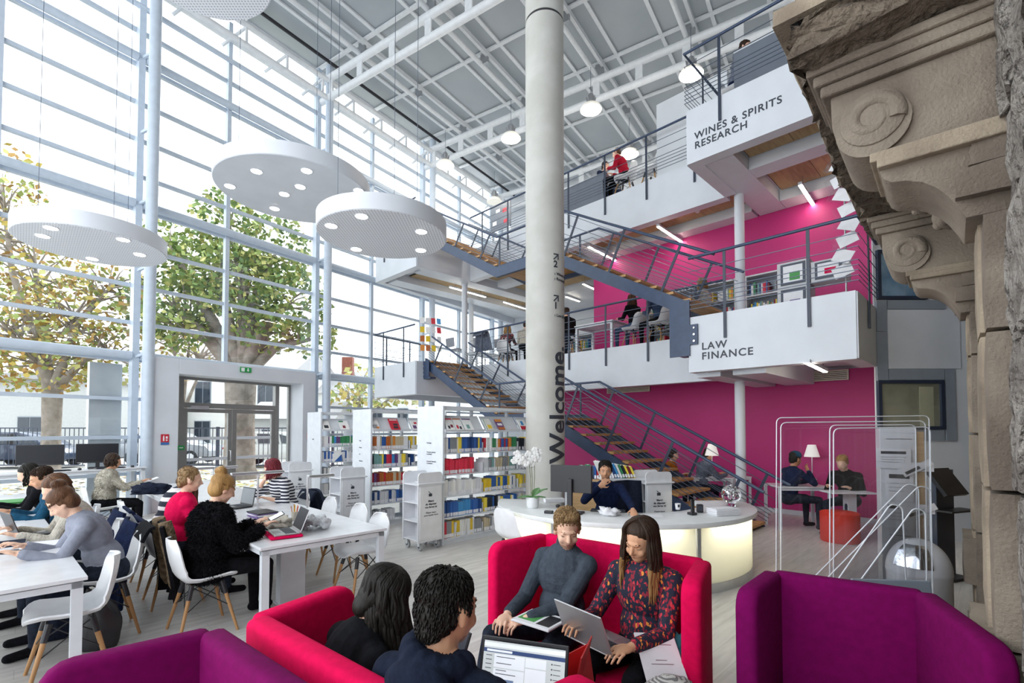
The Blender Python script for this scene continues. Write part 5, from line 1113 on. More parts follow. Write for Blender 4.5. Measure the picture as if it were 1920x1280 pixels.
mat('eye_white', (.75, .74, .72), .25); mat('iris', (.03, .02, .015), .15)
def rot_to(d):
    d = Vector(d).normalized(); return d.to_track_quat('Z', 'Y').to_matrix()
class Body:
    def __init__(s): s.p = []; s.mats = []
    def mi(s, m):
        if m not in s.mats: s.mats.append(m)
        return s.mats.index(m)
    def cap(s, a, b, ra, rb, m): s.p.append(('c', Vector(a), Vector(b), ra, rb, s.mi(m)))
    def ell(s, c, r, m, M=None): s.p.append(('e', Vector(c), Vector(r), M or Matrix.Identity(3), s.mi(m)))
    def build(s, name, vox, smooth=4, sf=.5):
        mb = MB()
        for q in s.p:
            if q[0] == 'c':
                a, b, ra, rb = q[1:5]; d = b-a; L = d.length
                if L < 1e-6: d = Vector((0, 0, 1)); L = 1e-6
                d = d/L; pts = []; rs = []
                for k in range(4): t = math.pi/2*(k+.15)/4.15; pts.append(a-d*ra*math.cos(t)); rs.append(ra*math.sin(t))
                pts += [a, b]; rs += [ra, rb]
                for k in range(3, -1, -1): t = math.pi/2*(k+.15)/4.15; pts.append(b+d*rb*math.cos(t)); rs.append(rb*math.sin(t))
                mb.tube(pts, rs, 12)
            else: mb.ell(q[1], q[2], 16, 12, q[3])
        me = bpy.data.meshes.new(name); me.from_pydata(mb.v, [], mb.f)
        bm = bmesh.new(); bm.from_mesh(me); bmesh.ops.recalc_face_normals(bm, faces=bm.faces); bm.to_mesh(me); bm.free()
        r = evaluated(me, mods=(('REMESH', dict(mode='VOXEL', voxel_size=vox)), ('SMOOTH', dict(factor=sf, iterations=smooth)))); r.name = name
        n = len(r.polygons); C = np.empty(n*3, np.float32); r.polygons.foreach_get('center', C); C = C.reshape(-1, 3); best = np.full(n, 1e9, np.float32); idx = np.zeros(n, np.int32)
        for q in s.p:
            if q[0] == 'c':
                a = np.array(q[1]); d = np.array(q[2])-a; L2 = max(1e-12, float(d@d)); t = np.clip((C-a)@d/L2, 0, 1); D = np.linalg.norm(C-a-t[:, None]*d, axis=1)-(q[3]+(q[4]-q[3])*t)
            else:
                Mi = np.array(q[3].transposed()); l = (C-np.array(q[1]))@Mi.T/np.array(q[2]); k = np.linalg.norm(l, axis=1); D = (k-1)*min(q[2])
            u = D < best; best[u] = D[u]; idx[u] = q[-1]
        for m in s.mats: r.materials.append(MATS[m])
        r.polygons.foreach_set('material_index', idx); r.polygons.foreach_set('use_smooth', [True]*n); r.update(); return r
def ik(S, W, l1, l2, pole):
    d = W-S; L = d.length
    if L > (l1+l2)*.995: W = S+d*((l1+l2)*.995/L); d = W-S; L = d.length
    L = max(L, abs(l1-l2)+.02); a = (l1*l1-l2*l2+L*L)/(2*L); h = math.sqrt(max(0, l1*l1-a*a)); u = d.normalized(); pl = Vector(pole); pl = pl-u*pl.dot(u); pl.normalize()
    return S+u*a+pl*h, W
def person(label, loc, rz, seat=.45, lean=8., hy=0., hp=10., hr=0., hands=((-.16, .38, .78), (.16, .38, .78)), feet=None, fem=False, top='cloth_navy', legs='cloth_jeans', shoes='cloth_black', skin='skin_fair', sleeve='full', hair='hair_brown', style='short', vox=.013, bulk=1., neckwear=None, hlen=.25, stub=False, side=0., twist=0., detail=False, hs=1., curl=35, standing=False, torso=.50, spread=.10, tl=.43, hat=None, hfront=100, hwave=.012, pole=(.5, -.5, -1.), hdrop=0., hood=False, sww=None, fur=None):
    o = thing('person', label, 'person', loc, rz); B = Body(); sw = sww or (.165 if fem else .19); k = bulk; fx = .93 if fem else 1.
    hz = seat+.085 if not standing else .92
    Hp = Vector((0, 0, hz)); l = R(lean); sd = R(side); up = Vector((math.sin(sd), math.sin(l), math.cos(l))).normalized(); tw = Matrix.Rotation(R(twist), 3, up)
    mid = Hp+Vector((math.sin(sd)*.2, math.sin(l*.55), math.cos(l*.55)))*torso*.48; N = mid+(up*torso*.54); rx = tw @ Vector((1, 0, 0)); fw = rx.cross(up)*-1; fw = up.cross(rx)
    MT = Matrix((rx, up.cross(rx), up)).transposed()
    B.ell(Hp+Vector((0, .0, .0)), (.175*k, .14*k, .13), legs if not fem or k < 1.25 else top, None)
    B.ell(Hp.lerp(mid, .55), (.160*fx*k, .128*k, .17), top, MT); B.ell(mid.lerp(N, .45), (.182*fx*k, .130*k, .20), top, MT)
    if fem: B.ell(mid.lerp(N, .42)+fw*.075*k, (.12*k, .055*k, .075), top, MT)
    B.cap(N-up*.05-rx*sw*.8, N-up*.05+rx*sw*.8, .062*k, .062*k, top)
    # neck and head
    hm = (Matrix.Rotation(R(hy), 3, 'Z') @ Matrix.Rotation(-R(hp), 3, 'X') @ Matrix.Rotation(R(hr), 3, 'Y'))
    Hc = N+(up*.5+Vector((0, 0, .5))).normalized()*.062+hm @ Vector((0, .022, .102*hs))+Vector((0, 0, -hdrop)); h = lambda x, y, z: Hc+hm @ (Vector((x, y, z))*hs)
    e = lambda c, r, m: B.ell(h(*c), Vector(r)*hs, m, hm)
    B.cap(N-up*.02, h(0, -.02, -.045), .058*(.9 if fem else 1), .050*hs*(.9 if fem else 1), neckwear or skin)
    if neckwear: B.cap(N-up*.0, N.lerp(h(0, -.02, -.05), .6), .07, .064, neckwear)
    e((0, -.012, .026), (.073, .094, .090), skin); e((0, .02, -.028), (.060, .070, .082), skin); e((0, .046, -.082), (.034, .032, .026), 'stubble' if stub else skin); e((0, .028, -.066), (.050, .052, .040), 'stubble' if stub else skin)
    for s_ in (-1, 1):
        e((s_*.073, -.004, -.012), (.010, .020, .031), skin); e((s_*.034, .060, -.034), (.024, .022, .026), skin)
    for s_ in (-1, 1): e((s_*.031, .068, .002), (.017, .011, .010), skin)
    B.cap(h(0, .084, .012), h(0, .104, -.026), .008*hs, .0125*hs, skin); e((0, .092, -.032), (.016, .012, .009), skin); e((0, .080, .022), (.045, .012, .010), skin)
    e((0, .0775, -.0585), (.019, .0085, .0038), 'lip'); e((0, .0765, -.065), (.016, .0085, .0042), 'lip')
    if hood:
        for a_ in range(9): t_ = R(-100+25*a_-90); B.ell(N+up*.035+Vector((math.cos(t_)*.085, math.sin(t_)*.075-.01, .0-.02*math.cos(t_))), (.042, .042, .045), top)
        B.ell(N+Vector((0, -.11, -.01)), (.12, .06, .07), top)
    # arms
    for s_, W in ((-1, hands[0]), (1, hands[1])):
        W = Vector(W); S = N-up*.065+rx*s_*sw; E, W = ik(S, W, .285, .255, (s_*pole[0], pole[1], pole[2])); ka = .8+.2*k if k < 1.2 else k
        B.ell(S, (.066*ka, .066*ka, .068), top); B.cap(S, E, .062*ka*fx, .051*ka*fx, top)
        if sleeve == 'full': B.cap(E, E.lerp(W, .86), .051*ka*fx, .041*ka*fx, top); B.cap(E.lerp(W, .8), W, .028*fx, .026*fx, skin)
        elif sleeve == 'half': B.cap(E, E.lerp(W, .45), .044*ka*fx, .040*ka*fx, top); B.cap(E.lerp(W, .45), W, .034*fx, .026*fx, skin)
        fd = (W-E).normalized(); mdl = Vector((-s_, 0, 0)); zz_ = fd.cross(mdl).normalized()
        if zz_.z < 0: zz_ = -zz_
        xx_ = (mdl-fd*mdl.dot(fd)).normalized()
        HM = Matrix((xx_, fd, xx_.cross(fd))).transposed(); B.ell(W+fd*.045, (.041*fx, .056, .017), skin, HM)
        for i in range(4):
            b = W+fd*(.088-.004*abs(i-1.2))+xx_*(.034-.0232*i); ln = (.066, .076, .072, .056)[i]; c1 = R(curl*.6); c2 = R(curl*1.5); d1 = (fd*math.cos(c1)-zz_*math.sin(c1)); d2 = (fd*math.cos(c2)-zz_*math.sin(c2)); d1 = (d1+xx_*(.10-.075*i)).normalized(); kn = b+d1*ln*.55; B.cap(b, kn, .0088, .0082, skin); B.cap(kn, kn+d2*ln*.5, .0082, .007, skin)
        tb0 = W+fd*.03+xx_*.034; t1 = tb0+(fd*.7+xx_*.7-zz_*.25).normalized()*.04; B.cap(W+fd*.02+xx_*.015, tb0, .016, .014, skin); B.cap(tb0, t1, .0125, .0105, skin); B.cap(t1, t1+(fd*.95+xx_*.1-zz_*.4).normalized()*.03, .0105, .008, skin)
    # legs
    for s_, i in ((-1, 0), (1, 1)):
        J = Hp+Vector((s_*.085, .02, -.01))
        if standing: K = Vector((s_*.1, .03, .5)); A = Vector((s_*.11, .0, .08))
        else:
            A = Vector(feet[i]) if feet else Vector((s_*(.10+spread*.6), .44, .085)); kp = Vector((s_*spread*1.2, .6, 1.)); K, A = ik(J, A, tl, .42, kp)
        B.cap(J, K, .088*(.9+.1*k), .060, legs); B.cap(K, K.lerp(A, .4), .058, .056, legs); B.cap(K.lerp(A, .4), A, .055, .040, legs); dv = Vector((s_*.15, 1, 0)).normalized()
        B.cap(A+Vector((0, -.015, -.04)), A+dv*.15+Vector((0, 0, -.052)), .040, .033, shoes)
    me = B.build('body', vox, 4 if vox > .009 else 3, .5); link('body', me, o)
    if fur: fuzz(o, me, top, *fur)
    if detail:
        for s_ in (-1, 1):
            if hp >= 15: MB().tube([h(s_*(.031+x), y, z) for x, y, z in ((-.014, .0745, -.001), (-.006, .0790, -.0045), (.004, .0785, -.005), (.014, .0705, -.002))], [.0008*hs, .0016*hs, .0016*hs, .0008*hs], 5).part('lowered_lashes', 'iris', o, 60)
            else:
                ey = MB(); Mh = hm.to_4x4(); ey.ell((0, 0, 0), (.0135*hs, .010*hs, .0065*hs), 12, 8, hm); eo = ey.part('eye', 'eye_white', o, 60, loc=h(s_*.030, .0715, .002)); MB().ell(hm @ Vector((0, .0065*hs, -.0025*hs)), (.0055*hs, .004*hs, .0055*hs), 10, 6, hm).part('iris', 'iris', eo, 60)
                MB().tube([hm @ Vector((s_*x*hs, y*hs, z*hs)) for x, y, z in ((-.012, .0075, .003), (-.004, .0098, .0058), (.005, .0092, .0055), (.0125, .004, .002))], .0015*hs, 5).part('eyelid', 'iris', eo, 60)
            MB().tube([h(s_*x, y, z) for x, y, z in ((.013, .0875, .0215), (.028, .085, .026), (.045, .070, .022))], [.0022*hs, .0028*hs, .0014*hs], 6).part('eyebrow', hair, o, 60)
    # hair
    if style:
        H = Body(); hc = lambda c, r: H.ell(h(*c), Vector(r)*hs, hair, hm)
        if style in ('short', 'quiff'):
            hc((0, -.026, .058), (.079, .094, .069)); hc((0, -.048, .0), (.074, .062, .072)); hc((.0, -.07, -.045), (.052, .034, .04))
            for s_ in (-1, 1): hc((s_*.068, .004, .02), (.012, .022, .034))
            if style == 'quiff': hc((0, .045, .108), (.056, .045, .030)); hc((.02, .03, .115), (.045, .05, .03))
        else:
            hc((0, -.027, .056), (.082, .098, .076)); hc((0, -.046, -.005), (.082, .070, .085))
            for s_ in ((-1, 1) if style not in ('long', 'ombre', 'bob') else ()): hc((s_*.070, -.008, .014), (.014, .03, .04))
            if style in ('long', 'ombre', 'bob'): hc((0, -.065, -.055), (.062, .045, .06))
            if style == 'bun': hc((0, -.075, .135), (.05, .048, .042)); hc((.022, -.09, .145), (.035, .035, .03)); hc((-.022, -.07, .155), (.034, .034, .028)); hc((0, -.10, .13), (.03, .03, .03))
            if style == 'lowbun': hc((0, -.06, -.04), (.06, .05, .06))
        hb = link('hair', H.build('hair', .008 if vox < .012 else .012, 2), o)
        rg = random.Random(label); st = MB(); nst = 0
        if style in ('short', 'quiff'):
            pol = hb.data.polygons; crown = h(0, -.03, .13)
            for i in range(1500 if detail else 260):
                pl = pol[rg.randrange(len(pol))]; c = pl.center.copy(); n_ = pl.normal.copy()
                if (hm.transposed() @ (c-Hc)).y > .0 and style == 'quiff': fl_ = hm @ Vector((rg.uniform(-.3, .3), -.4, 1.))
                else: fl_ = (c-crown)+hm @ Vector((rg.uniform(-.03, .03), -.02, -.02+rg.uniform(-.02, .02)))
                fl_ = fl_-n_*fl_.dot(n_)
                if fl_.length < 1e-5: continue
                fl_.normalize(); k_ = rg.uniform(.7, 1.3)*hs; st.tube([c-n_*.003, c+fl_*.008*k_+n_*.0035*k_, c+fl_*.017*k_+n_*(.002+rg.uniform(0, .003))], [.0036*hs, .0030*hs, .0006], 4)
        elif style in ('long', 'bob', 'ombre'):
            for i in range(240 if detail else 100):
                ph = R(rg.uniform(-hfront, hfront)); lay = rg.uniform(.97, 1.09); sg = 1 if ph > 0 else -1; pts = []
                for t in (0, .25, .5, .75, 1.):
                    al = t*R(100); pts.append(h(math.sin(ph)*.086*lay*math.sin(al), -math.cos(ph)*.104*lay*math.sin(al)-.012, .052+.078*lay*math.cos(al) if al < 1.57 else .052-.06*(t-.9)))
                L = hlen*rg.uniform(.86, 1.05); last = pts[-1]; back = Vector((math.sin(ph)*.35, -math.cos(ph)*.25, 0)); back.rotate(Matrix.Rotation(R(hy), 3, 'Z'))
                for t in (.2, .4, .6, .8, 1.): pts.append(last+Vector((0, 0, -L*t))+back*.05*math.sin(t*2.2)+Vector((math.sin(t*9+i)*hwave, math.cos(t*8+i*2)*hwave, 0))-Vector((0, .0, 0)))
                rad_ = [.006, .008, .010, .0105, .0105, .0105, .010, .009, .007, .002]
                for _ in range(1 if detail else 0):
                    np_ = [pts[0]]; nr_ = [rad_[0]]
                    for a_, b_, r1_, r2_ in zip(pts, pts[1:], rad_, rad_[1:]): np_ += [a_.lerp(b_, .25), a_.lerp(b_, .75)]; nr_ += [r1_*.75+r2_*.25, r1_*.25+r2_*.75]
                    pts = np_+[pts[-1]]; rad_ = nr_+[rad_[-1]]
                st.tube(pts, rad_, 6); nst += 1
            if style == 'ombre':
                pass
        elif style in ('bun', 'lowbun'):
            for i in range(70):
                ph = R(rg.uniform(-170, 170)); pts = []
                tgt = h(0, -.070, .112) if style == 'bun' else h(0, -.07, -.04)
                p0 = h(math.sin(ph)*.083, -math.cos(ph)*.098-.012, .028); pts = [p0, p0.lerp(tgt, .35)+(p0.lerp(tgt, .35)-h(0, -.02, .02)).normalized()*.018, p0.lerp(tgt, .7)+(p0.lerp(tgt, .7)-h(0, -.02, .02)).normalized()*.02, tgt]
                st.tube(pts, [.004, .006, .007, .006], 4)
        if st.v: st.part('hair_strands', hair if style != 'ombre' else ['hair_darkbrown', 'hair_ombre'], hb, 179, kind='stuff')
        if style == 'ombre':
            so = [c for c in hb.children][0].data; zc = Hc.z-.12
            so.polygons.foreach_set('material_index', [1 if p.center.z < zc-.03*math.sin(p.center.x*40) else 0 for p in so.polygons])
    if hat: MB().lathe([(.092, 0), (.095, .03), (.08, .075), (.04, .1), (.001, .105)], 24, (0, 0, 0), hm).part('cap', hat, o, 60, loc=h(0, -.01, .04))
    o['_head'] = list(Hc); return o
def fuzz(o, me, m, n, L, seed=1, r=.0035, name='fur_pile'):
    rg = random.Random(seed); mi = [i for i, x in enumerate(me.materials) if x.name == m]; pol = [p for p in me.polygons if p.material_index in mi]; st = MB()
    for k in range(n):
        p = pol[rg.randrange(len(pol))]; c = p.center.copy(); d = p.normal*rg.uniform(.4, 1.)+Vector((rg.uniform(-.7, .7), rg.uniform(-.7, .7), -.55)); d.normalize(); q = c+d*L*rg.uniform(.6, 1.3)
        st.tube([c-p.normal*.004, c.lerp(q, .5)+p.normal*.004, q], [r, r*.8, r*.15], 3, caps=False)
    st.part(name, m, o, kind='stuff')
def facing(dx, dy): return math.atan2(-dx, dy)
qd, nq = facing(1, 1), facing(-1, -1)
# --- couple in the pink pod
person('man in grey turtleneck sitting in the pink pod beside the woman with the laptop', (.315, 3.20, 0), facing(-.63, -.776), seat=.37, sww=.168, lean=-9, hy=40, hp=20, hands=((.02, .34, .60), (-.02+.17, .36, .60)), feet=((-.14, .62, .085), (.22, .55, .085)), top='cloth_charcoal', neckwear='cloth_charcoal', legs='cloth_jeans', skin='skin_fair', hair='hair_sand', style='quiff', vox=.0056, stub=True, detail=True, torso=.465, spread=.22, curl=45, hs=1.06)
person('smiling long-haired woman in red floral blouse with the silver laptop in the pink pod', (.78, 2.90, 0), facing(-.63, -.776), seat=.37, lean=2, hy=-8, hp=20, hr=-6, hands=((-.10, .40, .62), (.22, .38, .66)), feet=((-.12, .60, .085), (.12, .58, .085)), fem=True, top='cloth_floral', legs='cloth_black', skin='skin_warm', hair='hair_darkbrown', style='ombre', vox=.0056, hlen=.34, hwave=.008, detail=True, torso=.47, spread=.12, hfront=118, curl=30, bulk=1.02)
person('dark-haired man in navy hoodie seen from behind in the foreground', (-.235, 1.56, 0), facing(.45, .9), seat=.40, lean=2, hy=-14, hp=8, hands=((-.08, .42, .66), (.14, .42, .66)), hood=True, top='cloth_hood', legs='cloth_jeans', skin='skin_warm', hair='hair_black', style='short', vox=.007, stub=True, detail=True, hs=1.06, torso=.49, bulk=1.0)
person('woman with long black hair leaning over a laptop in the foreground pod', (-.72, 2.0, 0), facing(.75, .66), seat=.37, lean=22, hy=-14, hp=34, hands=((-.05, .52, .60), (.10, .50, .60)), fem=True, top='cloth_black', legs='cloth_black', skin='skin_fair', hair='hair_black', style='long', hlen=.36, hwave=.016, vox=.007, detail=True, torso=.43, hfront=130)
# --- reception
person('bearded man in navy sweater resting his chin on his hand at reception', (1.22, 6.28, 0), facing(-.42, -.9), seat=.46, lean=16, hy=16, hp=6, hands=((-.42, .52, .80), (.02, .31, 1.02)), top='cloth_navy', skin='skin_warm', hair='hair_black', style='short', vox=.010, stub=True, detail=True, pole=(.9, .5, -1.), hs=1.02, torso=.50)
# --- right row of tables
person('woman in fluffy black coat with a blond bun looking at her phone', BQ(1.16, 4.92), qd, lean=8, hy=4, hp=24, hands=((-.10, .42, .84), (.17, .40, .84)), fem=True, top='cloth_fluffy', legs='cloth_black', skin='skin_fair', hair='hair_blond', style='bun', vox=.008, bulk=1.30, detail=True, torso=.50, hs=1.04, fur=(9000, .035))
person('short-haired woman in bright pink sweater seen from behind', BQ(1.12, 5.95), qd, lean=12, hy=-12, hp=10, fem=True, top='cloth_pink', hair='hair_sand', style='short', vox=.010, hs=1.04, bulk=1.08)
person('woman with very long straight brown hair bending over the right row table', BQ(1.14, 6.75), qd, lean=26, hy=-10, hp=30, fem=True, top='cloth_stripe_wide', hair='hair_chestnut', style='long', hlen=.48, vox=.012, hwave=.004, hfront=130)
person('red-haired woman in striped top leaning her head on her hand', BQ(2.68, 7.1), nq, lean=22, hy=-14, hp=26, hands=((-.16, .34, .80), (.10, .30, 1.02)), fem=True, top='cloth_stripe', legs='cloth_navy', hair='hair_red', style='bob', hlen=.17, vox=.010, bulk=1.18, sleeve='half', pole=(.6, .6, -1), hs=1.06, hfront=125)
person('dark-haired woman in cream fleece reading a paper by the window', BQ(.95, 10.2), qd, lean=10, hy=4, hp=16, hands=((-.1, .46, .82), (.14, .48, .86)), fem=True, top='cloth_fleece', legs='cloth_black', skin='skin_warm', hair='hair_darkbrown', style='bob', hlen=.13, vox=.012, bulk=1.15, fur=(2500, .02, 2, .004))
# --- left row of tables
def qb(q, p): return BQ(q-.045*(p-4.31), p)
person('woman in grey sweater with a bun bending over her papers', qb(.60, 5.40), nq, lean=30, hy=-8, hp=40, hands=((-.20, .55, .80), (.12, .52, .80)), fem=True, top='cloth_grey', hair='hair_brown', style='bun', vox=.009, bulk=1.06, detail=True)
person('wavy brown-haired woman in cream cable knit writing at the left table', qb(.58, 6.30), nq, lean=24, hy=10, hp=30, hands=((-.2, .5, .80), (.16, .5, .80)), fem=True, top='cloth_cream', hair='hair_brown', style='long', hlen=.22, hwave=.02, vox=.011, bulk=1.1, hs=1.06)
person('bearded man in teal jacket bending forward at the left table', qb(.58, 7.75), nq, lean=26, hy=6, hp=22, hands=((-.18, .5, .80), (.16, .5, .80)), top='cloth_teal', hair='hair_darkbrown', style='short', vox=.011, stub=True, skin='skin_warm', detail=True, hs=1.05, bulk=1.05)
person('dark-haired person in black hidden behind the man in teal', qb(.50, 8.6), nq, lean=24, hp=24, hands=((-.18, .5, .80), (.16, .5, .80)), fem=True, top='cloth_black', hair='hair_black', style='bob', hlen=.2, vox=.014)
# --- beneath the stairs and by the magenta wall
def seated_px(label, x, Y, dx, dy, z0=0., **k):
    return person(label, ((x-960)/920.*Y, Y, z0), facing(dx, dy), **{**dict(vox=.015, hs=1.05), **k})
seated_px('man in grey sweater working under the stairs by the pipe column', 1312, 10.05, 1, .15, top='cloth_greymix', hair='hair_darkbrown', lean=16, hp=24, hands=((-.1, .48, .8), (.14, .5, .8)), skin='skin_warm')
seated_px('woman in orange scarf lying back behind the lower stair treads', 1250, 10.5, .7, -.6, fem=True, top='cloth_orange', hair='hair_darkbrown', style='bob', hlen=.1, lean=14, hp=12, seat=.42)
seated_px('man in teal cap resting his cheek on his hand behind the acrylic screens', 1476, 8.55, 1, .1, top='cloth_navy', hair='hair_black', lean=14, hy=10, hp=12, hands=((-.1, .45, .8), (.10, .30, 1.0)), hat='cloth_teal', stub=True, skin='skin_tan', vox=.012, pole=(.6, .5, -1))
seated_px('person in black jacket hunched at the single leg table', 1590, 8.2, -.6, -.4, top='cloth_black', hair='hair_blond', lean=24, hp=26)
# --- first floor
def up_person(label, q, p, dq, dp, z, **k):
    d = BQ(dq, dp); return person(label, BQ(q, p, z), facing(d.x, d.y), **{**dict(vox=.015), **k})
up_person('woman with long brown hair in black sitting at the first floor table', 10.2, 6.1, .3, 1, 3.6, fem=True, top='cloth_black', legs='cloth_denim', hair='hair_chestnut', style='long', hlen=.3, lean=10)
up_person('person in denim jacket sitting by the upper stair foot', 10.05, 5.35, .3, 1, 3.6, top='cloth_denim', legs='cloth_black', hair='hair_brown', lean=20, hp=20)
up_person('person in dark jacket just right of the concrete column upstairs', 10.1, 8.0, .4, 1, 3.6, top='cloth_black', hair='hair_darkbrown', lean=12, bulk=1.15)
up_person('blond woman in plaid shirt sitting behind the first floor railing', 10.5, 10.75, .9, .3, 3.6, fem=True, top='cloth_plaid', legs='cloth_black', hair='hair_blond', style='long', hlen=.25, lean=8)
up_person('person in beige sweater just left of the concrete column upstairs', 10.4, 9.9, .9, .3, 3.6, top='cloth_cream', legs='cloth_black', hair='hair_darkbrown', lean=14)
up_person('blond person browsing the first floor bookcases', 10.1, 4.35, 0, 1, 3.6, fem=True, top='cloth_cream', hair='hair_sand', style='long', hlen=.18, standing=False, seat=.42)
# --- second floor
up_person('person in red sweater working at a second floor desk', 10.0, 6.2, -.2, 1, 7.15, top='cloth_red', legs='cloth_black', hair='hair_brown', lean=22, hp=20)
up_person('person in jeans behind the second floor desk panel', 10.3, 7.1, .0, -1, 7.15, top='cloth_navy', legs='cloth_denim', hair='hair_black', lean=14)
up_person('person in grey patterned sweater at the top corner desk', 8.75, 3.2, .0, -1, 7.15, top='cloth_greymix', legs='cloth_navy', hair='hair_darkbrown', lean=16, hp=20)
up_person('person in teal hood at the top desk beside the stone slab', 8.7, 1.95, .2, 1, 7.15, top='cloth_teal', legs='cloth_black', hair='hair_black', lean=16)
# knitted scarf heaped on the table (folds grown into one surface)
SB = Body(); rg = random.Random(8)
for k in range(20):
    a0 = rg.uniform(0, 6.28); r0_ = rg.uniform(.03, .13); zz_ = .03+.10*(1-r0_/.16)*rg.uniform(.4, 1.); pr_ = None
    for t in range(7):
        a_ = a0+t*.33; p_ = Vector((r0_*1.35*math.cos(a_)+.02*math.sin(k), r0_*.9*math.sin(a_), max(.022, zz_+.02*math.sin(t+k))))
        if pr_ is not None: SB.cap(pr_, p_, .024, .024, 'grey_wool')
        pr_ = p_
sc_ = link('wool_scarf', SB.build('wool_scarf', .007, 2)); sc_.location = qp(592, 990); sc_.rotation_euler = (0, 0, R(-20)); tag(sc_, 'crumpled grey knitted scarf on the right row table', 'scarf')
fr = MB()
for k in range(40):
    a = rg.uniform(2.6, 5.2); b = Vector((.14*math.cos(a), .10*math.sin(a), .07)); fr.tube([b, b*1.2+Vector((0, 0, -.02)), Vector((b.x*1.4, b.y*1.5, .008))], .004, 4)
fr.part('fringe', 'grey_wool', sc_, kind='stuff')
# ================================================================== things on the pods
v = Vector((.60, 2.66, .60)); laptop('silver laptop on the lap of the woman in the floral blouse', (.40, 2.60, .585), facing(-.80, -.6), 112, 'alu', .34, .23, 'screen_grey')
mg = thing('magazine', 'magazine held on the lap of the man in the turtleneck', 'magazine', (.155, 2.93, .60), facing(-.63, -.776)); MB().bb(-.15, .12, -.1, .11, 0, .012).part('pages', 'paper', mg, bev=.003); MB().bb(-.145, .115, -.095, .105, .012, .014).part('cover', 'paper', mg); MB().bb(-.02, .10, -.06, .07, .014, .015).part('cover_print', 'green_card', mg); MB().bb(-.13, -.04, -.07, .08, .014, .015).part('cover_print', 'black_plastic', mg)
pp = thing('printed_sheets', 'printed white sheets with text on the pod seat beside the woman', 'papers', (.755, 2.50, .545), R(28)); pp.rotation_euler = (R(40), R(6), R(10))
MB().bb(-.11, .11, -.16, .16, 0, .004).part('sheet', 'paper', pp); MB().bb(-.105, .115, -.155, .165, -.004, -.0005).part('sheet', 'paper', pp)
for k, (x0, x1, y_) in enumerate(((-.03, .03, .02), (-.06, .06, .0), (-.06, .02, -.06), (-.06, .02, -.075), (-.06, .03, -.09), (-.06, .01, -.105), (.05, .09, -.12), (-.03, .08, .10))): MB().bb(x0, x1, y_-.002, y_+.002, .004, .005).part('print_line', 'grey_metal', pp)
mat('teal_cloth', srgb('#245a63'), .9, col2=srgb('#1c4a52'), bump=.3)
lump('teal_jacket', 'teal jacket bundled behind the printed sheets in the pink pod', 'jacket', (.87, 2.66, .39), 'teal_cloth', (.08, .11, .19), 9, 3, .8, R(20), .4, 4)
pattern_mat('cap_stripe', [(0, (.50, .48, .45)), (.5, (.16, .15, .15))], 34, .9, 'wave')
lump('striped_hat', 'grey striped hat lying at the front edge of the pink pod seat', 'hat', (.72, 2.26, .42), 'cap_stripe', (.13, .12, .15), 17, 2, .8, 0, .15, 4)
# lap laptop with social page, its owner in the hoodie
lp, lid = laptop('dark laptop with a social media page open before the man in the hoodie', (.03, 1.98, .60), facing(.30, .95), 108, 'black_plastic', .37, .255, 'black_gloss')
mat('page_bg', (.55, .58, .58), .3, emit=.16, ecol=(.68, .74, .76)); mat('page_white', (.75, .77, .8), .3, emit=.2, ecol=(.80, .86, .95)); mat('page_navy', (.03, .05, .13), .3, emit=.1, ecol=(.1, .18, .45)); mat('page_text', (.10, .10, .12), .4); mat('page_red', (.5, .08, .08), .4, emit=.3, ecol=(.8, .15, .15)); mat('page_photo', (.10, .13, .2), .4, emit=.2, ecol=(.2, .3, .5)); mat('page_yellow', (.6, .5, .1), .4, emit=.3, ecol=(.9, .75, .2))
def pg(x0, x1, z0, z1, m, d=.0015, nm='screen_block'):   # fractions of the lit page, y to the viewer
    W2, D2 = .345, .215; MB().bb((x0-.5)*W2, (x1-.5)*W2, -.0015-d, -.0012, .022+z0*D2, .022+z1*D2).part(nm, m, lid)
pg(0, 1, 0, 1, 'page_bg', .0004, 'web_page'); pg(0, 1, .90, .97, 'page_white', .0008); pg(0, 1, .80, .87, 'page_navy', .0008); pg(.04, .36, .815, .855, 'page_white', .0014)
pg(.14, .52, .55, .78, 'page_white', .0008); pg(.53, .78, .62, .78, 'page_white', .0008); pg(.14, .52, .05, .53, 'page_white', .0008); pg(.53, .78, .05, .60, 'page_white', .0008)
pg(.16, .40, .05, .36, 'page_photo', .0014); pg(.60, .78, .34, .37, 'page_red', .0014); pg(.66, .76, .17, .21, 'page_red', .0014); pg(.47, .54, .22, .32, 'page_yellow', .0014)
for k in range(9): pg(.035, .11, .74-.075*k, .752-.075*k, 'page_text', .0012, 'text_line')
for k in range(8): pg(.84, .855, .72-.085*k, .745-.085*k, 'page_text', .0012, 'avatar'); pg(.865, .95, .727-.085*k, .737-.085*k, 'page_text', .0012, 'text_line')
for z_, x1 in ((.73, .40), (.62, .36), (.50, .30), (.44, .42)): pg(.17, x1, z_, z_+.012, 'page_text', .0014, 'text_line')
laptop('dark laptop used by the woman with long black hair', (-.36, 2.36, .56), facing(.75, .66), 112, 'black_plastic', .33, .23, 'screen_grey')
rf = thing('red_folder', 'open red folder standing behind the social media laptop', 'folder', (.29, 2.24, .52), R(30)); mat('red_card', srgb('#c22f31'), .5)
MB().bb(-.006, .0, -.12, .12, 0, .24).part('cover', 'red_card', rf, rot=(0, R(12), R(-50))); MB().bb(.01, .016, -.12, .12, 0, .2).part('cover', 'red_card', rf, rot=(0, R(-10), R(-75)))
st_ = thing('pink_stool', 'round pink stool top between the facing pods', 'stool', (.27, 2.30, 0)); MB().lathe([(.17, .0), (.18, .02), (.18, .46), (.15, .50), (.001, .505)], 32).part('cushion', 'pink_felt', st_, 50); MB().lathe([(.182, .44), (.186, .45), (.182, .46)], 32).part('piping', 'pink_felt', st_, 60)
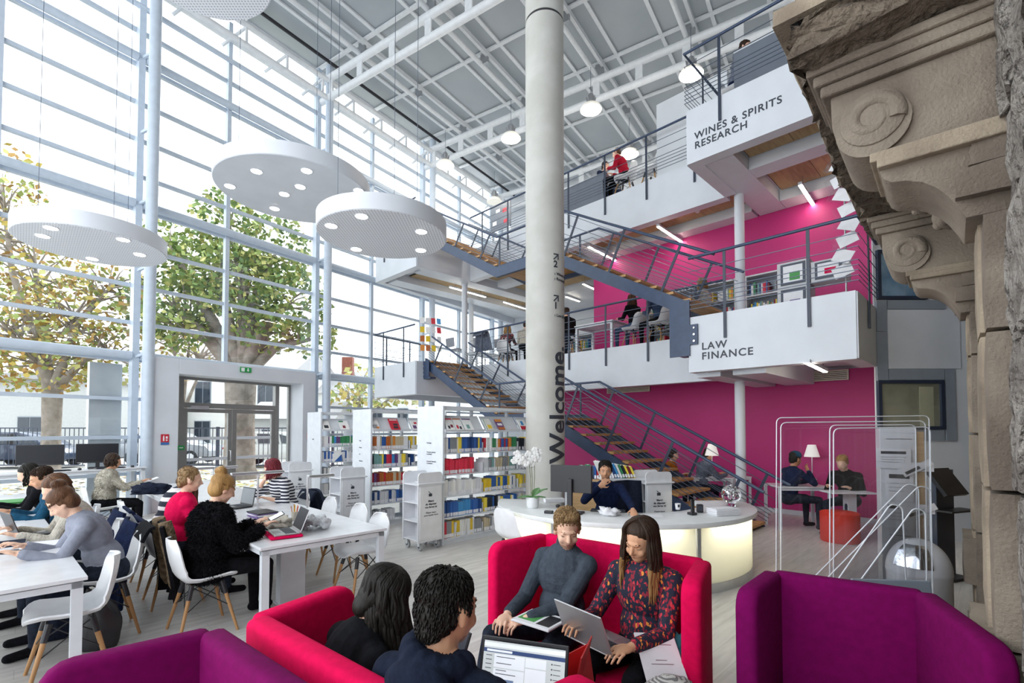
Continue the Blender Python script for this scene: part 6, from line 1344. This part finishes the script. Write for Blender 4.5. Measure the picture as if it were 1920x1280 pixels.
br = thing('bracelet', 'gold bracelets on the wrist of the long-haired woman', 'bracelet', (-.42, 2.22, .61)); mat('gold', (.7, .45, .15), .3, .9)
bpy.data.objects.remove(br)
# coats on chair backs
def coat(label, q, p, rz, m, wd=.52, L=.72, top=.86, seed=1, trim=None, dz=0):
    o = thing('draped_coat', label, 'coat', BQ(q, p, dz), rz)
    def fn(u, v):
        x = (u-.5)*wd*(1+.35*v); y = -.30-.05*math.cos((u-.5)*3.)-.10*v-.07*math.sin(3.1*v)*math.cos((u-.5)*3)+.03*math.sin(u*19+seed)*v+.02*math.sin(u*31+seed*2)*v; return Vector((x, y, top-L*v-.03*abs(u-.5)))
    MB().grid(fn, 26, 12).part('back_cloth', m, o, 70, thick=.03)
    def f2(u, v): x = (u-.5)*wd*.96; return Vector((x, -.28+.10*v, top+.012*math.sin(v*3.14)-.12*v*v))
    MB().grid(f2, 20, 5).part('shoulder_fold', m, o, 70, thick=.025)
    if trim:
        for s_ in (-1, 1):
            t_ = MB(); t_.tube([(s_*wd*.30*(1+.4*k/8), -.36-.10*k/8, top+.02-L*.95*k/8) for k in range(9)], [.05, .06, .065, .06, .055, .055, .06, .06, .03], 10); t_.part('fur_trim', trim, o, 70)
    return o
coat('black winter coat with brown fur trim hanging on the chair of the woman in grey', .56, 5.42, R(135), 'cloth_black', .46, .66, .88, 3, 'cloth_fur')
coat('navy coat hanging on the chair of the woman in pink', 1.10, 5.95, R(-45), 'cloth_navy', .54, .74, .86, 5)
coat('dark navy coat hanging on the chair of the long-haired woman', 1.10, 6.75, R(-45), 'cloth_navy', .54, .74, .86, 8)
coat('navy coat hanging on the chair of the woman in stripes', 2.70, 7.1, R(135), 'navy_cloth', .50, .5, .84, 9)
o = MB().bb(-.035, .035, -.07, .07, 0, .008).part('smartphone', 'black_gloss', None, loc=BQ(1.72, 4.86, .90), rot=(R(25), R(15), R(-45)), bev=.003); tag(o, 'smartphone in the hand of the woman in black', 'phone'); MB().bb(-.03, .03, -.06, .06, .008, .0085).part('screen', 'screen_lit', o)
o = MB().bb(-.1, .1, -.14, .14, 0, .003).part('paper_sheet', 'paper', None, loc=BQ(1.52, 10.1, .86), rot=(R(20), 0, R(-45))); tag(o, 'white sheet in the hand of the woman in cream fleece', 'paper'); MB().bb(-.07, .07, .05, .055, .003, .004).part('print_line', 'grey_metal', o)
# ================================================================== mezzanine furniture
def mez_table(label, q0, q1, p0, p1, z):
    t = table(label, q0, q1, p0, p1, 'white tables on the mezzanines'); t.location.z = z; return t
mez_table('white table on the first floor with the long-haired woman', 9.95, 10.75, 6.55, 7.7, 3.6); mez_table('white table on the first floor beyond the concrete column', 10.6, 11.4, 8.6, 10.4, 3.6)
chair(10.15, 6.1, '', 'white shell chair under the woman on the first floor', loc=BQ(10.15, 6.08, 3.6), rz=facing(*(BQ(.3, 1)[:2])))
chair(10.0, 5.35, '', 'white shell chair under the person in denim on the first floor', loc=BQ(10.02, 5.33, 3.6), rz=facing(*(BQ(.3, 1)[:2])))
chair(0, 0, '', 'empty white shell chair at the first floor table', loc=BQ(10.25, 8.0, 3.6), rz=facing(*(BQ(.0, -1)[:2])))
chair(0, 0, '', 'white shell chair under the blond woman in plaid', loc=BQ(10.48, 10.75, 3.6), rz=facing(*(BQ(.9, .3)[:2])))
mez_table('white desk on the second floor with the person in red', 9.85, 10.65, 6.65, 7.9, 7.15); mez_table('white desk on the second floor corner above the WINES lettering', 8.2, 9.3, 2.25, 2.95, 7.15)
mat('desk_panel', srgb('#6d7480'), .4); 
for lab, (q0, q1, p0, p1) in (('grey modesty panel of the second floor desk with the person in red', (9.8, 9.83, 6.6, 7.9)), ('grey modesty panel of the corner desk on the second floor', (8.15, 8.18, 2.0, 3.0))):
    c = BQ((q0+q1)/2, (p0+p1)/2, 7.2); o = MB().bb(-.015, .015, -(p1-p0)/2, (p1-p0)/2, 0, .68).part('modesty_screen', 'desk_panel', None, loc=c, rot=(0, 0, R(45))); tag(o, lab, 'desk panel'); MB().bb(-.02, .02, -(p1-p0)/2, (p1-p0)/2, .68, .70).part('top_edge', 'white_metal', o)
chair(0, 0, '', 'white shell chair under the person in red on the second floor', loc=BQ(9.98, 6.18, 7.15), rz=facing(*(BQ(-.2, 1)[:2]))); chair(0, 0, '', 'empty white shell chair right of the person in red', loc=BQ(10.1, 5.55, 7.15), rz=facing(*(BQ(0, 1)[:2]))); chair(0, 0, '', 'white shell chair at the top corner desk', loc=BQ(8.75, 3.22, 7.15), rz=facing(*(BQ(0, -1)[:2])))
chair(0, 0, '', 'white shell chair with a black coat on the second floor next to the column', loc=BQ(10.1, 8.05, 7.15), rz=facing(*(BQ(0, -1)[:2])))
o = coat('black coat hanging on a second floor chair next to the concrete column', 10.1, 8.05, facing(*(BQ(0, -1)[:2])), 'cloth_black', .5, .6, .84, 12, None, 7.15)
o = coat('grey blue coat thrown over the first floor railing', 9.62, 10.95, R(135), 'cloth_greymix', .55, .55, 1.03, 14, None, 3.6); o.location = BQ(9.40, 11.0, 3.6)
nb = thing('notice_board', 'dark notice board with papers standing on the second floor', 'notice board', BQ(10.4, 10.9, 7.15), R(45)); MB().bb(-.02, .02, -.45, .45, .75, 1.55).part('board', 'desk_panel', nb, bev=.004)
for k, (y_, z_, c) in enumerate(((-.2, 1.3, 'sign_red'), (.1, 1.35, 'paper'), (.25, 1.0, 'paper'), (-.25, .95, 'sign_red'))): MB().bb(-.024, -.02, y_-.09, y_+.09, z_-.06, z_+.06).part('pinned_sheet', c, nb)
for y_ in (-.4, .4): MB().bb(-.02, .02, y_-.02, y_+.02, 0, .78).part('leg', 'alu', nb)
# bar chairs at the first floor window bench
mat('grey_shell', srgb('#8d8f98'), .5)
def bar_chair(label, q, p):
    o = thing('bar_chair', label, 'bar chair', BQ(q, p, 3.6), R(-45), 'grey bar chairs on the first floor')
    MB().bb(-.21, .21, -.2, .2, .72, .76).part('seat', 'grey_shell', o, bev=.02); MB().bb(-.21, .21, -.235, -.205, .82, 1.12).part('backrest', 'grey_shell', o, bev=.012, rot=(R(6), 0, 0))
    for sx in (-1, 1):
        for sy in (-1, 1): MB().cyl((sx*.17, sy*.16, .72), (sx*.21, sy*.2, 0), .011, 8).part('leg', 'alu', o, 50)
        MB().cyl((sx*.17, -.19, .74), (sx*.17, -.21, .85), .011, 8).part('back_support', 'alu', o, 50)
    MB().tube([(sx*.195, sy*.185, .28) for sx, sy in ((-1, -1), (1, -1), (1, 1), (-1, 1))], .009, 6, closed=True).part('footrest', 'alu', o)
for k, (q, p, w_) in enumerate(((10.2, 12.75, 'nearest the postcard rack'), (10.75, 12.0, 'beside the white pipe column'), (11.4, 11.7, 'behind the pipe column'))): bar_chair('grey bar chair on the first floor, '+w_, q, p)
mez_table('tall white bench table behind the grey bar chairs', 10.8, 12.6, 12.5, 13.1, 3.6)
rk = thing('postcard_rack', 'wire rack of colourful postcards on the first floor corner', 'postcard rack', BQ(9.3, 13.05, 3.6), R(20)); MB().cyl((0, 0, 0), (0, 0, 1.75), .015, 8).part('pole', 'alu', rk); MB().lathe([(.2, 0), (.2, .015)], 20).part('foot', 'alu', rk)
for r_ in range(4):
    for c_ in range(4):
        cd = ('#f2f2f0', '#d98a3a', '#c9283c', '#e8c531', '#2d5fa8', '#d9dade', '#b9652c', '#3f8fc9')[(r_*3+c_*5) % 8]; MB().bb(-.07, .07, -.004, 0, -.10, .10).part('postcard', bmat(cd), rk, loc=(-.27+.18*c_, -.06-.03*r_, 1.6-.30*r_), rot=(R(-12), 0, R((c_-1.5)*6)))
# first floor bookcases, shelf books too small to pick apart
def mez_case(label, q, p0, p1, z, rows):
    o = thing('wall_bookcase', label, 'bookcase', BQ(q, p0, z), R(45)); W2 = p1-p0; H_ = .42*rows+.06
    for y_ in (0, W2): MB().bb(0, .32, y_-.025, y_+.025, 0, H_).part('side_panel', 'white_metal', o)
    for k in range(rows+1): MB().bb(0, .32, .025, W2-.025, .42*k+.02, .42*k+.05).part('shelf', 'white_metal', o)
    MB().bb(.30, .32, 0, W2, 0, H_).part('back_panel', 'grey_panel', o); rg = random.Random(int(p0*10)); 
    cols = list(CN); bm_ = MB()
    for k in range(rows):
        y_ = .04
        while y_ < W2-.07:
            th = rg.uniform(.02, .045); bm_.mi = rg.randrange(len(cols)); bm_.bb(.04, .24, y_, y_+th, .42*k+.05, .42*k+.05+rg.uniform(.2, .27)); y_ += th+.002+(.1 if rg.random() < .06 else 0)
    b = link('shelf_books', bm_.mesh('shelf_books', [bmat(c) for c in cols])); b.location = BQ(q, p0, z); b.rotation_euler = (0, 0, R(45)); tag(b, 'rows of books on the '+label, 'books', kind='stuff')
mez_case('white wall bookcase right of the first floor pipe column', 10.65, 2.75, 3.75, 3.6, 3); mez_case('white wall bookcase left of the first floor pipe column', 10.65, 3.95, 6.0, 3.6, 3); mez_case('low white bookcase at the left edge of the magenta wall upstairs', 11.6, 7.9, 9.4, 3.6, 2)
# stepped brochure display and hanging leaflet holder
mat('pale_grey', (.55, .56, .58), .5)
sdp = thing('brochure_display', 'stepped grey brochure display with framed leaflets on the first floor', 'display stand', BQ(9.3, 1.62, 3.6), R(45))
for k, (p_, z_, h_) in enumerate(((.62, 0, .95), (.62, .55, .75), (.1, 0, .55), (.1, .55, .6))):
    MB().bb(0, .35, p_, p_+.5, z_, z_+h_*.6).part('cube_module', 'pale_grey', sdp, bev=.008); MB().bb(-.012, 0, p_+.06, p_+.44, z_+.05, z_+h_*.55).part('frame', 'navy_dark', sdp); MB().bb(-.016, -.012, p_+.1, p_+.4, z_+.09, z_+h_*.5).part('leaflet', 'paper', sdp); MB().bb(-.019, -.016, p_+.14, p_+.30, z_+.12, z_+h_*.35).part('printed_block', ('purple_card', 'green_card', 'sign_blue', 'pink_felt')[k], sdp)
hl = thing('leaflet_holder', 'hanging clear holder full of leaflets at the right end of the first floor railing', 'leaflet holder', BQ(8.35, 1.55, 3.6), R(45)); MB().cyl((0, 0, 0), (0, 0, 2.3), .012, 8).part('pole', 'alu', hl)
for k in range(9):
    a = R(25 if k % 2 else -20); q_ = MB().bb(-.004, .004, -.17, .17, -.12, .12).part('pocket', 'acrylic', hl, loc=(-.05-.02*(k % 2), .05*math.sin(k), 2.15-.22*k), rot=(a, R(15), 0)); MB().bb(-.008, -.005, -.14, .10, -.1, .09).part('leaflet', 'paper', q_)
# ================================================================== outside
mat('asphalt', (.20, .20, .20), .9, col2=(.26, .26, .25), scale=1.5); mat('paving', (.48, .47, .45), .9, col2=(.40, .39, .37), scale=.8)
gr = MB().bb(-25, 30, .12, 45, -.25, -.06).part('ground', 'paving', None, loc=GO, rot=(0, 0, GA)); tag(gr, 'pale paving and street outside the glazed wall', 'ground', kind='structure')
rg = random.Random(2); lv = MB()
for k in range(2600):
    u_, w_ = rg.uniform(-6, 14), rg.uniform(1., 10.5); c = GO+Vector((GX*u_-GY*w_, GY*u_+GX*w_, -.05)); a = rg.uniform(0, 6.3); r_ = rg.uniform(.05, .1); lv.mi = rg.randrange(3)
    d1 = Vector((math.cos(a), math.sin(a), rg.uniform(-.2, .3)))*r_; d2 = Vector((-math.sin(a), math.cos(a), rg.uniform(-.2, .3)))*r_*.8; lv.quad(c-d1, c-d2, c+d1, c+d2)
for n_, c_ in (('leaf_y', '#b8a352'), ('leaf_o', '#a5824a'), ('leaf_g', '#96a45e'), ('leaf_g2', '#7f9658'), ('leaf_g3', '#6a8450'), ('leaf_p', '#bcb874')): mat(n_, srgb(c_), .6, spec=.2)
mat('bark', srgb('#9a9088'), .95, col2=srgb('#786f66'), scale=4, bump=.7, bscale=10)
lo_ = lv.part('fallen_leaves', ['leaf_y', 'leaf_o', 'leaf_p'], None, kind='stuff'); tag(lo_, 'fallen yellow leaves on the ground outside the doors', 'leaves', kind='stuff')
def tree(label, X, Y, r, forkz, blobs, n, mats, leaf=.17, seed=1, bare=0, lean=(0, 0), top=None):
    o = thing('tree', label, 'tree', (X, Y, 0)); rg = random.Random(seed)
    top = Vector((lean[0], lean[1], forkz)); MB().tube([(0, 0, -.2), (0, 0, .35), (lean[0]*.3, lean[1]*.3, forkz*.5), top], [r*1.45, r*1.05, r*.95, r*1.05], 14).part('trunk', 'bark', o, 60)
    lm = MB(); seg = 0
    for bi, (bx, by, bz, br_, bh) in enumerate(blobs):
        e = Vector((bx, by, bz)); mid = top.lerp(e, .5)+Vector((rg.uniform(-.3, .3), rg.uniform(-.3, .3), .3)); bb_ = MB().tube([top-Vector((0, 0, .3)), mid, e], [r*.62, r*.34, .04], 8).part('branch', 'bark', o, 60)
        tw_ = MB()
        for k in range(10+bare): a, b = rg.uniform(0, 6.3), rg.uniform(-.3, 1.3); d = Vector((math.cos(a)*math.cos(b), math.sin(a)*math.cos(b), math.sin(b))); s_ = mid.lerp(e, rg.uniform(.2, 1)); tw_.tube([s_, s_+d*br_*.5+Vector((0, 0, .1)), s_+d*br_*1.05], [.045, .025, .006], 4)
        tw_.part('twigs', 'bark', bb_, kind='stuff')
        for k in range(int(n*br_*br_*bh)):
            a = rg.uniform(0, 6.283); ct = rg.uniform(-1, 1); rr = rg.uniform(.35, 1)**.5; st = math.sqrt(1-ct*ct); c = e+Vector((math.cos(a)*st*br_*rr, math.sin(a)*st*br_*rr, ct*bh*rr)); s_ = leaf*rg.uniform(.6, 1.25)
            d1 = Vector((rg.uniform(-1, 1), rg.uniform(-1, 1), rg.uniform(-1, .4))).normalized()*s_; d2 = d1.cross(Vector((rg.uniform(-1, 1), rg.uniform(-1, 1), rg.uniform(-1, 1)))).normalized()*s_*.7; lm.mi = rg.randrange(len(mats)); lm.quad(c-d1, c-d2, c+d1, c+d2)
    lm.part('foliage', mats, o, kind='stuff')
G3 = ['leaf_g', 'leaf_g2', 'leaf_g3', 'leaf_g', 'leaf_p']
tree('big green plane tree with a thick grey trunk behind the glass door', -9.75, 17.6, .5, 3.9, ((-2.6, 0, 6.2, 1.6, 1.2), (-1.4, .5, 7.6, 1.7, 1.5), (.0, -.3, 7.0, 1.7, 1.4), (1.0, .5, 8.4, 1.3, 1.3), (-.6, 0, 9.4, 1.2, 1.1), (1.8, 0, 6.3, 1.4, 1.3), (-2.0, -.5, 5.2, 1.2, .8), (.9, .2, 5.3, 1.2, .9), (2.6, .2, 5.0, .8, .9), (-2.8, 0, 8.6, .9, .9)), 330, G3, .12, 4)
Y3 = ['leaf_y', 'leaf_p', 'leaf_g', 'leaf_o']
tree('golden autumn tree at the left edge outside the glass', -15.2, 16.2, .26, 3.2, ((-1.6, 0, 5.0, 1.8, 1.6), (-1.2, .5, 7.6, 1.7, 1.6), (.6, 0, 5.6, 1.6, 1.3), (-.4, 0, 3.8, 1.9, 1.0), (1.8, .3, 4.2, 1.4, 1.1), (-1.9, 0, 9.9, 1.2, 1.4), (2.0, 0, 6.6, 1.1, 1.)), 170, Y3, .11, 9, 14)
tree('sparse bare-topped tree between the golden tree and the plane tree', -15.5, 23., .16, 2.6, ((-.6, 0, 6, 1.4, 1.8), (.8, 0, 5.2, 1.4, 1.4), (0, 0, 8., 1.0, 1.4)), 22, Y3, .13, 15, 26)
tree('small yellow-green tree far away behind the bookcases', -9.6, 31., .2, 2.4, ((-.8, 0, 3.7, 1.4, 1.0), (1.0, 0, 3.9, 1.5, 1.1), (.2, 0, 5.0, 1.2, .9), (3.2, 0, 4.2, 1.6, 1.2)), 60, ['leaf_p', 'leaf_g', 'leaf_y'], .2, 19)
# fence
fn = thing('street_fence', 'dark railing fence along the street outside', 'fence', (-24, 20.2, 0)); FL = 19.
for z_ in (.2, 1.72): MB().bb(0, FL, -.02, .02, z_, z_+.05).part('rail', 'navy_dark', fn)
bm_ = MB().bb(-.011, .011, -.011, .011, .2, 1.75).mesh('bar', 'navy_dark')
for k in range(int(FL/.19)): link('bar', bm_, fn, loc=(.1+k*.19, 0, 0))
pm_ = MB().bb(-.05, .05, -.05, .05, 0, 1.8).mesh('post', 'navy_dark')
for k in range(9): link('post', pm_, fn, loc=(k*2.37+.05, 0, 0))
# cars
mat('car_white', (.78, .79, .8), .25, coat=.5); mat('car_blue', (.03, .05, .10), .25, coat=.5); mat('car_silver', (.30, .32, .36), .25, coat=.5); mat('car_glass', (.02, .03, .045), .1); mat('tyre', (.015, .015, .016), .8); mat('tail_red', (.35, .02, .03), .3)
def car(label, x, y, rz, m):
    o = thing('parked_car', label, 'car', (x, y, 0), rz); M = Matrix.Rotation(R(90), 4, 'X')
    MB().prism([(-2.2, .35), (-2.25, .75), (-2.1, .98), (-1.2, 1.02), (1.15, 1.0), (2.05, .88), (2.25, .62), (2.22, .35)], -.88, .88, M).part('body', m, o, 40, bev=.05)
    MB().prism([(-2.05, .95), (-1.75, 1.42), (-1.2, 1.58), (.1, 1.58), (.55, 1.45), (1.3, .98)], -.76, .76, M).part('cabin', m, o, 40, bev=.06)
    for s_ in (-1, 1):
        for a, b in (([(-1.75, 1.05), (-1.6, 1.38), (-1.0, 1.48), (-.85, 1.05)], 0), ([(-.75, 1.05), (-.8, 1.49), (.05, 1.48), (.15, 1.05)], 0), ([(.25, 1.05), (.15, 1.47), (.45, 1.38), (1.0, 1.05)], 0)):
            MB().prism(a if s_ > 0 else a, -.77*s_-.012, -.77*s_+.012, M).part('side_window', 'car_glass', o)
        for x_ in (-1.35, 1.35):
            w_ = MB().cyl((x_, s_*.72, .33), (x_, s_*.90, .33), .33, 24).part('wheel', 'tyre', o, 40); MB().cyl((x_, s_*.90, .33), (x_, s_*.915, .33), .2, 10).part('hubcap', 'alu', w_, 40)
        MB().bb(-2.27, -2.15, s_*.6-.18, s_*.6+.18, .7, .88).part('tail_light', 'tail_red', o, bev=.02)
    MB().prism([(-2.06, 1.02), (-1.78, 1.40), (-1.75, 1.38), (-2.0, 1.02)], -.66, .66, M).part('rear_window', 'car_glass', o)
car('white car parked behind the fence seen through the door', -10.9, 23.2, R(8), 'car_white'); car('dark blue car parked behind the fence at the left edge', -22.0, 22.4, R(5), 'car_blue'); car('silver car parked behind the fence beside the pier', -17.0, 24.6, R(4), 'car_silver')
# buildings across the street
mat('render_white', (.72, .72, .70), .8, scale=1); mat('render_grey', (.45, .46, .46), .8); mat('roof_tile', (.32, .32, .33), .8); mat('brick_red', srgb('#7c4637'), .9); mat('shutter_dark', (.25, .28, .32), .6)
def house(label, x, y, w_, d_, h_, m, wins, rz=0, roof='gable', chim=False):
    o = thing('house', label, 'building', (x, y, 0), rz); MB().bb(0, w_, 0, d_, 0, h_).part('wall', m, o)
    if roof == 'gable':
        r_ = MB().prism([(-.4, 0), (d_+.4, 0), (d_/2, d_*.28)], -.3, w_+.3, Matrix(((0, 0, 1, 0), (1, 0, 0, 0), (0, 1, 0, h_), (0, 0, 0, 1)))).part('roof', 'roof_tile', o)
        if chim: MB().bb(w_*.2, w_*.2+.9, d_*.3, d_*.3+.7, h_, h_+d_*.28+1.1).part('chimney', 'brick_red', r_)
    else: MB().bb(-.2, w_+.2, -.5, d_, h_, h_+.35).part('roof', 'roof_tile' if roof == 'flat' else m, o)
    for (a, b, c, d) in wins:
        f = MB().bb(a, b, -.04, 0, c, d).part('window', 'shutter_dark', o); MB().bb(a+.06, (a+b)/2-.03, -.06, -.04, c+.06, d-.06).part('pane', 'car_glass', f); MB().bb((a+b)/2+.03, b-.06, -.06, -.04, c+.06, d-.06).part('pane', 'car_glass', f)
def wn_(n, x0, dx, wd, z0, z1): return [(x0+dx*k, x0+dx*k+wd, z0, z1) for k in range(n)]
house('white house with grey roof and brick chimney far behind the bookcases', -16.5, 40, 9, 8, 4.6, 'render_white', wn_(4, .8, 2.1, .9, 1.6, 3.4), R(2), chim=True)
house('long white building across the street behind the white car', -31, 36, 15, 8, 6.0, 'render_white', wn_(6, .8, 2.3, 1.2, .6, 2.3)+wn_(6, .8, 2.3, 1.2, 3.4, 5.2), R(0))
house('flat grey hall at the far left behind the golden tree', -40, 27, 16.5, 8, 4.4, 'render_grey', wn_(4, 2, 3.6, 1.4, .8, 2.4), R(0), 'flat')
house('low shed with pitched roof behind the fence', -15.6, 29, 5, 4, 2.3, 'render_grey', wn_(2, .8, 2., .8, .8, 1.7), R(0))
yp = MB().tube([(0, 0, 0), (.05, 0, 1.4), (.35, 0, 2.6), (.5, 0, 3.0)], [.12, .12, .13, .14], 10).part('yellow_pole', 'sign_yellow' if 'sign_yellow' in MATS else mat('sign_yellow', srgb('#c9a21e'), .5), None, 50, loc=(-22.6, 20.9, 0)); tag(yp, 'leaning yellow post behind the fence at the left edge', 'post'); MB().bb(-.16, .16, -.12, .12, 0, .12).part('base', 'asphalt', yp)
bpy.data.scenes.remove(TMPS)
